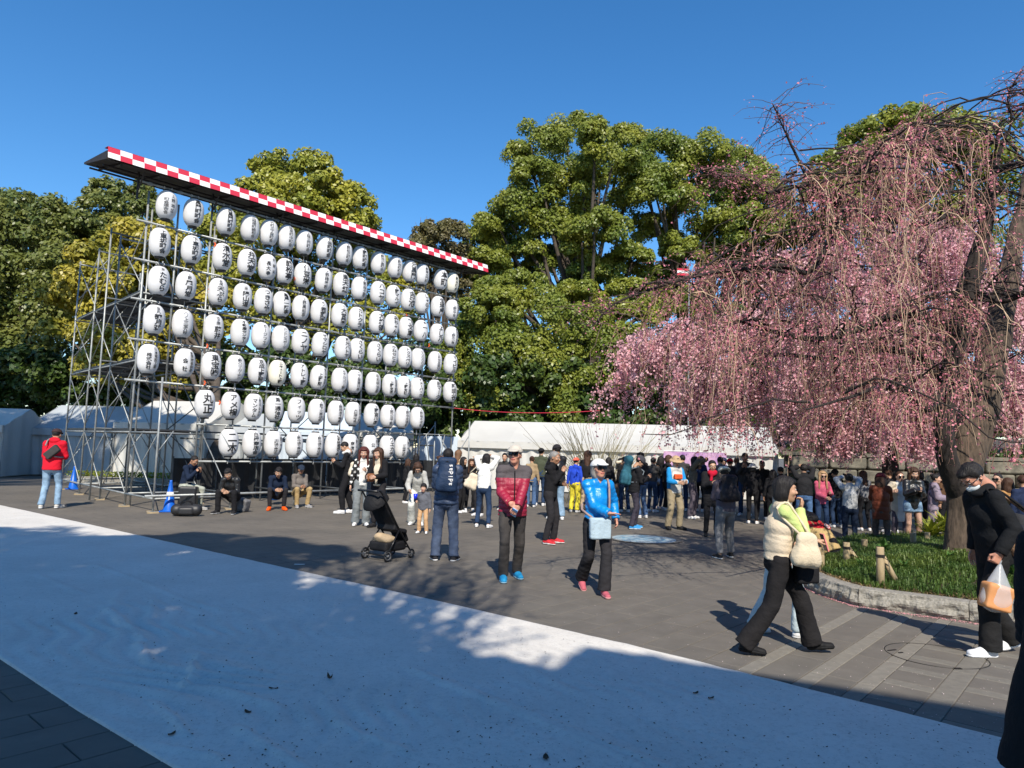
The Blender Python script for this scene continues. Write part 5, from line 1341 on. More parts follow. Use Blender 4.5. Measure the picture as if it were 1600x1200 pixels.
# ------------------------------------------------------------------ people: templates
def mirror(V, F): return V * np.array([-1, 1, 1]), F[:, ::-1]
def rotm(ax, a): return np.array(Matrix.Rotation(a, 3, ax))
def euler(yaw=0, pitch=0, roll=0): return rotm('Z', yaw) @ rotm('X', -pitch) @ rotm('Y', roll)
_T = {}
def head_t(kind, res):
    key = ('head', kind, res)
    if key in _T: return _T[key]
    f = kind == 'f'
    P = [ell((0, -.016, .030), (.074, .092, .084), .02), ell((0, .018, -.030), (.058, .066, .078), .03), ell((0, .052, -.082), (.028 if not f else .022, .026, .022), .03),
         cap((-.035, .068, .030), (.035, .068, .030), .016, k=.02), cap((0, .080, .014), (0, .100, -.018), .0075, .0115, k=.012), ell((-.011, .091, -.022), (.009, .010, .007), .008), ell((.011, .091, -.022), (.009, .010, .007), .008),
         ell((-.042, .055, -.018), (.024, .024, .022), .02), ell((.042, .055, -.018), (.024, .024, .022), .02),
         ell((-.031, .096, .013), (.018, .016, .011), .012, sub=True), ell((.031, .096, .013), (.018, .016, .011), .012, sub=True),
         ell((0, .083, -.047), (.023, .012, .0065), .006), ell((0, .081, -.058), (.020, .012, .0065), .006), ell((0, .098, -.0525), (.024, .010, .0022), .003, sub=True),
         cap((0, -.018, -.05), (0, -.035, -.15), .052 if not f else .044, k=.03)]
    for s in (-1, 1):
        P += [ell((s * .076, -.012, -.002), (.010, .020, .030), .008, R=rotm('Z', s * -.35)), ell((s * .084, -.006, .004), (.006, .010, .016), .006, sub=True)]
    V, F = sdf(P, res); V = V.astype(float)
    c = V[F].mean(1); mi = np.zeros(len(F), int)
    mi[(np.abs(c[:, 0]) < .021) & (np.abs(c[:, 2] + .0525) < .0115) & (c[:, 1] > .078)] = 1
    mi[(np.abs(np.abs(c[:, 0]) - .033) < .019) & (np.abs(c[:, 2] - .036 - .08 * (.033 - np.abs(c[:, 0]))) < .0048) & (c[:, 1] > .05)] = 2
    b = MB()
    for s in (-1, 1):
        for (r_, yy, m_) in ((.0118, .0745, 3), (.0062, .0815, 4)):
            n = 8; ph = np.linspace(0, PI, 6); th = np.arange(n) * 2 * PI / n
            vv = np.array([(s * .031 + r_ * math.sin(p) * math.cos(t_) * (1.15 if m_ == 3 else 1), yy + r_ * math.cos(p) * .9, .013 + r_ * math.sin(p) * math.sin(t_) * .85) for p in ph for t_ in th])
            ff = np.array([[i * n + j, i * n + (j + 1) % n, (i + 1) * n + (j + 1) % n, (i + 1) * n + j] for i in range(5) for j in range(n)])
            b.add(vv, ff, m_)
    EV = np.concatenate(b.V); EF = np.concatenate(b.F[4]); EM = np.concatenate(b.M[4])
    _T[key] = (np.concatenate([V, EV]), np.concatenate([F, EF + len(V)]), np.concatenate([mi, EM]))
    return _T[key]
def hand_t(pose, res=.0055):
    """right hand: wrist at the origin, fingers +Y, thumb towards -X, palm facing -Z"""
    key = ('hand', pose, res)
    if key in _T: return _T[key]
    curl = dict(relax=(.35, .4, .3), grip=(1.25, 1.45, 1.0), flat=(.05, .06, .05), phone=(.75, .9, .5), clasp=(.55, .8, .5))[pose]
    P = [rbox((0, .048, 0), (.026, .034, .004), .010, .012), cap((0, -.05, 0), (0, .01, 0), .026, .024, k=.02, flat=((1, 0, 0), 1.15))]
    for i, (x, l, spread) in enumerate(((-.029, .072, -.10), (-.010, .080, -.02), (.010, .074, .05), (.028, .058, .14))):
        p = V3(x, .084, 0); a = 0; r_ = .0088 if i < 3 else .0078
        for j, seg in enumerate((.45, .31, .24)):
            a += curl[j] * (1 + .06 * i); d_ = V3(math.sin(spread) * math.cos(a), math.cos(spread) * math.cos(a), -math.sin(a)); q = p + d_ * l * seg
            P.append(cap(p, q, r_ * (1 - .1 * j), r_ * (1 - .1 * (j + 1)), k=.004)); p = q
    tc = .9 if pose in ('grip', 'phone') else .3
    p0 = V3(-.024, .018, -.004); p1 = V3(-.050, .048, -.014 - .01 * tc); p2 = p1 + nrm(V3(-.35 + .75 * tc, 1, -.55 * tc)) * .032; p3 = p2 + nrm(V3(-.1 + .8 * tc, 1, -.5 * tc)) * .026
    P += [cap(p0, p1, .014, .0105, k=.012), cap(p1, p2, .0105, .0095, k=.004), cap(p2, p3, .0095, .008, k=.004)]
    _T[key] = sdf(P, res); return _T[key]
def shoe_t(kind):
    key = ('shoe', kind)
    if key in _T: return _T[key]
    boot = kind == 'boot'; pl = kind == 'loafer'
    P = [cap((0, -.055, .045), (0, .045, .045), .040, .038, k=.02), cap((0, .04, .038), (0, .15, .030), .040, .034, k=.03, flat=((1, 0, 0), 1.18)), cap((0, -.04, .05), (0, -.035, .13 if boot else (.075 if pl else .095)), .042, .042 if not boot else .05, k=.03)]
    P = [dict(p, clip=[((0, 0, .016), (0, 0, -1)), ((0, 0, .085 if not boot else .14), (0, 0, 1))]) for p in P]
    up = sdf(P, .008)
    th = .034 if kind == 'loafer' else .026
    S = [dict(cap((0, -.058, .03), (0, .05, .03), .045, .044, k=.02), clip=[((0, 0, 0), (0, 0, -1)), ((0, 0, th), (0, 0, 1))]), dict(cap((0, .05, .03), (0, .152, .03), .044, .038, k=.02, flat=((1, 0, 0), 1.18)), clip=[((0, 0, 0), (0, 0, -1)), ((0, 0, th - .004), (0, 0, 1))])]
    so = sdf(S, .008)
    _T[key] = (up, so); return _T[key]
FACE = ((0, .040, .052), (0, .86, -.51)); FACE2 = ((0, .052, .03), (0, .96, -.28))
def hair_t(kind):
    key = ('hair', kind)
    if key in _T: return _T[key]
    low = ((0, 0, -.045), (0, .25, -.97)); mid = ((0, 0, -.10), (0, 0, -1))
    side = dict(amp=.003)
    if kind == 'crop': P = [ell((0, -.018, .034), (.0785, .0955, .088), clip=[FACE, ((0, -.02, -.035), (0, .45, -.9))])]
    elif kind == 'short': P = [ell((0, -.016, .040), (.086, .103, .094), clip=[FACE, ((0, -.02, -.04), (0, .45, -.9))]), ell((0, .045, .088), (.055, .045, .03))]
    elif kind == 'child': P = [ell((0, -.012, .036), (.090, .108, .096), clip=[((0, .05, .034), (0, .80, -.6)), ((0, -.02, -.03), (0, .45, -.9))]), ell((0, .058, .066), (.06, .034, .03))]
    elif kind == 'bob': P = [ell((0, -.014, .040), (.092, .108, .095), clip=FACE), ell((0, -.038, -.035), (.096, .078, .095), .03, clip=[((0, .020, 0), (0, .98, -.2)), ((0, 0, -.115), (0, 0, -1))]), ell((0, .058, .078), (.052, .030, .022), .02)]
    elif kind in ('long', 'longback'):
        P = [ell((0, -.014, .040), (.091, .107, .094), clip=FACE), cap((0, -.035, .03), (0, -.095, -.34), .082, .045, .04, flat=((1, 0, 0), 1.3), clip=[((0, .02, 0), (0, 1, -.15))])]
        if kind == 'long': P += [cap((s * .078, .012, .03), (s * .095, .055, -.30), .026, .020, .03) for s in (-1, 1)] + [ell((0, .055, .082), (.05, .034, .022), .02)]
    elif kind == 'shoulder': P = [ell((0, -.014, .040), (.092, .108, .095), clip=FACE), ell((0, -.036, -.07), (.108, .082, .15), .04, clip=[((0, .035, 0), (0, .98, -.2))])] + [cap((s * .080, .018, .03), (s * .096, .03, -.18), .026, .02, .03) for s in (-1, 1)]
    elif kind == 'bun': P = [ell((0, -.018, .038), (.084, .100, .092), clip=[FACE, ((0, -.02, -.05), (0, .45, -.9))]), ell((0, -.105, .075), (.042, .036, .036), .015)]
    V, F = sdf(P, .009)
    if kind != 'crop': V = relief(V, F, .006, 105, 5, (1, 1, .2)); V = relief(V, F, .006, 36, 6, (1, 1, .3))
    _T[key] = (V, F); return _T[key]
def hat_t(kind):
    key = ('hat', kind)
    if key in _T: return _T[key]
    if kind in ('cap', 'capback'):
        s = 1 if kind == 'cap' else -1
        P = [ell((0, -.012, .040), (.092, .108, .088), clip=((0, 0, .038), (0, -.12 * s, -1))), ell((0, s * .115 - .01, .044), (.066, .062, .016), .012, R=rotm('X', -.25 * s), clip=None)]
    elif kind == 'beanie': P = [ell((0, -.014, .042), (.094, .112, .100), clip=((0, 0, .020), (0, -.3, -1))), cap((0, -.012, .03), (0, -.012, .04), .094, .094, .01, flat=((0, 1, 0), 1.15), clip=[((0, 0, .055), (0, 0, 1)), ((0, 0, .018), (0, -.3, -1))])]
    elif kind == 'beret': P = [ell((0, -.045, .060), (.105, .115, .062), R=rotm('X', .35), clip=((0, 0, .012), (0, -.3, -1)))]
    elif kind == 'bucket': P = [ell((0, -.012, .045), (.093, .108, .090), clip=((0, 0, .03), (0, 0, -1))), cap((0, -.01, .028), (0, -.01, .055), .135, .095, .01, flat=((0, 1, 0), 1.1), clip=[((0, 0, .05), (0, 0, 1)), ((0, 0, .018), (0, 0, -1))])]
    _T[key] = sdf(P, .0085); return _T[key]

def fab(name, col, rough=.88, var=.12, bump=.22, bscale=60, spec=.12):
    return mat('cloth_' + name, col, rough, var=var, vscale=7, bump=bump, bscale=bscale, spec=spec, folds=.22)
def skin(name, col): return mat('skin_' + name, col, .5, var=.06, vscale=20, bump=.08, bscale=120)
SK = dict(light=skin('light', (.52, .31, .215)), asian=skin('asian', (.47, .27, .17)), tan=skin('tan', (.33, .17, .10)), brown=skin('brown', (.16, .075, .042)), ruddy=skin('ruddy', (.50, .24, .16)))
M_LIP = mat('lips', (.36, .10, .085), .45); M_EYEW = mat('eye_white', (.6, .58, .55), .3); M_IRIS = mat('iris', (.02, .012, .008), .2)
HC = dict(black=mat('hair_black', (.012, .010, .010), .58, spec=.3, bump=.6, bscale=90, stretch=(1, 1, .1)), brown=mat('hair_brown', (.055, .026, .015), .6, spec=.3, bump=.6, bscale=90, stretch=(1, 1, .1)), red=mat('hair_auburn', (.085, .022, .018), .6, spec=.3, bump=.6, bscale=90, stretch=(1, 1, .1)),
          light=mat('hair_light_brown', (.16, .085, .045), .6, spec=.3, bump=.6, bscale=90, stretch=(1, 1, .1)), blond=mat('hair_blond', (.36, .22, .11), .5, bump=.6, bscale=90, stretch=(1, 1, .1)), grey=mat('hair_grey', (.20, .19, .18), .6))
M_LENS = mat('dark_lens', (.006, .006, .007), .12); M_FRAME = mat('glasses_frame', (.02, .015, .012), .35)

def ik(a, t, l1, l2, pole):
    a = np.asarray(a, float); d_ = np.asarray(t, float) - a; L_ = np.linalg.norm(d_); u = d_ / (L_ + 1e-9); L_ = min(max(L_, abs(l1 - l2) + .02), .998 * (l1 + l2)); t = a + u * L_
    h = (l1 * l1 - l2 * l2 + L_ * L_) / (2 * L_); r_ = math.sqrt(max(l1 * l1 - h * h, 1e-6)); p = np.asarray(pole, float); p = p - (p @ u) * u
    return a + u * h + nrm(p) * r_, t
ARMS = dict(down=(.25, .02, .87), clasp=(.055, .27, .95), phone=(.05, .33, 1.33), look=(.05, .32, 1.20), raise_=(.07, .36, 1.62), chin=(.03, .19, 1.36), pocket=(.21, .07, .93), front=(.10, .32, 1.08), back=(.22, -.12, .9), swingf=(.22, .25, .95), swingb=(.24, -.22, .93), lap=(.08, .36, .60), knee=(.12, .38, .52))
def tmesh(VF, m, name, parent, M=None, smooth=True):
    """template mesh linked with matrix M (4x4 numpy), mesh data shared"""
    key = ('me', id(VF[0]), m.name)
    if key not in _T: _T[key] = mesh_np(name, VF[0], VF[1], m, smooth=smooth)
    o = link(name, _T[key], parent)
    if M is not None: o.matrix_local = Matrix(M.tolist())
    return o
def M4(R, t, s=1.0):
    M = np.eye(4); M[:3, :3] = np.asarray(R) * s; M[:3, 3] = t; return M

def person(label, px, py, head_y=None, H=None, face=0, arms=('down', 'down'), feet=None, lean=4, side=0, twist=0, head=(0, 0), sex='m', fat=1.0, pelvis=None,
           top=None, bottom=None, shoes=('sneaker', (.6, .6, .6), (.7, .7, .7)), hair=('short', 'black'), hat=None, glasses=None, mask=False, skin_='asian', res=.020, hands=('relax', 'relax'),
           inner=None, scarf=None, hood=None, zipper=None, group=None, bare_legs=False, hres=.011, poles=(None, None), kneepole=None, foot_pitch=(0, 0), seat=None, hdir=(None, None), clear=None, legwarm=None):
    g = at(px, py) if not isinstance(px, np.ndarray) else px
    if H is None: H = atY(px, head_y, g[1])[2]
    k = H / 1.72; f = sex == 'f'
    fr = math.radians(face); fw = V3(math.sin(fr), -math.cos(fr), 0); rz = math.atan2(-fw[0], fw[1])
    if feet is None: feet = ((-.11, .02, 0, .22), (.11, -.02, 0, -.22))     # left, right : x, y, z, toe-out yaw
    feet = [np.array(q, float) for q in feet]
    oy = (feet[0][1] + feet[1][1]) / 2 * k; ox = (feet[0][0] + feet[1][0]) / 2 * k
    cz, sz = math.cos(rz), math.sin(rz); off = np.array([cz * ox - sz * oy, sz * ox + cz * oy, 0])
    org = g - off
    t = thing('person', label, 'person', org, rz, group)
    X = V3(1, 0, 0)
    le = math.radians(lean); sd = math.radians(side)
    hipw = .088 if not f else .092; shw = (.160 if not f else .140) * (1 + (fat - 1) * .4)
    ankles = [np.array([q[0], q[1] - (0.02 if not fp else 0), .085 + q[2]]) for q, fp in zip(feet, foot_pitch)]
    if pelvis is None:
        reach = .832; pz = .95
        for a_, s in zip(ankles, (-1, 1)):
            dx = a_[0] - s * hipw; dy = a_[1] - 0; pz = min(pz, a_[2] + math.sqrt(max(.1, reach ** 2 - dx * dx - dy * dy)) + .03)
        P = V3(0, 0, pz)
    else: P = V3(*pelvis)
    up = nrm(V3(math.sin(sd), math.sin(le), math.cos(le)))
    up2 = nrm(V3(math.sin(sd), math.sin(le * 1.35), math.cos(le * 1.35)))
    C_ = P + up * .27; Nk = C_ + up2 * .235; SH = C_ + up2 * .165
    xs_ = rotm('Z', math.radians(twist)) @ X; xs_ = nrm(xs_ - (xs_ @ up2) * up2)
    fdir = nrm(np.cross(up2, xs_))
    S = [SH - xs_ * shw, SH + xs_ * shw]
    hips = [P + V3(s * hipw, 0, -.03) for s in (-1, 1)]
    E, Wr = [], []
    for i, s in enumerate((-1, 1)):
        a_ = arms[i]; tp = np.array(ARMS[a_], float) * (s, 1, 1) if isinstance(a_, str) else np.array(a_, float)
        pole = poles[i] if poles[i] is not None else (s * .55, -.8, -.45)
        e_, w_ = ik(S[i], tp, .275, .245, pole); E.append(e_); Wr.append(w_)
    Kn = []; An = []
    for i, s in enumerate((-1, 1)):
        kp = kneepole[i] if kneepole is not None else (s * .08, 1, .05)
        k_, a_ = ik(hips[i], ankles[i], .425, .42, kp); Kn.append(k_); An.append(a_)
    sc_ = 1.0 if H > 1.3 else 1.28
    hc = Nk + up2 * .125 + fdir * .035
    if sc_ > 1.1: hc = hc + up2 * .03
    sc_ *= 1.05
    Rh = np.stack([xs_, fdir, up2], 1) @ euler(math.radians(head[0]), math.radians(head[1]))
    # --- body: limbs and trunk, then head and hands, in one mesh
    w = 1.28 if f else 1.38
    rw, rc = (.080, .092) if f else (.094, .102); rw *= fat; rc *= (1 + (fat - 1) * .6)
    bres = res * 1.15 if not bare_legs else .016
    q_ = .84 if top else 1; rw0, rc0 = rw * q_, rc * q_; l_ = 1.0 if bare_legs else .78
    pr = [cap(P + V3(0, 0, -.02), C_, rw0, rc0, .04, flat=(X, w * .95)), cap(C_, Nk - up2 * .08, rc0, .045, .03, flat=(xs_, w * .9)), cap(S[0], S[1], .036, k=.03), cap(Nk - up2 * .03, hc - up2 * .06, .048, .046, .03)]
    for i in (0, 1):
        pr += [cap(S[i], E[i], .038, .032, .03), cap(E[i], Wr[i], .034, .026, .02), cap(hips[i], Kn[i], .078 * l_, .050 * l_, .03), cap(Kn[i], An[i], .052 * l_, .036 * (l_ * .5 + .5), .02, )]
        m_ = Kn[i] * .7 + An[i] * .3 + V3(0, -.012, 0)
        if bare_legs: pr.append(ell(m_, (.05, .052, .09), .03))
    V, F = sdf(pr, bres)
    Vs, Fs, Ms = [V], [F], [np.zeros(len(F), int)]; n = len(V)
    HV, HF, HM = head_t('f' if f else 'm', hres)
    sx = 1.0
    hv = HV @ (Rh * sc_).T + hc; Vs.append(hv); Fs.append(HF + n); Ms.append(HM); n += len(hv)
    hand_M = []
    for i, s in enumerate((-1, 1)):
        fd = nrm(Wr[i] - E[i]) if hdir[i] is None else nrm(V3(*hdir[i][0]))
        pn = V3(-s, 0, 0) if hdir[i] is None or len(hdir[i]) < 2 else V3(*hdir[i][1])      # palm looks inwards
        if hdir[i] is None and arms[i] in ('phone', 'look', 'raise_'): pn = V3(-s * .7, -.6, .2)
        if hdir[i] is None and arms[i] in ('clasp', 'lap'): pn = V3(-s * .3, -1, 0)
        pn = nrm(pn - (pn @ fd) * fd); z_ = -pn; x_ = np.cross(fd, z_)
        HVv, HFf = hand_t(hands[i], .0075 if hres > .009 else .0055)
        if i == 1: R_ = np.stack([x_, fd, z_], 1)
        else: HVv, HFf = mirror(HVv, HFf); R_ = np.stack([x_, fd, z_], 1)
        hw = HVv * (.96 if not f else .88) @ R_.T + Wr[i]; Vs.append(hw); Fs.append(HFf + n); Ms.append(np.zeros(len(HFf), int)); n += len(hw); hand_M.append((R_, Wr[i]))
    hm = HC[hair[1]] if hair else M_IRIS
    link('body', mesh_np('body', np.concatenate(Vs) * k, np.concatenate(Fs), [SK[skin_], M_LIP, hm, M_EYEW, M_IRIS], np.concatenate(Ms), True), t)
    # --- trousers, skirt
    seedv = int(abs(px if not isinstance(px, np.ndarray) else px[0] * 50)) % 9973
    if bottom:
        kind, m = bottom[0], bottom[1]
        kr, hr_, tr_ = dict(slim=(.064, .048, .088), straight=(.067, .060, .090), loose=(.078, .072, .098), wide=(.078, .092, .095), jogger=(.082, .055, .100), flare=(.07, .085, .09), shorts=(.1, .1, .105))[kind] if kind in ('slim', 'straight', 'loose', 'wide', 'jogger', 'flare', 'shorts') else (0, 0, 0)
        if kr:
            pr = [cap(P + V3(0, 0, .10) + up * .0, P + V3(0, -.015, -.06), rw + .010, rw + .022, .03, flat=(X, w * .98), clip=((P + up * .13), up))]
            for i, s in enumerate((-1, 1)):
                if kind == 'shorts':
                    e_ = hips[i] + (Kn[i] - hips[i]) * .42; dd_ = nrm(Kn[i] - hips[i]); pr.append(cap(hips[i], e_, .10, .105, .03, clip=(e_, dd_)))
                else:
                    pr.append(cap(hips[i], Kn[i], tr_, kr, .03)); dd_ = nrm(An[i] - Kn[i]); e_ = An[i] + dd_ * (.015 if kind != 'wide' else .03)
                    if kind in ('slim', 'jogger') : e_ = An[i] - dd_ * .01
                    pr.append(cap(Kn[i], An[i] + dd_ * .06, kr, hr_, .006, clip=(e_, dd_)))
            V, F = sdf(pr, res * .9)
            V = relief(V, F, .0085, 15, seedv, (1, 1, 1.8)); V = relief(V, F, .0045, 40, seedv + 1, (1, 1, 1.6))
            link('trousers' if kind != 'shorts' else 'shorts', mesh_np('trousers', V * k, F, m, smooth=True), t)
        else:       # skirt or robe
            L_ = bottom[2]; r1 = bottom[3]; e_ = P + V3(0, (ankles[0][1] + ankles[1][1]) / 2 * .6, -L_)
            pr = [cap(P + V3(0, 0, .08), P + V3(0, 0, -.12), rw + .012, .115, .04, flat=(X, w)), cap(P + V3(0, 0, -.12), e_ + V3(0, 0, -.2), .115, r1, .04, flat=(X, 1.25), clip=(e_, (0, 0, -1)))]
            V, F = sdf(pr, res); V = relief(V, F, .012, 22, seedv, (1, 1, .15)); link('skirt', mesh_np('skirt', V * k, F, m, smooth=True), t)
    # --- shoes
    up_, so_ = shoe_t(shoes[0])
    for i in (0, 1):
        R_ = euler(feet[i][3] * (1 if i == 0 else 1), 0) @ rotm('X', -math.radians(foot_pitch[i]))
        pos = An[i] - R_ @ V3(0, -.035, .078)
        if foot_pitch[i] == 0: pos[2] = feet[i][2]
        o = tmesh(up_, fab('shoe_%02d%02d%02d' % tuple(int(c * 99) for c in shoes[1]), shoes[1], .6, .08, .2), 'shoe', t, M4(R_, pos * k, k * (.97 if not f else .88)))
        tmesh(so_, fab('sole_%02d%02d%02d' % tuple(int(c * 99) for c in shoes[2]), shoes[2], .6, .05, .1), 'sole', o)
    # --- upper garments
    def upper(nm, m, hem=-.10, bulk=.02, sleeve=1.0, quilt=None, fine=1.0, collar=.04, sleeve_b=None, m2=None, split=None, flare=0, sq=None):
        bulk *= .82; sb = bulk if sleeve_b is None else sleeve_b
        hp = P + up * hem if hem > -.2 else P + V3(0, 0, hem)
        q = (quilt[0], quilt[1], .1) if quilt else None
        pr = [cap(P + (up * (hem - .08) if hem > -.2 else V3(0, 0, hem - .08)), C_, rw + bulk + .012 + flare, rc + bulk, .045, flat=(X, w * (1 - .2 * flare)), clip=(hp, -up if hem > -.2 else V3(0, 0, -1)), quilt=q),
              cap(C_, Nk - up2 * .075, rc + bulk * .8, .050 + bulk * .5, .045, flat=(xs_, w * .92), quilt=q)]
        for i in (0, 1): pr.append(cap(Nk - up2 * .035, S[i] if sleeve > 0 else S[i] * .72 + Nk * .28 - up2 * .02, .042 + bulk * .4, .046 + bulk * .6, .035))
        if pelvis is not None and lean < 60: pr[0]['clip'] = (P + up * max(hem, -.06), -up)
        if collar: pr.append(cap(Nk - up2 * .05, Nk + up2 * (collar + .03) + fdir * .012, .064 + bulk * .35, .058 + bulk * .3, .02, clip=(Nk + up2 * collar, up2)))
        for i in (0, 1):
            if sleeve <= 0: 
                dd_ = nrm(E[i] - S[i]); pr.append(cap(S[i] - xs_ * (.05 if i else -.05), S[i] - xs_ * (.02 if i else -.02) + dd_ * .01, .045 + bulk * .4, .045 + bulk * .4, .03, clip=(S[i] + dd_ * .03, dd_)))
                continue
            q2 = (sq[0], sq[1], .2) if sq else ((quilt[0], quilt[1] * .8, .2) if quilt else None)
            pr.append(cap(S[i], E[i], .047 + sb * .85, .041 + sb * .85, .03, quilt=q2))
            if sleeve > .6:
                dd_ = nrm(Wr[i] - E[i]); e_ = E[i] + (Wr[i] - E[i]) * min(1.0, sleeve + .0)
                pr.append(cap(E[i], Wr[i] + dd_ * .05, .041 + sb * .85, .032 + sb * .7, .006, clip=(e_, dd_), quilt=q2))
        V, F = sdf(pr, res * .85)
        V = relief(V, F, .009 * fine, 14, seedv + 3, (1, 1, 1.5)); V = relief(V, F, .005 * fine, 36, seedv + 4, (1, 1, 1.5))
        mi = None; ms = m
        if split is not None:
            c = V[F].mean(1); mi = split(c, dict(P=P, C=C_, N=Nk, S=S, E=E, W=Wr, up=up2)).astype(int); ms = [m, m2]
        link(nm, mesh_np(nm, V * k, F, ms, mi, True), t)
    if inner: upper('shirt', inner[0], **(inner[1] if len(inner) > 1 else dict(bulk=.004, hem=-.04, fine=.6)))
    if top:
        upper(top[0], top[1], **top[2])
    if zipper is not None:
        q = MB(); zz_ = np.linspace(-.08, .44, 16); pts = []
        for z_ in zz_:
            b_ = P + up * z_ if z_ < .27 else C_ + up2 * (z_ - .27)
            rr_ = (rw + (rc - rw) * max(0, min(1, z_ / .27))) + zipper[1] + .009 if z_ < .27 else rc + zipper[1] + .006 - max(0, z_ - .30) * .26
            pts.append(b_ + (fdir if z_ > .2 else V3(0, 1, 0)) * rr_)
        V, F = tube(np.array(pts), zipper[2], 6); q.add(V * k, F); q.build('zip_strip', zipper[0], t)
    if hood:
        V, F = sdf([ell((0, -.062, -.125), (.115, .075, .07), .03), ell((0, -.02, -.135), (.105, .10, .045), .03)], .014); V = relief(V, F, .008, 22, seedv)
        tmesh((V, F), hood, 'hood', t, M4(np.stack([xs_, fdir, up2], 1), hc * k, k))
    if scarf:
        V, F = sdf([cap((-.05, .02, -.14), (.05, .03, -.15), .062, k=.04), cap((0, -.05, -.12), (0, .07, -.17), .07, .05, .04), cap((.03, .08, -.17), (.05, .11, -.30), .035, .03, .03)], .012); V = relief(V, F, .010, 30, seedv)
        tmesh((V, F), scarf, 'scarf', t, M4(np.stack([xs_, fdir, up2], 1), hc * k, k))
    MH = M4(Rh, hc * k, k * sc_)
    if hair: tmesh(hair_t(hair[0]), HC[hair[1]], 'hair', t, MH)
    if hat: tmesh(hat_t(hat[0]), hat[1], 'hat', t, M4(Rh, hc * k, k * sc_ * (1.03 if hair and hair[0] == 'crop' else 1.09)))
    if glasses:
        if 'gl_' + glasses not in _T:
            q = MB()
            if glasses == 'sun':
                for s in (-1, 1):
                    V, F = sdf([rbox((s * .034, .096, .012), (.017, .0015, .011), .010, .004, R=rotm('Z', -s * .18))], .005); q.add(V, F, 0)
            else:
                for s in (-1, 1):
                    a_ = np.linspace(0, 2 * PI, 15); q.tube(np.c_[s * .034 + .024 * np.cos(a_), .101 - .012 * np.abs(np.cos(a_)) * 0 - .0 * a_, .012 + .019 * np.sin(a_)], .0022, 5, mi=1, cap=False)
            q.tube([(-.012, .103, .014), (0, .105, .017), (.012, .103, .014)], .003, 5, mi=1)
            for s in (-1, 1): q.tube([(s * .057, .094, .017), (s * .079, .06, .016), (s * .083, -.01, .01)], .003, 5, mi=1)
            _T['gl_' + glasses] = q.mesh('glasses', [M_LENS, M_FRAME], True)
        o = link('sunglasses' if glasses == 'sun' else 'glasses', _T['gl_' + glasses], t); o.matrix_local = Matrix(MH.tolist())
    if mask:
        if 'mask' not in _T:
            q = MB(); V, F = sdf([ell((0, .055, -.045), (.058, .060, .044), clip=((0, .022, 0), (0, -1, 0))), ell((0, .10, -.032), (.014, .018, .02), .02)], .006); q.add(V, F)
            for s in (-1, 1): q.tube([(s * .050, .055, -.02), (s * .074, .02, .0), (s * .084, -.018, .012), (s * .082, -.02, -.02), (s * .055, .04, -.06)], .0018, 4)
            _T['mask'] = q.mesh('face_mask', mat('mask_white', (.62, .68, .70), .8), True)
        o = link('face_mask', _T['mask'], t); o.matrix_local = Matrix(MH.tolist())
    # world matrices of useful places
    Rw = np.array([[cz, -sz, 0], [sz, cz, 0], [0, 0, 1.0]])
    def wpt(p): return Rw @ (np.asarray(p, float) * k) + org
    return dict(t=t, k=k, Rw=Rw, org=org, w=wpt, P=P, C=C_, N=Nk, S=S, E=E, W=Wr, up=up2, x=xs_, f=fdir, hc=hc, rw=rw, rc=rc, hands=hand_M, rz=rz, An=An, Kn=Kn, wf=w)

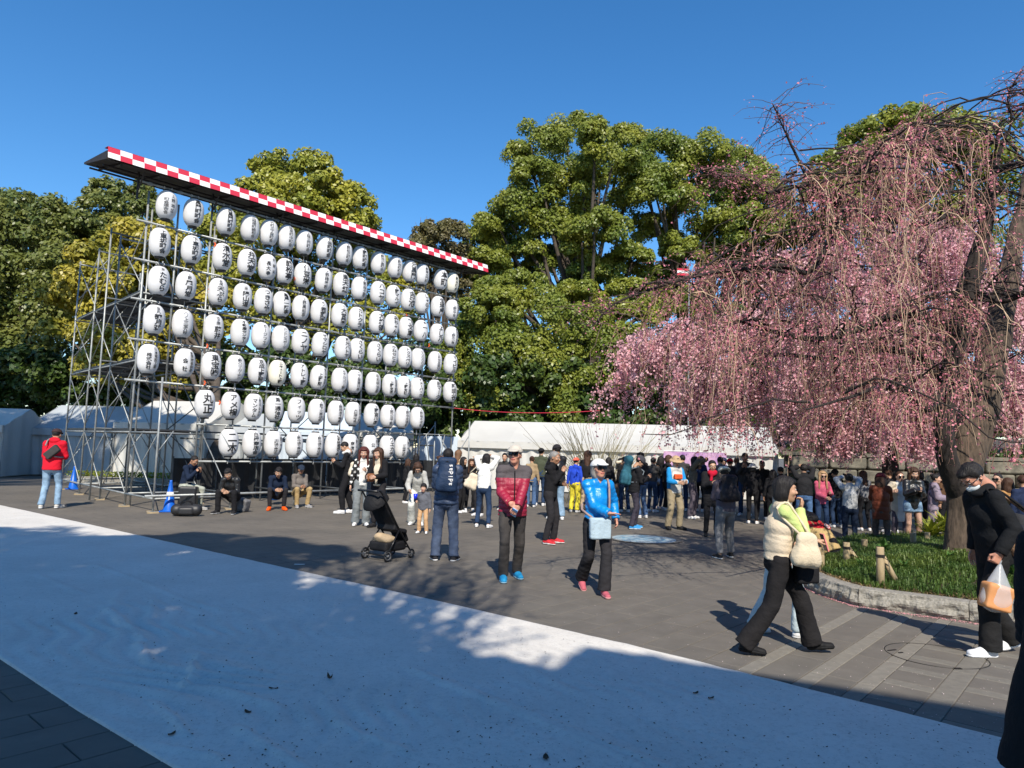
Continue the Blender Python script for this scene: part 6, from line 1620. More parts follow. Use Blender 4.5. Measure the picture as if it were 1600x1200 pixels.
# ------------------------------------------------------------------ bags and other carried things
def wmesh(name, V, F, m, parent, smooth=True): return link(name, mesh_np(name, V, F, m, smooth=smooth), parent)
def backpack(p, label, m, m2, size=(.15, .085, .23), bulk=.02, drop=.0, detail='plain', text=None, strap_m=None, cat='backpack'):
    k = p['k']; R0 = np.stack([p['x'], p['f'], p['up']], 1); Rg = p['Rw'] @ R0
    c = p['w'](p['C'] + p['up'] * (.06 - drop) - p['f'] * (p['rc'] + bulk + size[1] * .85))
    t = thing('backpack', label, cat, c); t.matrix_world = Matrix(M4(Rg, c).tolist())
    sx, sy, sz = [q * k for q in size]
    pr = [cap((0, 0, -sz * .50), (0, 0, sz * .42), sy * 1.0, sy * .80, .03, flat=((1, 0, 0), sx / sy * .98)), rbox((0, 0, -sz * .55), (sx - .05, sy - .05, sz * .42 - .05), .05, .03), rbox((0, -sy * .45, -sz * .28), (sx * .72 - .03, sy * .42 - .02, sz * .42 - .03), .03, .03), cap((-sx * .5, 0, sz * .8), (sx * .5, 0, sz * .8), sy * .7, k=.05)]
    if detail == 'hiking': pr += [cap((-sx * .8, 0, sz * 1.05), (sx * .8, 0, sz * 1.05), sy * .75, k=.04), ell((-sx, -.01, -sz * .5), (.05, .06, .12), .03), ell((sx, -.01, -sz * .5), (.05, .06, .12), .03)]
    V, F = sdf(pr, .014); V = relief(V, F, .006, 26, 3); wmesh('bag_body', V, F, m, t)
    q = MB(); q.tube([(-sx * .6, -sy * .72, -sz * .0), (0, -sy * .86, -sz * .02), (sx * .6, -sy * .72, 0)], .005, 5); q.tube([(-sx * .9, -sy * .2, sz * .6), (0, -sy * .75, sz * .78), (sx * .9, -sy * .2, sz * .6)], .005, 5)
    q.tube([(-.035, sy * .4, sz * .98), (-.03, sy * .35, sz * 1.14), (.03, sy * .35, sz * 1.14), (.035, sy * .4, sz * .98)], .008, 5); q.build('zips_and_handle', m2, t)
    inv = np.linalg.inv(M4(Rg, c))
    for i, s in enumerate((-1, 1)):
        A = [p['C'] + p['up'] * .17 + p['x'] * s * .075 - p['f'] * (p['rc'] + bulk), p['C'] + p['up'] * .235 + p['x'] * s * .10, p['C'] + p['up'] * .16 + p['x'] * s * .115 + p['f'] * (p['rc'] + bulk + .002), p['C'] - p['up'] * .02 + p['x'] * s * .13 + p['f'] * (p['rc'] * .75 + bulk), p['C'] - p['up'] * .12 + p['x'] * s * .165, p['C'] - p['up'] * .15 + p['x'] * s * .12 - p['f'] * (p['rc'] * .8 + bulk)]
        W_ = np.array([p['w'](a_) for a_ in A]); Lc = (np.c_[W_, np.ones(len(W_))] @ inv.T)[:, :3]
        V, F = tube(Lc, .016, 6); wmesh('strap', V, F, strap_m or m2, t)
    if text:
        q = MB()
        for i, ch in enumerate(text[0]):
            gl = glyph(ch, .012, False)
            if gl is None: continue
            s_ = text[1]; V, F = gl
            # lettering runs up the bag, rotated a quarter turn
            P_ = np.c_[-V[:, 1] * s_ + text[2][0], np.full(len(V), -sy - .018), (V[:, 0] * s_) + text[2][1] + i * s_ * .58]
            q.add(P_, F)
        q.build('lettering', text[3], t)
    return t
def tube_w(name, pts, r_, m, parent, n=6):
    V, F = tube(np.asarray(pts), r_, n); c = np.array(parent.location); return wmesh(name, V - c, F, m, parent)
def smooth_pts(pts, n=14):
    P = np.asarray(pts, float); t = np.linspace(0, len(P) - 1, n); Q = np.vstack([2 * P[0] - P[1], P, 2 * P[-1] - P[-2]]); i = np.minimum(t.astype(int), len(P) - 2); f = (t - i)[:, None]
    p0, p1, p2, p3 = Q[i], Q[i + 1], Q[i + 2], Q[i + 3]
    return .5 * (2 * p1 + (p2 - p0) * f + (2 * p0 - 5 * p1 + 4 * p2 - p3) * f ** 2 + (3 * p1 - p0 - 3 * p2 + p3) * f ** 3)
def sling_bag(name, label, cat, c, size, m, strap, sm, rz=0, tilt=0, relief_=.006, band=None, strap_r=.012, r=.02, soft=False):
    """bag hanging at world point c; strap: world points"""
    t = thing(name, label, cat, c)
    R_ = rotm('Z', rz) @ rotm('Y', tilt)
    if soft:
        a_, b_, c_ = size
        V, F = sdf([cap((-a_ * .55, 0, -c_ * .55), (a_ * .6, 0, -c_ * .62), b_ * 1.15, k=.05), cap((-a_ * .5, 0, -c_ * .1), (a_ * .55, 0, -c_ * .15), b_ * .95, k=.07), cap((-a_ * .3, 0, c_ * .75), (a_ * .3, 0, c_ * .7), b_ * .45, k=.07), rbox((0, 0, 0), (a_ * .5, b_ * .2, c_ * .55), .03, .06)], .011)
        V = relief(V, F, .013, 17, 9, (1.6, 1.6, .5)); V = relief(V, F, .006, 45, 4, (1, 1, .5))
    else:
        V, F = sdf([rbox((0, 0, 0), (size[0] - r, size[1] - r * .6, size[2] - r), r, .02)], max(.009, min(size) / 3.2)); V = relief(V, F, relief_, 22, 4)
    wmesh('bag_body', V @ R_.T, F, m, t)
    if band is not None:
        q = MB(); q.box(R_ @ V3(0, -size[1] - .004, size[2] * .35), (size[0] * 1.7, .006, .014), R=R_); q.build('zip_band', band, t)
    if strap is not None: tube_w('strap', smooth_pts(strap), strap_r, sm, t)
    return t
def phone(p, i, label, m=None, off=(0, .09, 0), case=None):
    R_, w_ = p['hands'][i]; c = p['w'](w_ + R_ @ V3(0, .085, -.02)); t = thing('phone', label, 'phone', c)
    Rg = p['Rw'] @ R_; q = MB(); q.box((0, 0, 0), (.075 * .98, .010, .155), R=Rg @ rotm('X', 0.2)); q.build('case', m or M_BLACK, t)
    q = MB(); q.box(Rg @ V3(0, -.0065, 0), (.068, .002, .145), R=Rg @ rotm('X', 0.2)); q.build('screen', M_LENS, t)
    return t
# ------------------------------------------------------------------ the people
C = lambda n, c, **k: fab(n, c, **k)
BLK = C('black', (.014, .014, .016)); BLK2 = C('soft_black', (.024, .023, .026)); LEA = C('black_leather', (.013, .013, .014), rough=.35, spec=.6); NAVY = C('navy', (.018, .028, .065)); DNV = C('dark_navy', (.012, .02, .042))
DEN = C('denim', (.065, .115, .22), var=.35); DENL = C('light_denim', (.22, .33, .45), var=.35); DEND = C('dark_denim', (.022, .042, .09), var=.25); DENG = C('grey_blue_denim', (.07, .095, .155), var=.25)
GRY = C('grey', (.16, .165, .175)); GRYL = C('light_grey', (.36, .37, .38)); GRYD = C('dark_grey', (.045, .044, .045)); WHT = C('white', (.68, .68, .66)); CRM = C('cream', (.60, .52, .40)); BEI = C('beige', (.42, .32, .21)); KHA = C('khaki', (.38, .27, .13)); KHA2 = C('pale_khaki', (.28, .23, .15))
RED = C('red', (.58, .012, .028)); MAR = C('maroon', (.30, .012, .040), rough=.5, spec=.5); CHA = C('charcoal', (.085, .075, .080)); BLU = C('azure', (.0, .22, .62), rough=.35, spec=.6); LIM = C('lime_knit', (.50, .60, .22), bscale=90); PNK = C('pink_knit', (.52, .10, .16), bscale=90); RUST = C('rust', (.13, .035, .018), rough=.5)
PUR = C('mauve_grey', (.10, .085, .105)); LIL = C('lilac', (.23, .185, .235)); CAM = C('camel', (.36, .20, .08)); TAU = C('taupe', (.20, .155, .12)); GBR = C('grey_brown', (.11, .105, .09)); TEAL = C('teal_nylon', (.03, .11, .15)); OLV = C('olive', (.06, .07, .045))
J = lambda m, **k: ('jacket', m, dict(dict(bulk=.024, hem=-.10), **k))
W1, B1, G1 = (.66, .66, .66), (.02, .02, .022), (.25, .25, .26)
seat4 = dict(pelvis=(0, 0, .40), kneepole=((-.25, 1, .6), (.25, 1, .6)))
def sitf(a=.40, w=.17): return ((-w, a, 0, .25), (w, a + .02, 0, -.25))

# left part
p1 = person('man in a bright red hooded jacket and faded jeans walking away at far left', 77, 794, 668, face=187, arms=('front', 'front'), feet=((-.13, -.03, 0, .3), (.13, .10, 0, -.2)), top=J(RED, bulk=.034, hem=-.13), hood=RED, bottom=('straight', DENL), shoes=('sneaker', (.5, .48, .44), W1), hair=('crop', 'black'), hat=('cap', C('dark_brown_cap', (.05, .03, .03))), fat=1.08)
cc = p1['w'](p1['C'] - p1['f'] * .19 - p1['x'] * -.06 + p1['up'] * -.03)
sling_bag('sling_bag', 'grey sling bag worn across the back of the man in red', 'bag', cc, (.17, .05, .09), GRYD, [p1['w'](p1['C'] - p1['f'] * .17 + p1['x'] * -.10 - p1['up'] * -.10), p1['w'](p1['N'] - p1['x'] * .10 - p1['f'] * .04 + p1['up'] * .02), p1['w'](p1['C'] + p1['f'] * .17 - p1['x'] * .02), p1['w'](p1['C'] + p1['x'] * .20 - p1['up'] * .12), p1['w'](p1['C'] - p1['f'] * .16 + p1['x'] * .10 - p1['up'] * .12)], C('strap_grey', (.2, .2, .2)), rz=p1['rz'] + PI, tilt=.75, strap_r=.018)
p2 = person('man in a dark jacket and pale trousers perched on the black suitcase', 308, 797, H=1.68, face=72, arms=((-.04, .38, .93), (.06, .36, .95)), pelvis=(0, 0, .60), feet=((-.12, .38, 0, .2), (.14, .44, 0, -.2)), lean=14, head=(0, 12), top=J(DNV, hem=-.04, bulk=.022), bottom=('straight', C('pale_sage', (.34, .36, .31))), shoes=('sneaker', (.3, .3, .3), W1), hair=('crop', 'black'), skin_='tan')
phone(p2, 1, 'phone held by the man perched on the suitcase')
p3 = person('seated man in black leather jacket leaning forward with clasped hands', 352, 803, H=1.70, face=-3, arms=((-.06, .42, .50), (.10, .40, .53)), pelvis=(0, 0, .40), kneepole=seat4['kneepole'], feet=sitf(.36, .19), lean=26, head=(8, -4), top=J(LEA, hem=-.04), bottom=('straight', BLK), shoes=('sneaker', B1, (.5, .5, .5)), hair=('short', 'black'), hands=('clasp', 'clasp'), skin_='asian')
p4 = person('seated man in navy jacket and bright orange shoes leaning on his knees', 432, 797, H=1.70, face=22, arms=((-.10, .44, .50), (.05, .44, .50)), pelvis=(0, 0, .40), kneepole=seat4['kneepole'], feet=sitf(.36, .17), lean=24, head=(-14, -6), top=J(DNV, hem=-.04, collar=.07), bottom=('slim', BLK2), shoes=('sneaker', (.85, .10, .01), (.85, .13, .02)), hair=('short', 'black'), hands=('clasp', 'clasp'))
p5 = person('elderly seated man in cap, grey jacket and tan trousers', 472, 793, H=1.64, face=38, arms=((-.05, .34, .56), (.06, .34, .56)), pelvis=(0, 0, .40), kneepole=seat4['kneepole'], feet=sitf(.34, .15), lean=8, head=(-16, -2), top=J(C('warm_grey', (.16, .14, .125)), hem=-.04), bottom=('straight', KHA), shoes=('sneaker', G1, W1), hair=('crop', 'grey'), hat=('cap', C('navy_cap', (.02, .03, .05))), skin_='tan', hands=('clasp', 'clasp'))
p6 = person('young man in black track jacket standing side on, looking down to the left', 541, 802, 688, face=-82, arms=('look', 'look'), feet=((-.11, .10, 0, .1), (.12, -.10, 0, -.1)), head=(0, 28), lean=6, top=J(BLK), hood=WHT, bottom=('jogger', BLK), shoes=('sneaker', (.6, .6, .6), W1), hair=('crop', 'black'))
c = p6['w'](p6['P'] - V3(0, .12, -.12) + V3(-.20, -.02, 0)); sling_bag('drawstring_bag', 'beige drawstring bag hanging behind the young man in black', 'bag', c, (.12, .06, .19), CRM, [c + [0, 0, .15], p6['w'](p6['S'][0] + V3(0, -.06, .05)), p6['w'](p6['S'][0] + V3(.02, .05, .05)), c + [-.05, 0, .15]], BLK, rz=p6['rz'] + PI / 2, strap_r=.006, soft=True)
p7 = person('woman with long auburn hair in patterned jacket and wide grey jeans', 563, 821, 697, face=14, sex='f', arms=('look', 'down'), head=(-6, 10), top=J(C('patterned_knit', (.03, .03, .03), var=0), bulk=.02, hem=-.08, m2=WHT, split=lambda c_, s: (c_[:, 1] > .02) & (np.abs(c_[:, 0]) < .075) | (np.sin(c_[:, 0] * 45) * np.sin(c_[:, 2] * 45) > .45)), bottom=('wide', C('washed_grey_denim', (.19, .21, .22), var=.25)), shoes=('sneaker', W1, W1), hair=('long', 'red'), skin_='light')
p8 = person('woman with long brown hair in black jacket over a cream blouse', 589, 824, 698, face=-22, sex='f', arms=('front', 'front'), head=(-4, 6), top=J(BLK, bulk=.03, hem=-.06, m2=CRM, split=lambda c_, s: ((c_[:, 1] > .02) & (np.abs(c_[:, 0]) < .02 + .12 * np.clip(c_[:, 2] - s['P'][2] + .05, 0, .7))) | (c_[:, 2] < s['P'][2] - .03)), bottom=('slim', BLK2), shoes=('boot', B1, B1), hair=('long', 'brown'), skin_='light',)
sling_bag('shoulder_bag', 'round brown bag held by the woman in the cream blouse', 'bag', p8['w'](p8['P'] + V3(.02, .30, .12)), (.085, .05, .085), C('tan_leather', (.20, .08, .035), rough=.5), None, None, r=.05)
p9 = person('figure in black coat standing inside the scaffold, back turned', 646, 781, 708, face=160, sex='f', arms=('look', 'look'), top=J(BLK, hem=-.4, bulk=.04), bottom=('slim', BLK), shoes=('boot', B1, B1), hair=('shoulder', 'black'))
p10 = person('woman in light grey top bending down behind the small child', 650, 820, H=1.60, face=4, sex='f', pelvis=(0, -.12, .80), arms=((-.14, .30, .78), (.16, .34, .80)), lean=27, head=(6, 16), top=J(C('pale_grey_knit', (.42, .42, .40)), hem=-.08, bulk=.028), bottom=('wide', C('off_white_trousers', (.52, .53, .50))), shoes=('sneaker', W1, W1), hair=('shoulder', 'brown'), skin_='light')
p11 = person('small child in grey jacket and tan trousers holding up a blue cup', 660, 833, 757, face=-8, arms=('down', (.22, .22, 1.12)), feet=((-.14, .02, 0, .2), (.14, 0, 0, -.2)), top=J(C('slate_jacket', (.11, .115, .135)), bulk=.045, hem=-.12), bottom=('loose', C('apricot_cotton', (.52, .32, .17))), shoes=('sneaker', W1, W1), hair=('child', 'black'), skin_='light', res=.022, hands=('relax', 'grip'))
q = MB(); c = p11['w'](p11['W'][1] + V3(.02, .05, .09)); q.lathe([(0, 0), (.030, 0), (.042, .10), (.038, .10), (.028, .01)], 16); t = thing('cup', 'blue cup held up by the small child', 'cup', c); q.build('cup_body', mat('blue_cup', (.01, .03, .7), .3), t, True)
p12 = person('man in navy quilted jacket and blue jeans seen from behind with a backpack', 694, 876, 698, face=183, arms=('look', 'look'), feet=((-.14, .03, 0, .30), (.14, 0, 0, -.35)), top=J(C('navy_quilt', (.03, .05, .10), rough=.5, spec=.5), bulk=.036, hem=-.10, quilt=(.075, .012), collar=.06), bottom=('loose', DENG), shoes=('sneaker', (.03, .03, .035), W1), hair=('crop', 'black'), skin_='tan', res=.015, head=(0, 8), hres=.009)
backpack(p12, 'dark blue backpack with white lettering up its side, worn by the man in jeans', C('backpack_blue', (.018, .035, .075), rough=.55), BLK, size=(.165, .09, .26), bulk=.036, text=('adidas', .092, (.06, -.13), mat('print_white', (.75, .75, .75), .5)))
p13 = person('person in white sweatshirt and dark jeans raising both arms to take a picture', 754, 824, 707, face=166, arms=('raise_', 'raise_'), feet=((-.15, .04, 0, .2), (.15, -.03, 0, -.2)), lean=8, head=(8, -6), top=J(WHT, bulk=.03, hem=-.06), bottom=('slim', DEND), shoes=('sneaker', W1, W1), hair=('bob', 'black'), sex='f', fat=1.1)
c = p13['w'](p13['P'] + V3(-.30, .04, .10)); sling_bag('tote_bag', 'large cream tote bag hanging from the shoulder of the person in white', 'bag', c, (.17, .05, .20), CRM, [c + [-.05, 0, .18], p13['w'](p13['S'][0] + V3(-.01, -.05, .05)), p13['w'](p13['S'][0] + V3(-.01, .06, .05)), c + [.08, 0, .18]], CRM, rz=.2, tilt=.35, strap_r=.010, soft=True)
# people between the backpack man and the red jacket
person('person with brown hair in blue, half hidden behind the backpack wearer', 681, 797, 711, face=95, sex='f', top=J(C('denim_blue_top', (.05, .08, .2))), bottom=('slim', DEND), hair=('bun', 'brown'), res=.026)
person('woman with long light hair seen from behind in front of the white tent', 711, 796, 702, face=150, sex='f', top=J(BEI), bottom=('straight', GRYL), hair=('longback', 'light'), res=.026)
person('dark haired woman in black seen in profile beside the white tent corner', 718, 801, 713, face=70, sex='f', arms=('front', 'front'), top=J(BLK2), bottom=('straight', BLK), hair=('shoulder', 'black'), res=.026)
person('woman in black stretching one arm above her head', 733, 798, 716, face=20, sex='f', arms=((-.10, .1, 1.72), 'front'), top=J(BLK), bottom=('slim', BLK), hair=('long', 'brown'), res=.026)
person('short haired man in black sweater looking down, left of the raised arms', 748, 806, 717, face=-28, head=(0, 35), lean=10, arms=('look', 'look'), top=J(BLK), bottom=('slim', BLK2), hair=('short', 'black'), res=.024)
person('dark haired head peeking between the white sweatshirt and the maroon jacket', 787, 797, 707, face=-10, sex='f', top=J(GRYD), bottom=('slim', BLK), hair=('bun', 'black'), res=.028)
# red jacket
yoke = lambda c_, s: (c_[:, 2] > s['S'][0][2] - .085)
p19 = person('tall man in maroon quilted jacket with grey yoke, cap and sunglasses', 797, 905, 690, face=6, arms=((-.03, .29, .93), (.06, .27, .97)), feet=((-.10, -.20, 0, .15), (.10, .05, 0, -.05)), lean=1, head=(-18, -8), top=J(MAR, bulk=.030, hem=-.12, quilt=(.058, .0105), collar=.075, m2=CHA, split=yoke, fine=.6), zipper=(BLK, .033, .008), bottom=('straight', C('slate_trousers', (.055, .05, .048))),
            shoes=('sneaker', (.02, .25, .50), (.30, .50, .62)), hair=('crop', 'grey'), hat=('cap', C('stone_cap', (.50, .46, .40))), glasses='sun', skin_='ruddy', res=.012, hres=.007, hands=('clasp', 'clasp'), scarf=None, hdir=(((.55, .35, -.75), (-.2, -1, -.2)), ((-.75, .25, -.55), (.2, -1, -.1))))
phone(p19, 0, 'pale blue phone in the hands of the man in the maroon jacket', mat('phone_blue', (.25, .5, .8), .3))
person('person in tan jacket and jeans standing behind the maroon jacket, back turned', 829, 792, 712, face=175, sex='f', top=J(C('tan_wool', (.30, .22, .13)), hem=-.12), bottom=('loose', DEN), hair=('bun', 'brown'), res=.024)
person('man in dark cap and olive jacket behind the tan jacket', 843, 790, 699, face=170, top=J(OLV), bottom=('straight', DEND), hair=('crop', 'black'), hat=('capback', BLK), res=.026)
p21 = person('man all in black with red trainers touching his chin, side on', 860, 849, 703, face=66, arms=((-.02, .24, 1.10), (.00, .23, 1.33)), feet=((-.13, .05, 0, .2), (.13, 0, 0, -.25)), head=(0, 6), lean=3, top=J(BLK, bulk=.022, hem=-.10, collar=.05), bottom=('straight', BLK2), shoes=('sneaker', (.50, .03, .04), W1), hair=('crop', 'grey'), skin_='tan', res=.016, hres=.009, hands=('clasp', 'clasp'))
person('man in black padded jacket, cap and pale jeans facing away', 870, 812, 694, face=-155, arms=('phone', 'look'), top=J(LEA, bulk=.038, quilt=(.08, .01)), bottom=('loose', DENL), shoes=('sneaker', W1, W1), hair=('crop', 'black'), hat=('beanie', BLK2), res=.02)
person('woman with very long brown hair in black, seen from behind', 916, 801, 703, face=165, sex='f', top=J(BLK), bottom=('straight', BEI), hair=('longback', 'brown'), shoes=('sneaker', B1, B1), res=.022)
person('child in blue top and yellow trousers wearing a red cap', 897, 800, 714, face=150, arms=('down', 'down'), top=J(C('royal_blue', (.02, .06, .45))), bottom=('loose', C('yellow', (.65, .55, .05))), hair=('crop', 'black'), hat=('capback', C('coral', (.6, .12, .08))), res=.026)
# blue jacket
p24 = person('woman in bright blue quilted jacket, white cap and dark glasses walking forward', 926, 926, 712, face=14, sex='f', fat=1.06, arms=((-.24, .05, .92), (-.04, .30, 1.02)), feet=((-.03, .24, 0, -.1), (.10, -.26, .07, -.05)), foot_pitch=(0, 32), lean=1, head=(4, -12), top=J(BLU, bulk=.031, hem=-.14, quilt=(.07, .007), collar=.055, fine=.8), bottom=('flare', BLK2), shoes=('loafer', (.42, .10, .13), (.50, .25, .25)), hair=('bob', 'grey'), hat=('cap', WHT), glasses='sun', skin_='ruddy', res=.012, hres=.007, hands=('relax', 'flat'), scarf=None, hdir=(None, ((-.9, .45, .0), (0, .2, -1))))
sc = p24; q = MB()
c = sc['w'](sc['P'] + V3(.04, .22, -.09)); sp = [sc['w'](sc['P'] + V3(-.07, .22, .04)), sc['w'](sc['C'] + V3(-.09, .185, .02)), sc['w'](sc['N'] + V3(-.115, .03, .01)), sc['w'](sc['C'] + V3(-.05, -.19, .05)), sc['w'](sc['C'] + V3(.20, -.05, -.12)), sc['w'](sc['P'] + V3(.14, .21, .04))]
sling_bag('crossbody_bag', 'pale blue crossbody bag with orange zip on the woman in blue', 'bag', c, (.130, .03, .125), C('pale_blue_nylon', (.36, .46, .53)), sp, C('taupe_strap', (.30, .22, .20)), rz=sc['rz'] + PI, band=C('orange_zip', (.55, .16, .06)), strap_r=.014)
# central crowd
person('woman in pale top and long brown skirt raising her hands', 967, 796, 715, face=30, sex='f', arms=('raise_', 'raise_'), top=J(CRM, bulk=.018), bottom=('skirt', TAU, .62, .22), shoes=('sneaker', (.6, .55, .4), W1), hair=('longback', 'black'), res=.024)
p26 = person('hiker in black quilted jacket facing right under a large teal backpack', 990, 826, 711, face=92, arms=('look', 'look'), feet=((-.12, .05, 0, .1), (.13, -.06, 0, -.1)), head=(0, 22), lean=7, top=J(BLK, bulk=.034, quilt=(.07, .011)), bottom=('straight', C('plum_grey', (.045, .04, .055))), shoes=('sneaker', (.04, .25, .55), (.55, .6, .62)), hair=('short', 'black'), hat=('beanie', C('slate_hat', (.05, .05, .06))), res=.018)
backpack(p26, 'large teal hiking backpack with grey straps on the hiker in black', TEAL, C('grey_webbing', (.18, .22, .25)), size=(.16, .12, .30), bulk=.034, detail='hiking')
person('person in black jacket and mid blue jeans behind the hiker', 1003, 809, 706, face=-140, arms=('look', 'look'), top=J(BLK2), bottom=('straight', DEN), hair=('short', 'black'), res=.022)
person('dark clothed person behind the hiker looking at the blossom', 1018, 800, 714, face=140, arms=('phone', 'phone'), top=J(GRYD), bottom=('slim', DEND), shoes=('sneaker', W1, W1), hair=('short', 'black'), res=.026)
person('woman in black coat with white collar and pale shoes', 1029, 795, 712, face=120, sex='f', arms=('raise_', 'down'), top=J(BLK, hem=-.2), bottom=('slim', DEND), shoes=('sneaker', (.62, .48, .46), W1), hair=('shoulder', 'black'), res=.026)
person('brown haired woman in black coat left of the beige hat', 1040, 797, 710, face=100, sex='f', arms=('phone', 'phone'), top=J(BLK2), bottom=('slim', BLK), hair=('bob', 'brown'), res=.026)
p29 = person('man in blue jacket over white fleece with beige hat and khaki trousers', 1053, 827, 712, face=22, arms=((-.12, .30, 1.12), (.10, .32, 1.10)), feet=((-.14, .03, 0, .3), (.15, -.02, 0, -.3)), head=(-10, 12), lean=2, top=J(C('sky_jacket', (.02, .24, .55)), bulk=.034, m2=C('fleece', (.48, .48, .46)), split=lambda c_, s: (c_[:, 1] > .02) & (np.abs(c_[:, 0]) < .15)), bottom=('loose', KHA2), shoes=('sneaker', B1, B1), hair=('short', 'black'), hat=('bucket', C('sand_hat', (.42, .30, .18))), res=.018)
sling_bag('chest_bag', 'orange and black pouch worn on the chest under the beige hat', 'bag', p29['w'](p29['C'] + V3(.02, .17, .02)), (.10, .03, .055), C('orange_nylon', (.62, .10, .03)), None, None, rz=p29['rz'] + PI, r=.02)
p30 = person('woman in grey brown coat raising a phone, wide mauve trousers', 1081, 810, 712, face=62, sex='f', arms=('raise_', 'raise_'), top=J(GBR, bulk=.032, hem=-.10), bottom=('loose', PUR), shoes=('sneaker', W1, W1), hair=('shoulder', 'black'), head=(0, -12), res=.02)
phone(p30, 1, 'phone raised by the woman in the grey brown coat')
p31 = person('woman in glasses and crimson scarf, black coat and leggings', 1111, 838, 718, face=-2, sex='f', fat=1.15, arms=((-.03, .30, 1.18), (.05, .30, 1.20)), head=(0, 8), top=J(BLK, bulk=.042, hem=-.28, quilt=(.1, .008)), scarf=C('crimson_scarf', (.40, .01, .03)), bottom=('slim', BLK), shoes=('boot', B1, B1), hair=('bun', 'black'), glasses='clear', hands=('clasp', 'clasp'), res=.017, hres=.009)
p32 = person('man in white flat cap and mauve grey jacket walking away', 1133, 872, 727, face=186, arms=('look', 'look'), feet=((-.16, -.10, 0, .25), (.14, .10, 0, -.15)), lean=5, head=(0, 12), top=J(PUR, bulk=.032, hem=-.08), bottom=('jogger', GRY), shoes=('sneaker', (.02, .02, .022), W1), hair=('crop', 'black'), hat=('beret', C('ivory_cap', (.60, .57, .48))), res=.016)
backpack(p32, 'black wrinkled daypack on the man in the white flat cap', C('black_nylon', (.022, .02, .024), rough=.4), BLK, size=(.17, .10, .24), bulk=.032)
person('person in crimson cap behind the white flat cap', 1141, 803, 716, face=170, top=J(BLK2), bottom=('slim', BLK), hair=('crop', 'black'), hat=('beanie', RED), res=.028)
person('tall dark haired man in dark jacket in the crowd facing the viewer', 1164, 806, 707, face=-20, arms=('phone', 'phone'), top=J(GRYD), bottom=('straight', DEND), hair=('short', 'brown'), skin_='tan', res=.026)
person('person in white bucket hat behind the cream vest', 1176, 818, 724, face=160, sex='f', top=J(BLK), bottom=('slim', BLK), hair=('bob', 'black'), hat=('bucket', WHT), res=.026)
person('dark skinned man in dark clothes right of the white bucket hat', 1190, 812, 718, face=-10, top=J(BLK), bottom=('slim', BLK), hair=('crop', 'black'), skin_='brown', res=.028)
person('person in dark jacket and faded jeans in branch shade, right of the cream vest', 1222, 815, 729, face=190, arms=('front', 'front'), top=J(BLK2), bottom=('loose', DEN), shoes=('sneaker', W1, W1), hair=('short', 'black'), res=.024)
person('person in black behind the faded jeans', 1207, 822, 733, face=150, sex='f', top=J(BLK), bottom=('slim', BLK), hair=('shoulder', 'black'), res=.028)
# cream vest
p34 = person('woman with black bob in cream padded vest, lime top and wide black trousers striding right', 1217, 1021, 733, face=86, sex='f', fat=1.08, arms=((-.03, .36, 1.05), (.00, .21, 1.345)), feet=((-.09, .34, .02, -.05), (.10, -.33, .02, -.1)), foot_pitch=(-6, 6), lean=3, head=(0, -2), inner=(LIM, dict(bulk=.018, hem=-.04, fine=1.1)), top=('vest', C('cream_padding', (.56, .47, .35), var=.05), dict(bulk=.040, hem=-.03, sleeve=0, quilt=(.17, .014), collar=.07, fine=1.2)),
            bottom=('wide', C('crepe_black', (.016, .015, .016), bscale=60)), shoes=('loafer', (.012, .012, .013), (.012, .012, .013)), hair=('bob', 'black'), skin_='asian', res=.011, hres=.006, hands=('grip', 'clasp'), poles=(None, (.3, .25, -1)), hdir=(((-.1, .95, .1), (0, -.2, -1)), ((-.05, .25, .95), (0, -1, .3))))
phone(p34, 0, 'pink phone in the hand of the woman in the cream vest', mat('pink_case', (.70, .22, .22), .4))
c = p34['w'](p34['P'] + V3(.20, .20, .10)); sling_bag('tote_bag', 'soft cream tote hanging from the shoulder of the woman in the vest', 'bag', c, (.12, .055, .16), C('cream_canvas', (.60, .51, .37), var=.05), [c + [.03, 0, .12], p34['w'](p34['S'][1] + V3(.0, .10, -.02)), p34['w'](p34['S'][1] + V3(-.02, .02, .085)), p34['w'](p34['S'][1] + V3(-.0, -.07, .0)), c + [-.05, 0, .12]], C('cream_canvas', (.60, .51, .37)), rz=.1, strap_r=.012, soft=True)
c = p34['w'](p34['P'] + V3(.0, .26, -.12)); sling_bag('shopping_bag', 'black bag hanging below the cream tote', 'bag', c, (.10, .05, .11), BLK, [c + [-.06, 0, .10], c + [-.02, .02, .32], c + [.06, 0, .13]], BLK, rz=.1, strap_r=.007)
person('companion in black jacket and pale jeans walking behind the cream vest', 1213, 992, 741, face=86, sex='f', feet=((-.09, -.22, 0, 0), (.09, .20, 0, 0)), arms=('swingf', 'down'), top=J(BLK), bottom=('straight', C('pale_jeans', (.42, .50, .53))), shoes=('sneaker', W1, (.5, .5, .5)), hair=('shoulder', 'grey'), res=.018)
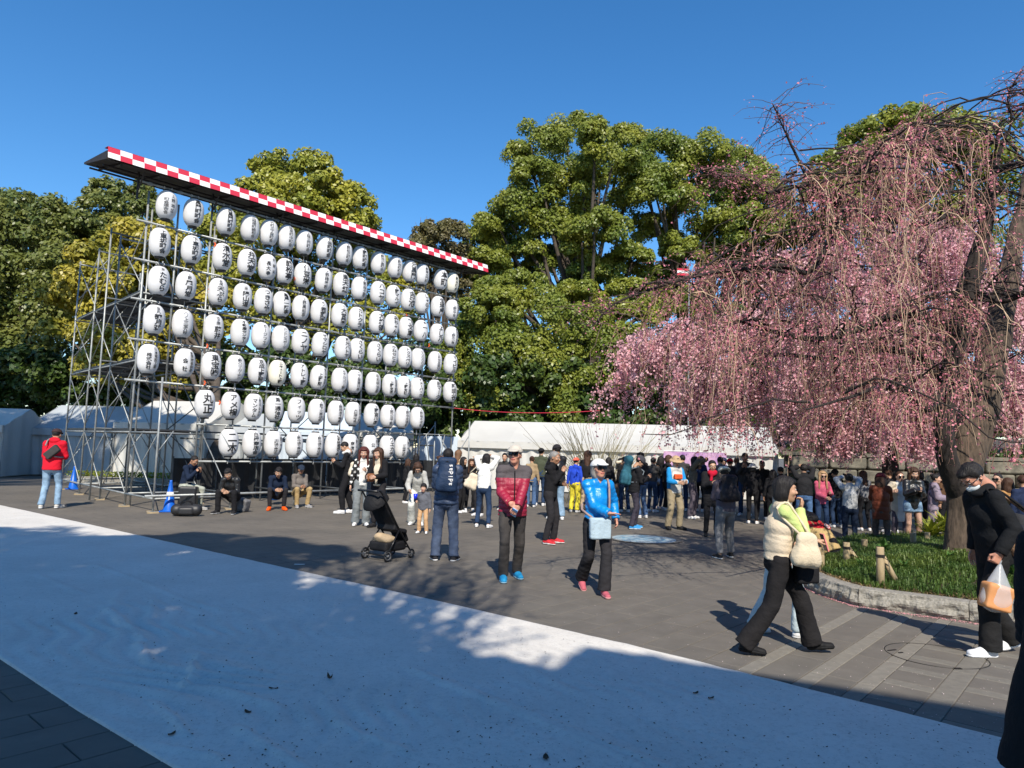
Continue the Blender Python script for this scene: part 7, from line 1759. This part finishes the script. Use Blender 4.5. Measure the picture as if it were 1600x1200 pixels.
# right crowd
p36 = person('man in black jacket and blue jeans photographing with raised arms', 1257, 831, 724, face=170, arms=('raise_', 'raise_'), feet=((-.17, .02, 0, .2), (.15, -.02, 0, -.3)), top=J(C('black_wool', (.018, .018, .02)), bulk=.03, hem=-.04), bottom=('loose', C('mid_denim', (.09, .17, .32), var=.3)), shoes=('boot', (.16, .09, .04), (.05, .03, .02)), hair=('short', 'black'), fat=1.15, head=(0, -10), res=.017)
p37 = person('blonde woman in pink sweater and sunglasses holding a phone', 1284, 838, 735, face=2, sex='f', arms=((-.12, .26, 1.15), (.0, .26, 1.02)), head=(-8, 0), top=J(PNK, bulk=.028, hem=-.10), bottom=('slim', DEND), shoes=('boot', B1, B1), hair=('long', 'blond'), glasses='sun', skin_='light', res=.016, hres=.009)
person('woman in shade behind the pink sweater wearing a dark coat', 1302, 822, 738, face=200, sex='f', top=J(BLK, hem=-.3), bottom=('slim', BLK), hair=('long', 'black'), res=.026)
p39 = person('woman in pale grey hoodie and tight navy jeans photographing, back turned', 1329, 858, 739, face=168, sex='f', arms=('raise_', 'raise_'), feet=((-.10, .03, 0, .15), (.09, -.02, 0, -.2)), head=(0, -6), top=J(GRYL, bulk=.026, hem=-.05), bottom=('slim', DNV), shoes=('boot', B1, B1), hair=('bun', 'black'), fat=1.12, res=.015)
phone(p39, 1, 'phone raised by the woman in the pale grey hoodie')
p40 = person('woman in rust padded coat and dark patterned trousers, back turned', 1378, 864, 739, face=152, sex='f', fat=1.15, arms=('phone', 'phone'), feet=((-.12, .04, 0, .2), (.13, -.04, 0, -.2)), top=J(RUST, bulk=.038, hem=-.22, quilt=(.12, .009)), bottom=('slim', mat('patterned_cloth', (.02, .016, .018), .8, col2=(.14, .08, .06), vscale=16)), shoes=('boot', (.05, .03, .02), B1), hair=('shoulder', 'brown'), hat=('beanie', C('wine_hat', (.06, .01, .015))), res=.015)
p41 = person('person in open cream coat, white top and sunglasses', 1406, 850, 735, face=-6, arms=('down', (.22, .22, 1.22)), feet=((-.13, .03, 0, .2), (.13, 0, 0, -.2)), top=('coat', CRM, dict(bulk=.032, hem=-.42, m2=WHT, split=lambda c_, s: (c_[:, 1] > .03) & (np.abs(c_[:, 0]) < .075))), bottom=('straight', PUR), shoes=('sneaker', (.75, .75, .75), W1), hair=('crop', 'brown'), glasses='sun', skin_='light', res=.016, hres=.009)
p42 = person('bare legged woman in black jacket and denim shorts checking her phone', 1427, 854, 729, face=-4, sex='f', arms=((-.05, .30, 1.20), (.05, .30, 1.22)), head=(0, 16), top=J(LEA, bulk=.04, hem=-.12), bottom=('shorts', DENL), shoes=('boot', B1, B1), hair=('long', 'brown'), skin_='light', bare_legs=True, res=.016, hands=('clasp', 'clasp'), hres=.009)
phone(p42, 1, 'phone of the bare legged woman')
LILP = mat('kimono_cloth', (.23, .185, .235), .7, col2=(.05, .045, .065), vscale=13)
MATS['kimono_cloth'].node_tree.nodes['Color Ramp'].color_ramp.elements[0].position = .56; MATS['kimono_cloth'].node_tree.nodes['Color Ramp'].color_ramp.elements[1].position = .60
p43 = person('woman in lilac grey patterned kimono with her hair up, facing right', 1459, 846, 739, face=66, sex='f', arms=('front', 'front'), top=('kimono', LILP, dict(bulk=.03, hem=-.12, sleeve=.8, sleeve_b=.06)), bottom=('robe', LILP, .74, .15), shoes=('loafer', (.5, .5, .5), (.2, .1, .1)), hair=('bun', 'black'), skin_='light', res=.017)
# person seated on the kerb
PL1 = mat('plaid_cloth', (.42, .29, .12), .85, var=.1, bump=.4)
p44 = person('person with black hair in tan and red checked jacket crouching on the kerb', np.array([4.62, 11.05, 0.0]), 0, H=1.62, face=-142, pelvis=(0, 0, .36), feet=((-.14, .34, .02, .2), (.14, .38, .02, -.2)), kneepole=seat4['kneepole'], lean=34, head=(0, 30), arms=((-.1, .46, .44), (.1, .46, .44)), top=J(PL1, bulk=.040, hem=-.05, m2=C('checked_red', (.42, .02, .03)), split=lambda c_, s: (c_[:, 2] > s['S'][0][2] - .02) & (np.sin(c_[:, 0] * 40) * np.sin(c_[:, 2] * 40) > -.35)), bottom=('loose', BLK), shoes=('boot', B1, B1), hair=('shoulder', 'black'), res=.015)
q = MB(); cb_ = p44['w'](p44['C'] - p44['f'] * .165 + p44['up'] * .02); Rb = p44['Rw'] @ np.stack([p44['x'], p44['up'], -p44['f']], 1)
for r0, r1, mi_ in ((0, .018, 0), (.018, .034, 1), (.034, .048, 0), (.048, .064, 1)):
    a_ = np.linspace(0, 2 * PI, 25)[:-1]; a2_ = a_ + 2 * PI / 24
    V = np.stack([np.c_[r0 * np.cos(a_), r0 * np.sin(a_)], np.c_[r1 * np.cos(a_), r1 * np.sin(a_)], np.c_[r1 * np.cos(a2_), r1 * np.sin(a2_)], np.c_[r0 * np.cos(a2_), r0 * np.sin(a2_)]], 1).reshape(-1, 2)
    q.add(np.c_[V, np.zeros(len(V))], np.arange(96).reshape(24, 4), mi_)
V = np.concatenate(q.V); q.V = [(V @ Rb.T + cb_ - np.array(p44['t'].location)) @ p44['Rw']]
q.build('round_badge', [mat('badge_white', (.6, .58, .52), .7), C('checked_red', (.42, .02, .03))], p44['t'])
hb = at(1263, 905, .0); hb[2] = .20; hb = V3(4.25, 10.15, .2)
t = thing('handbag', 'sand coloured handbag with dark handles standing on the left end of the kerb', 'handbag', hb, .25)
V, F = sdf([dict(rbox((0, 0, .13), (.17, .05, .09), .03, .02), clip=[((0, 0, .0), (0, 0, -1)), ((0, 0, .235), (0, 0, 1))]), ell((.12, 0, .1), (.07, .06, .10), .03)], .014); V = relief(V, F, .006, 20, 2); link('bag_body', mesh_np('bag_body', V, F, C('sand_leather', (.34, .25, .14), rough=.6), smooth=True), t)
for yy in (-.05, .05):
    q = MB(); a_ = np.linspace(0, PI, 11); q.tube(np.c_[-.03 + .06 * np.cos(a_), np.full(11, yy), .22 + .13 * np.sin(a_)], .007, 6); q.tube([(-.09, yy * 1.1, .24), (-.09, yy * 1.25, .15)], .012, 6); q.tube([(.03, yy * 1.1, .24), (.03, yy * 1.25, .15)], .012, 6); q.build('handle', C('dark_leather', (.04, .015, .03), rough=.4), t)
# further people in the crowd
FILL = [('person in dark coat left of the woman with raised hands by the tent', 948, 798, 714, 150, 'f', BLK2, BLK, 'shoulder', 'black', None, 'down'),
 ('short haired man in charcoal jacket just behind the beige hat', 1066, 798, 710, 170, 'm', GRYD, DEND, 'short', 'black', None, 'phone'),
 ('woman in navy jacket between the raised phone and the crimson scarf', 1093, 799, 712, 140, 'f', NAVY, BLK, 'long', 'brown', None, 'look'),
 ('man in grey jacket right of the crimson scarf, back turned', 1126, 803, 713, 178, 'm', GRY, DEND, 'short', 'black', None, 'phone'),
 ('woman with light brown bun behind the daypack wearer', 1151, 802, 714, 165, 'f', TAU, BLK, 'bun', 'light', None, 'down'),
 ('man in olive coat in the shade beside the raised arms', 1238, 815, 727, 200, 'm', OLV, BLK, 'short', 'black', None, 'front'),
 ('person in black knit hat between the pink sweater and the grey hoodie', 1308, 824, 733, 190, 'm', BLK, DEND, 'crop', 'black', ('beanie', BLK), 'phone'),
 ('long haired woman in grey coat left of the rust coat', 1352, 829, 735, 185, 'f', GRY, BLK, 'longback', 'brown', None, 'down'),
 ('man in dark fleece between the rust coat and the cream coat', 1394, 832, 734, 200, 'm', BLK2, GRYD, 'short', 'brown', None, 'down'),
 ('dark coated woman close behind the bare legged woman', 1441, 833, 735, 170, 'f', BLK, BLK, 'bob', 'black', None, 'look'),
 ('man in brown jacket beside the cherry trunk, right of the kimono', 1478, 838, 738, 215, 'm', C('brown_wool', (.10, .055, .03)), BLK, 'short', 'grey', None, 'down'),
 ('woman in black leaning in left of the seated people under the lanterns end', 632, 786, 716, 120, 'f', BLK, BLK, 'shoulder', 'brown', None, 'front'),
 ('man in navy cap deep in the crowd beside the purple banner', 1128, 793, 714, 30, 'm', NAVY, BLK, 'crop', 'black', ('cap', NAVY), 'down'),
 ('woman in cream hat deep in the crowd left of the pink sweater', 1268, 812, 732, 185, 'f', C('moss_green', (.05, .08, .04)), BLK, 'bob', 'brown', ('bucket', CRM), 'phone'),
 ('man in black behind the hiker with the teal backpack', 976, 800, 712, 195, 'm', BLK, DEND, 'crop', 'black', None, 'down')]
for lb, px_, py_, hy_, fc_, sx_, tm_, bm_, hs_, hc_, ht_, ar_ in FILL:
    person(lb, px_, py_, hy_, face=fc_, sex=sx_, arms=(ar_, ar_), top=J(tm_), bottom=('slim' if sx_ == 'f' else 'straight', bm_), hair=(hs_, hc_), hat=ht_, res=.027, hres=.012)
# man with mask
p45 = person('man in black with a white face mask looking down, walking left at the right edge', 1563, 1022, H=1.74, face=-88, arms=((-.235, .13, .90), 'down'), feet=((-.10, .16, 0, .05), (.10, -.20, .03, 0)), foot_pitch=(0, 14), lean=11, head=(0, 34), top=J(C('matt_black', (.012, .013, .015)), bulk=.034, hem=-.14, collar=.03, m2=C('navy_panel', (.014, .022, .06)), split=lambda c_, s: (c_[:, 1] < -.02 + (c_[:, 2] - 1.2) * .1) & (c_[:, 2] > 1.10) & (c_[:, 2] < 1.42)), hood=C('matt_black', (.012, .013, .015)), bottom=('wide', C('black_twill', (.017, .017, .018))), shoes=('sneaker', (.68, .70, .73), (.75, .76, .78)), hair=('short', 'black'), glasses='clear', mask=True, skin_='ruddy', res=.011, hres=.006, hands=('grip', 'relax'))
hw_ = p45['w'](p45['W'][0] + V3(0, .0, -.085))
t = thing('carrier_bag', 'clear plastic bag with an orange brown parcel held by the masked man', 'plastic bag', hw_)
M_CLR = bpy.data.materials.new('clear_plastic'); M_CLR.use_nodes = True; nt = M_CLR.node_tree; b_ = nt.nodes['Principled BSDF']; tr_ = nt.nodes.new('ShaderNodeBsdfTransparent'); mx_ = nt.nodes.new('ShaderNodeMixShader'); mx_.inputs[0].default_value = .34
b_.inputs['Base Color'].default_value = (.75, .8, .85, 1); b_.inputs['Roughness'].default_value = .25; nt.links.new(tr_.outputs[0], mx_.inputs[1]); nt.links.new(b_.outputs[0], mx_.inputs[2]); nt.links.new(mx_.outputs[0], nt.nodes['Material Output'].inputs[0])
V, F = sdf([cap((0, 0, -.01), (-.03, 0, -.20), .014, .085, .05, flat=((1, 0, 0), 1.25)), ell((-.04, 0, -.30), (.14, .08, .115), .05)], .012); V = relief(V, F, .006, 26, 3, (1, 1, .4)); link('film', mesh_np('film', V, F, M_CLR, smooth=True), t)
V, F = sdf([rbox((-.04, 0, -.285), (.095, .05, .085), .02, .01, R=rotm('Y', .25))], .011); V = relief(V, F, .022, 17, 5); link('parcel', mesh_np('parcel', V, F, mat('kraft_paper', (.58, .26, .10), .7, var=.12), smooth=True), t)
q = MB(); q.tube([(-.015, 0, .03), (0, 0, -.01), (.012, 0, .03)], .008, 5); q.build('handle', M_CLR, t)
c = p45['w'](p45['C'] + V3(-.20, -.20, -.08)); sling_bag('shoulder_bag', 'dark grey shoulder bag on the back of the masked man', 'bag', c, (.16, .07, .10), C('anthracite', (.035, .036, .04)), [c + [-.1, 0, .08], p45['w'](p45['S'][0] + V3(.02, .06, .07)), p45['w'](p45['S'][0] + V3(.04, -.08, .06)), c + [.1, 0, .08]], BLK, rz=.1, tilt=.25, r=.06)
c = p45['w'](p45['C'] + V3(-.16, -.30, -.22)); sling_bag('tote_bag', 'large brown tote bag carried behind the masked man', 'bag', c, (.24, .08, .15), C('brown_canvas', (.30, .19, .12), var=.06), [c + [-.12, 0, .13], p45['w'](p45['S'][0] + V3(.05, -.02, .08)), c + [.12, 0, .13]], C('brown_canvas', (.30, .19, .12)), rz=.1, tilt=.3, soft=True, strap_r=.014)
person('man with sunglasses behind the masked man, facing left', 1566, 868, 738, face=-60, top=J(TAU), bottom=('straight', BLK), hair=('crop', 'black'), glasses='sun', skin_='light', res=.022)
person('woman with short brown hair in camel coat behind the masked man', 1582, 880, 746, face=172, sex='f', top=J(CAM, hem=-.35), bottom=('slim', BLK), hair=('shoulder', 'brown'), res=.022)
person('person in navy coat cut off by the right edge of the picture', 1606, 884, 742, face=170, top=J(NAVY, hem=-.3), bottom=('slim', BLK), hair=('short', 'brown'), res=.022)
p47 = person('person in long black coat very close to the viewer, cut off by the right edge', np.array([2.33, 2.92, 0.0]), 0, H=1.70, face=176, top=('coat', BLK, dict(bulk=.03, hem=-.46, flare=.13)), bottom=('straight', BLK), shoes=('boot', B1, B1), hair=('short', 'black'), arms=('clasp', 'clasp'), res=.018)

# ------------------------------------------------------------------ luggage by the seated men
c = at(277, 799); t = thing('suitcase', 'upright black suitcase under the man in pale trousers', 'suitcase', c + V3(.12, .25, 0), .15)
V, F = sdf([rbox((0, 0, .31), (.17, .09, .22), .035, .01)], .018); link('shell', mesh_np('shell', V, F, mat('black_shell', (.015, .015, .017), .4), smooth=True), t)
for x_ in (-.15, .15):
    for y_ in (-.08, .08): q = MB(); q.tube([(x_, y_ - .012, .028), (x_, y_ + .012, .028)], .027, 10); q.build('wheel', M_BLACK, t)
q = MB(); 
for x_ in (-.1, 0, .1): q.box((x_, -.128, .31), (.012, .008, .42))
q.build('rib', M_BLACK, t); q = MB(); q.tube([(-.09, .07, .55), (-.09, .07, .66), (.09, .07, .66), (.09, .07, .55)], .009, 6); q.build('handle', M_STEEL_DARK, t)
c = at(291, 806); t = thing('duffel_bag', 'black duffel bag lying on the ground in front of the suitcase', 'bag', c, .25)
V, F = sdf([cap((-.2, 0, .13), (.2, 0, .13), .125, k=.04, clip=((0, 0, .0), (0, 0, -1))), rbox((0, -.11, .11), (.12, .01, .05), .025, .02)], .018); V = relief(V, F, .014, 14, 4); link('bag_body', mesh_np('bag_body', V, F, mat('duffel_black', (.016, .016, .018), .5), smooth=True), t)
for y_ in (-.06, .06): q = MB(); a_ = np.linspace(0, PI, 11); q.tube(np.c_[.12 * np.cos(a_), np.full(11, y_) * (1 + .3 * np.sin(a_)), .24 + .08 * np.sin(a_)], .011, 6); q.build('handle', BLK, t)
c = at(377, 800); t = thing('rucksack', 'grey and black rucksack on the ground between the seated men', 'backpack', c + V3(0, .1, 0), -.4)
V, F = sdf([rbox((0, 0, .16), (.10, .06, .11), .04, .02, R=rotm('Y', .25)), ell((.05, -.05, .10), (.09, .06, .08), .03)], .015); V = relief(V, F, .008, 22, 4); link('bag_body', mesh_np('bag_body', V, F, C('two_grey_nylon', (.12, .12, .125), var=.5), smooth=True), t)
q = MB(); q.tube([(-.08, -.10, .28), (-.12, -.16, .16), (-.10, -.16, .03), (.05, -.15, .01)], .013, 6); q.build('strap', BLK, t)
q = MB(); c = at(402, 757) * 0 + FP(3.6, 1.2, .35); 
t = thing('suitcase', 'bright blue case standing in the dark under the lantern frame', 'suitcase', c - V3(0, 0, .33)); V, F = sdf([rbox((0, 0, .42), (.10, .12, .30), .03, .01)], .03); link('shell', mesh_np('shell', V, F, mat('blue_shell', (.01, .08, .28), .4), smooth=True), t); q = MB(); q.tube([(-.06, 0, .76), (-.06, 0, .82), (.06, 0, .82), (.06, 0, .76)], .009, 6); q.build('handle', M_BLACK, t)

# ------------------------------------------------------------------ pushchair
wl = np.array([at(573, 873), at(597, 879), at(618, 868), at(643, 870)]); cen = wl.mean(0); fwv = nrm((wl[2] + wl[3] - wl[0] - wl[1])); rzs = math.atan2(fwv[1], fwv[0])
t = thing('pushchair', 'black folding pushchair with a beige bundle in its basket, on the shaded paving', 'pushchair', cen, rzs)
FRM = mat('chair_frame', (.02, .02, .022), .35, metal=.5)
for s in (-1, 1):
    q = MB(); q.tube(smooth_pts([(-.50, s * .20, 1.02), (-.40, s * .20, .98), (-.06, s * .20, .50), (.24, s * .19, .12)], 16), .013, 8); q.build('side_tube', FRM, t, True)
    q = MB(); q.tube([(-.02, s * .20, .44), (-.27, s * .23, .10)], .012, 8); q.build('rear_leg', FRM, t, True)
    for x_, y_, r_, nm in ((-.27, .235, .085, 'rear_wheel'), (.26, .20, .07, 'front_wheel')):
        wme = link(nm, None, t, (x_, s * y_, r_)) if False else None
        q = MB(); a_ = np.linspace(0, 2 * PI, 25); q.tube(np.c_[x_ + (r_ - .012) * np.cos(a_), np.full(25, s * y_), r_ + (r_ - .012) * np.sin(a_)], .013, 8, cap=False, mi=0)
        q.tube(np.c_[x_ + (r_ - .030) * np.cos(a_), np.full(25, s * y_), r_ + (r_ - .030) * np.sin(a_)], .006, 6, cap=False, mi=1)
        for kk in range(3): q.tube([(x_, s * y_, r_), (x_ + (r_ - .03) * math.cos(kk * 2.09), s * y_, r_ + (r_ - .03) * math.sin(kk * 2.09))], .008, 5, mi=0)
        q.tube([(x_, s * y_ - .02, r_), (x_, s * y_ + .02, r_)], .016, 8, mi=1); q.build(nm, [M_BLACK, GRY], t, True)
for a_, b_, nm in (((-.27, -.23, .085), (-.27, .23, .085), 'axle'), ((.20, -.19, .17), (.20, .19, .17), 'cross_bar'), ((-.50, -.20, 1.02), (-.50, .20, 1.02), 'push_handle'), ((.02, -.19, .40), (.02, .19, .40), 'cross_bar')):
    q = MB(); q.tube([a_, b_], .012 if nm != 'push_handle' else .017, 8); q.build(nm, FRM, t, True)
V, F = sdf([rbox((-.19, 0, .69), (.012, .165, .25), .018, .02, R=rotm('Y', .62 - 1.24)), rbox((.03, 0, .43), (.13, .165, .012), .02, .03, R=rotm('Y', .25)), rbox((.19, 0, .34), (.012, .13, .09), .015, .02, R=rotm('Y', -.5))], .016)
V = relief(V, F, .004, 22, 3); link('seat', mesh_np('seat', V, F, C('pushchair_cloth', (.016, .016, .018), rough=.6), smooth=True), t)
V, F = sdf([dict(ell((-.30, 0, .80), (.20, .20, .23), .01), clip=[((-.27, 0, .86), (.55, 0, -.83))])], .016); V2 = V.copy()
link('canopy', mesh_np('canopy', relief(V, F, .005, 26, 3), F, C('pushchair_cloth', (.016, .016, .018)), smooth=True), t)
V, F = sdf([dict(rbox((-.04, 0, .22), (.19, .15, .06), .03, .02), clip=[((0, 0, .26), (0, 0, 1))])], .018); link('basket', mesh_np('basket', relief(V, F, .008, 18, 2), F, C('pushchair_cloth', (.016, .016, .018)), smooth=True), t)
c = cen + rotm('Z', rzs) @ V3(-.10, 0, .27); t2 = thing('folded_cloth', 'crumpled beige cloth in the basket of the pushchair', 'cloth', c)
V, F = sdf([ell((0, 0, .03), (.16, .11, .07), .02), ell((-.08, -.04, .06), (.09, .07, .05), .03)], .014); V = relief(V, F, .016, 24, 6); link('cloth', mesh_np('cloth', V, F, BEI, smooth=True), t2)
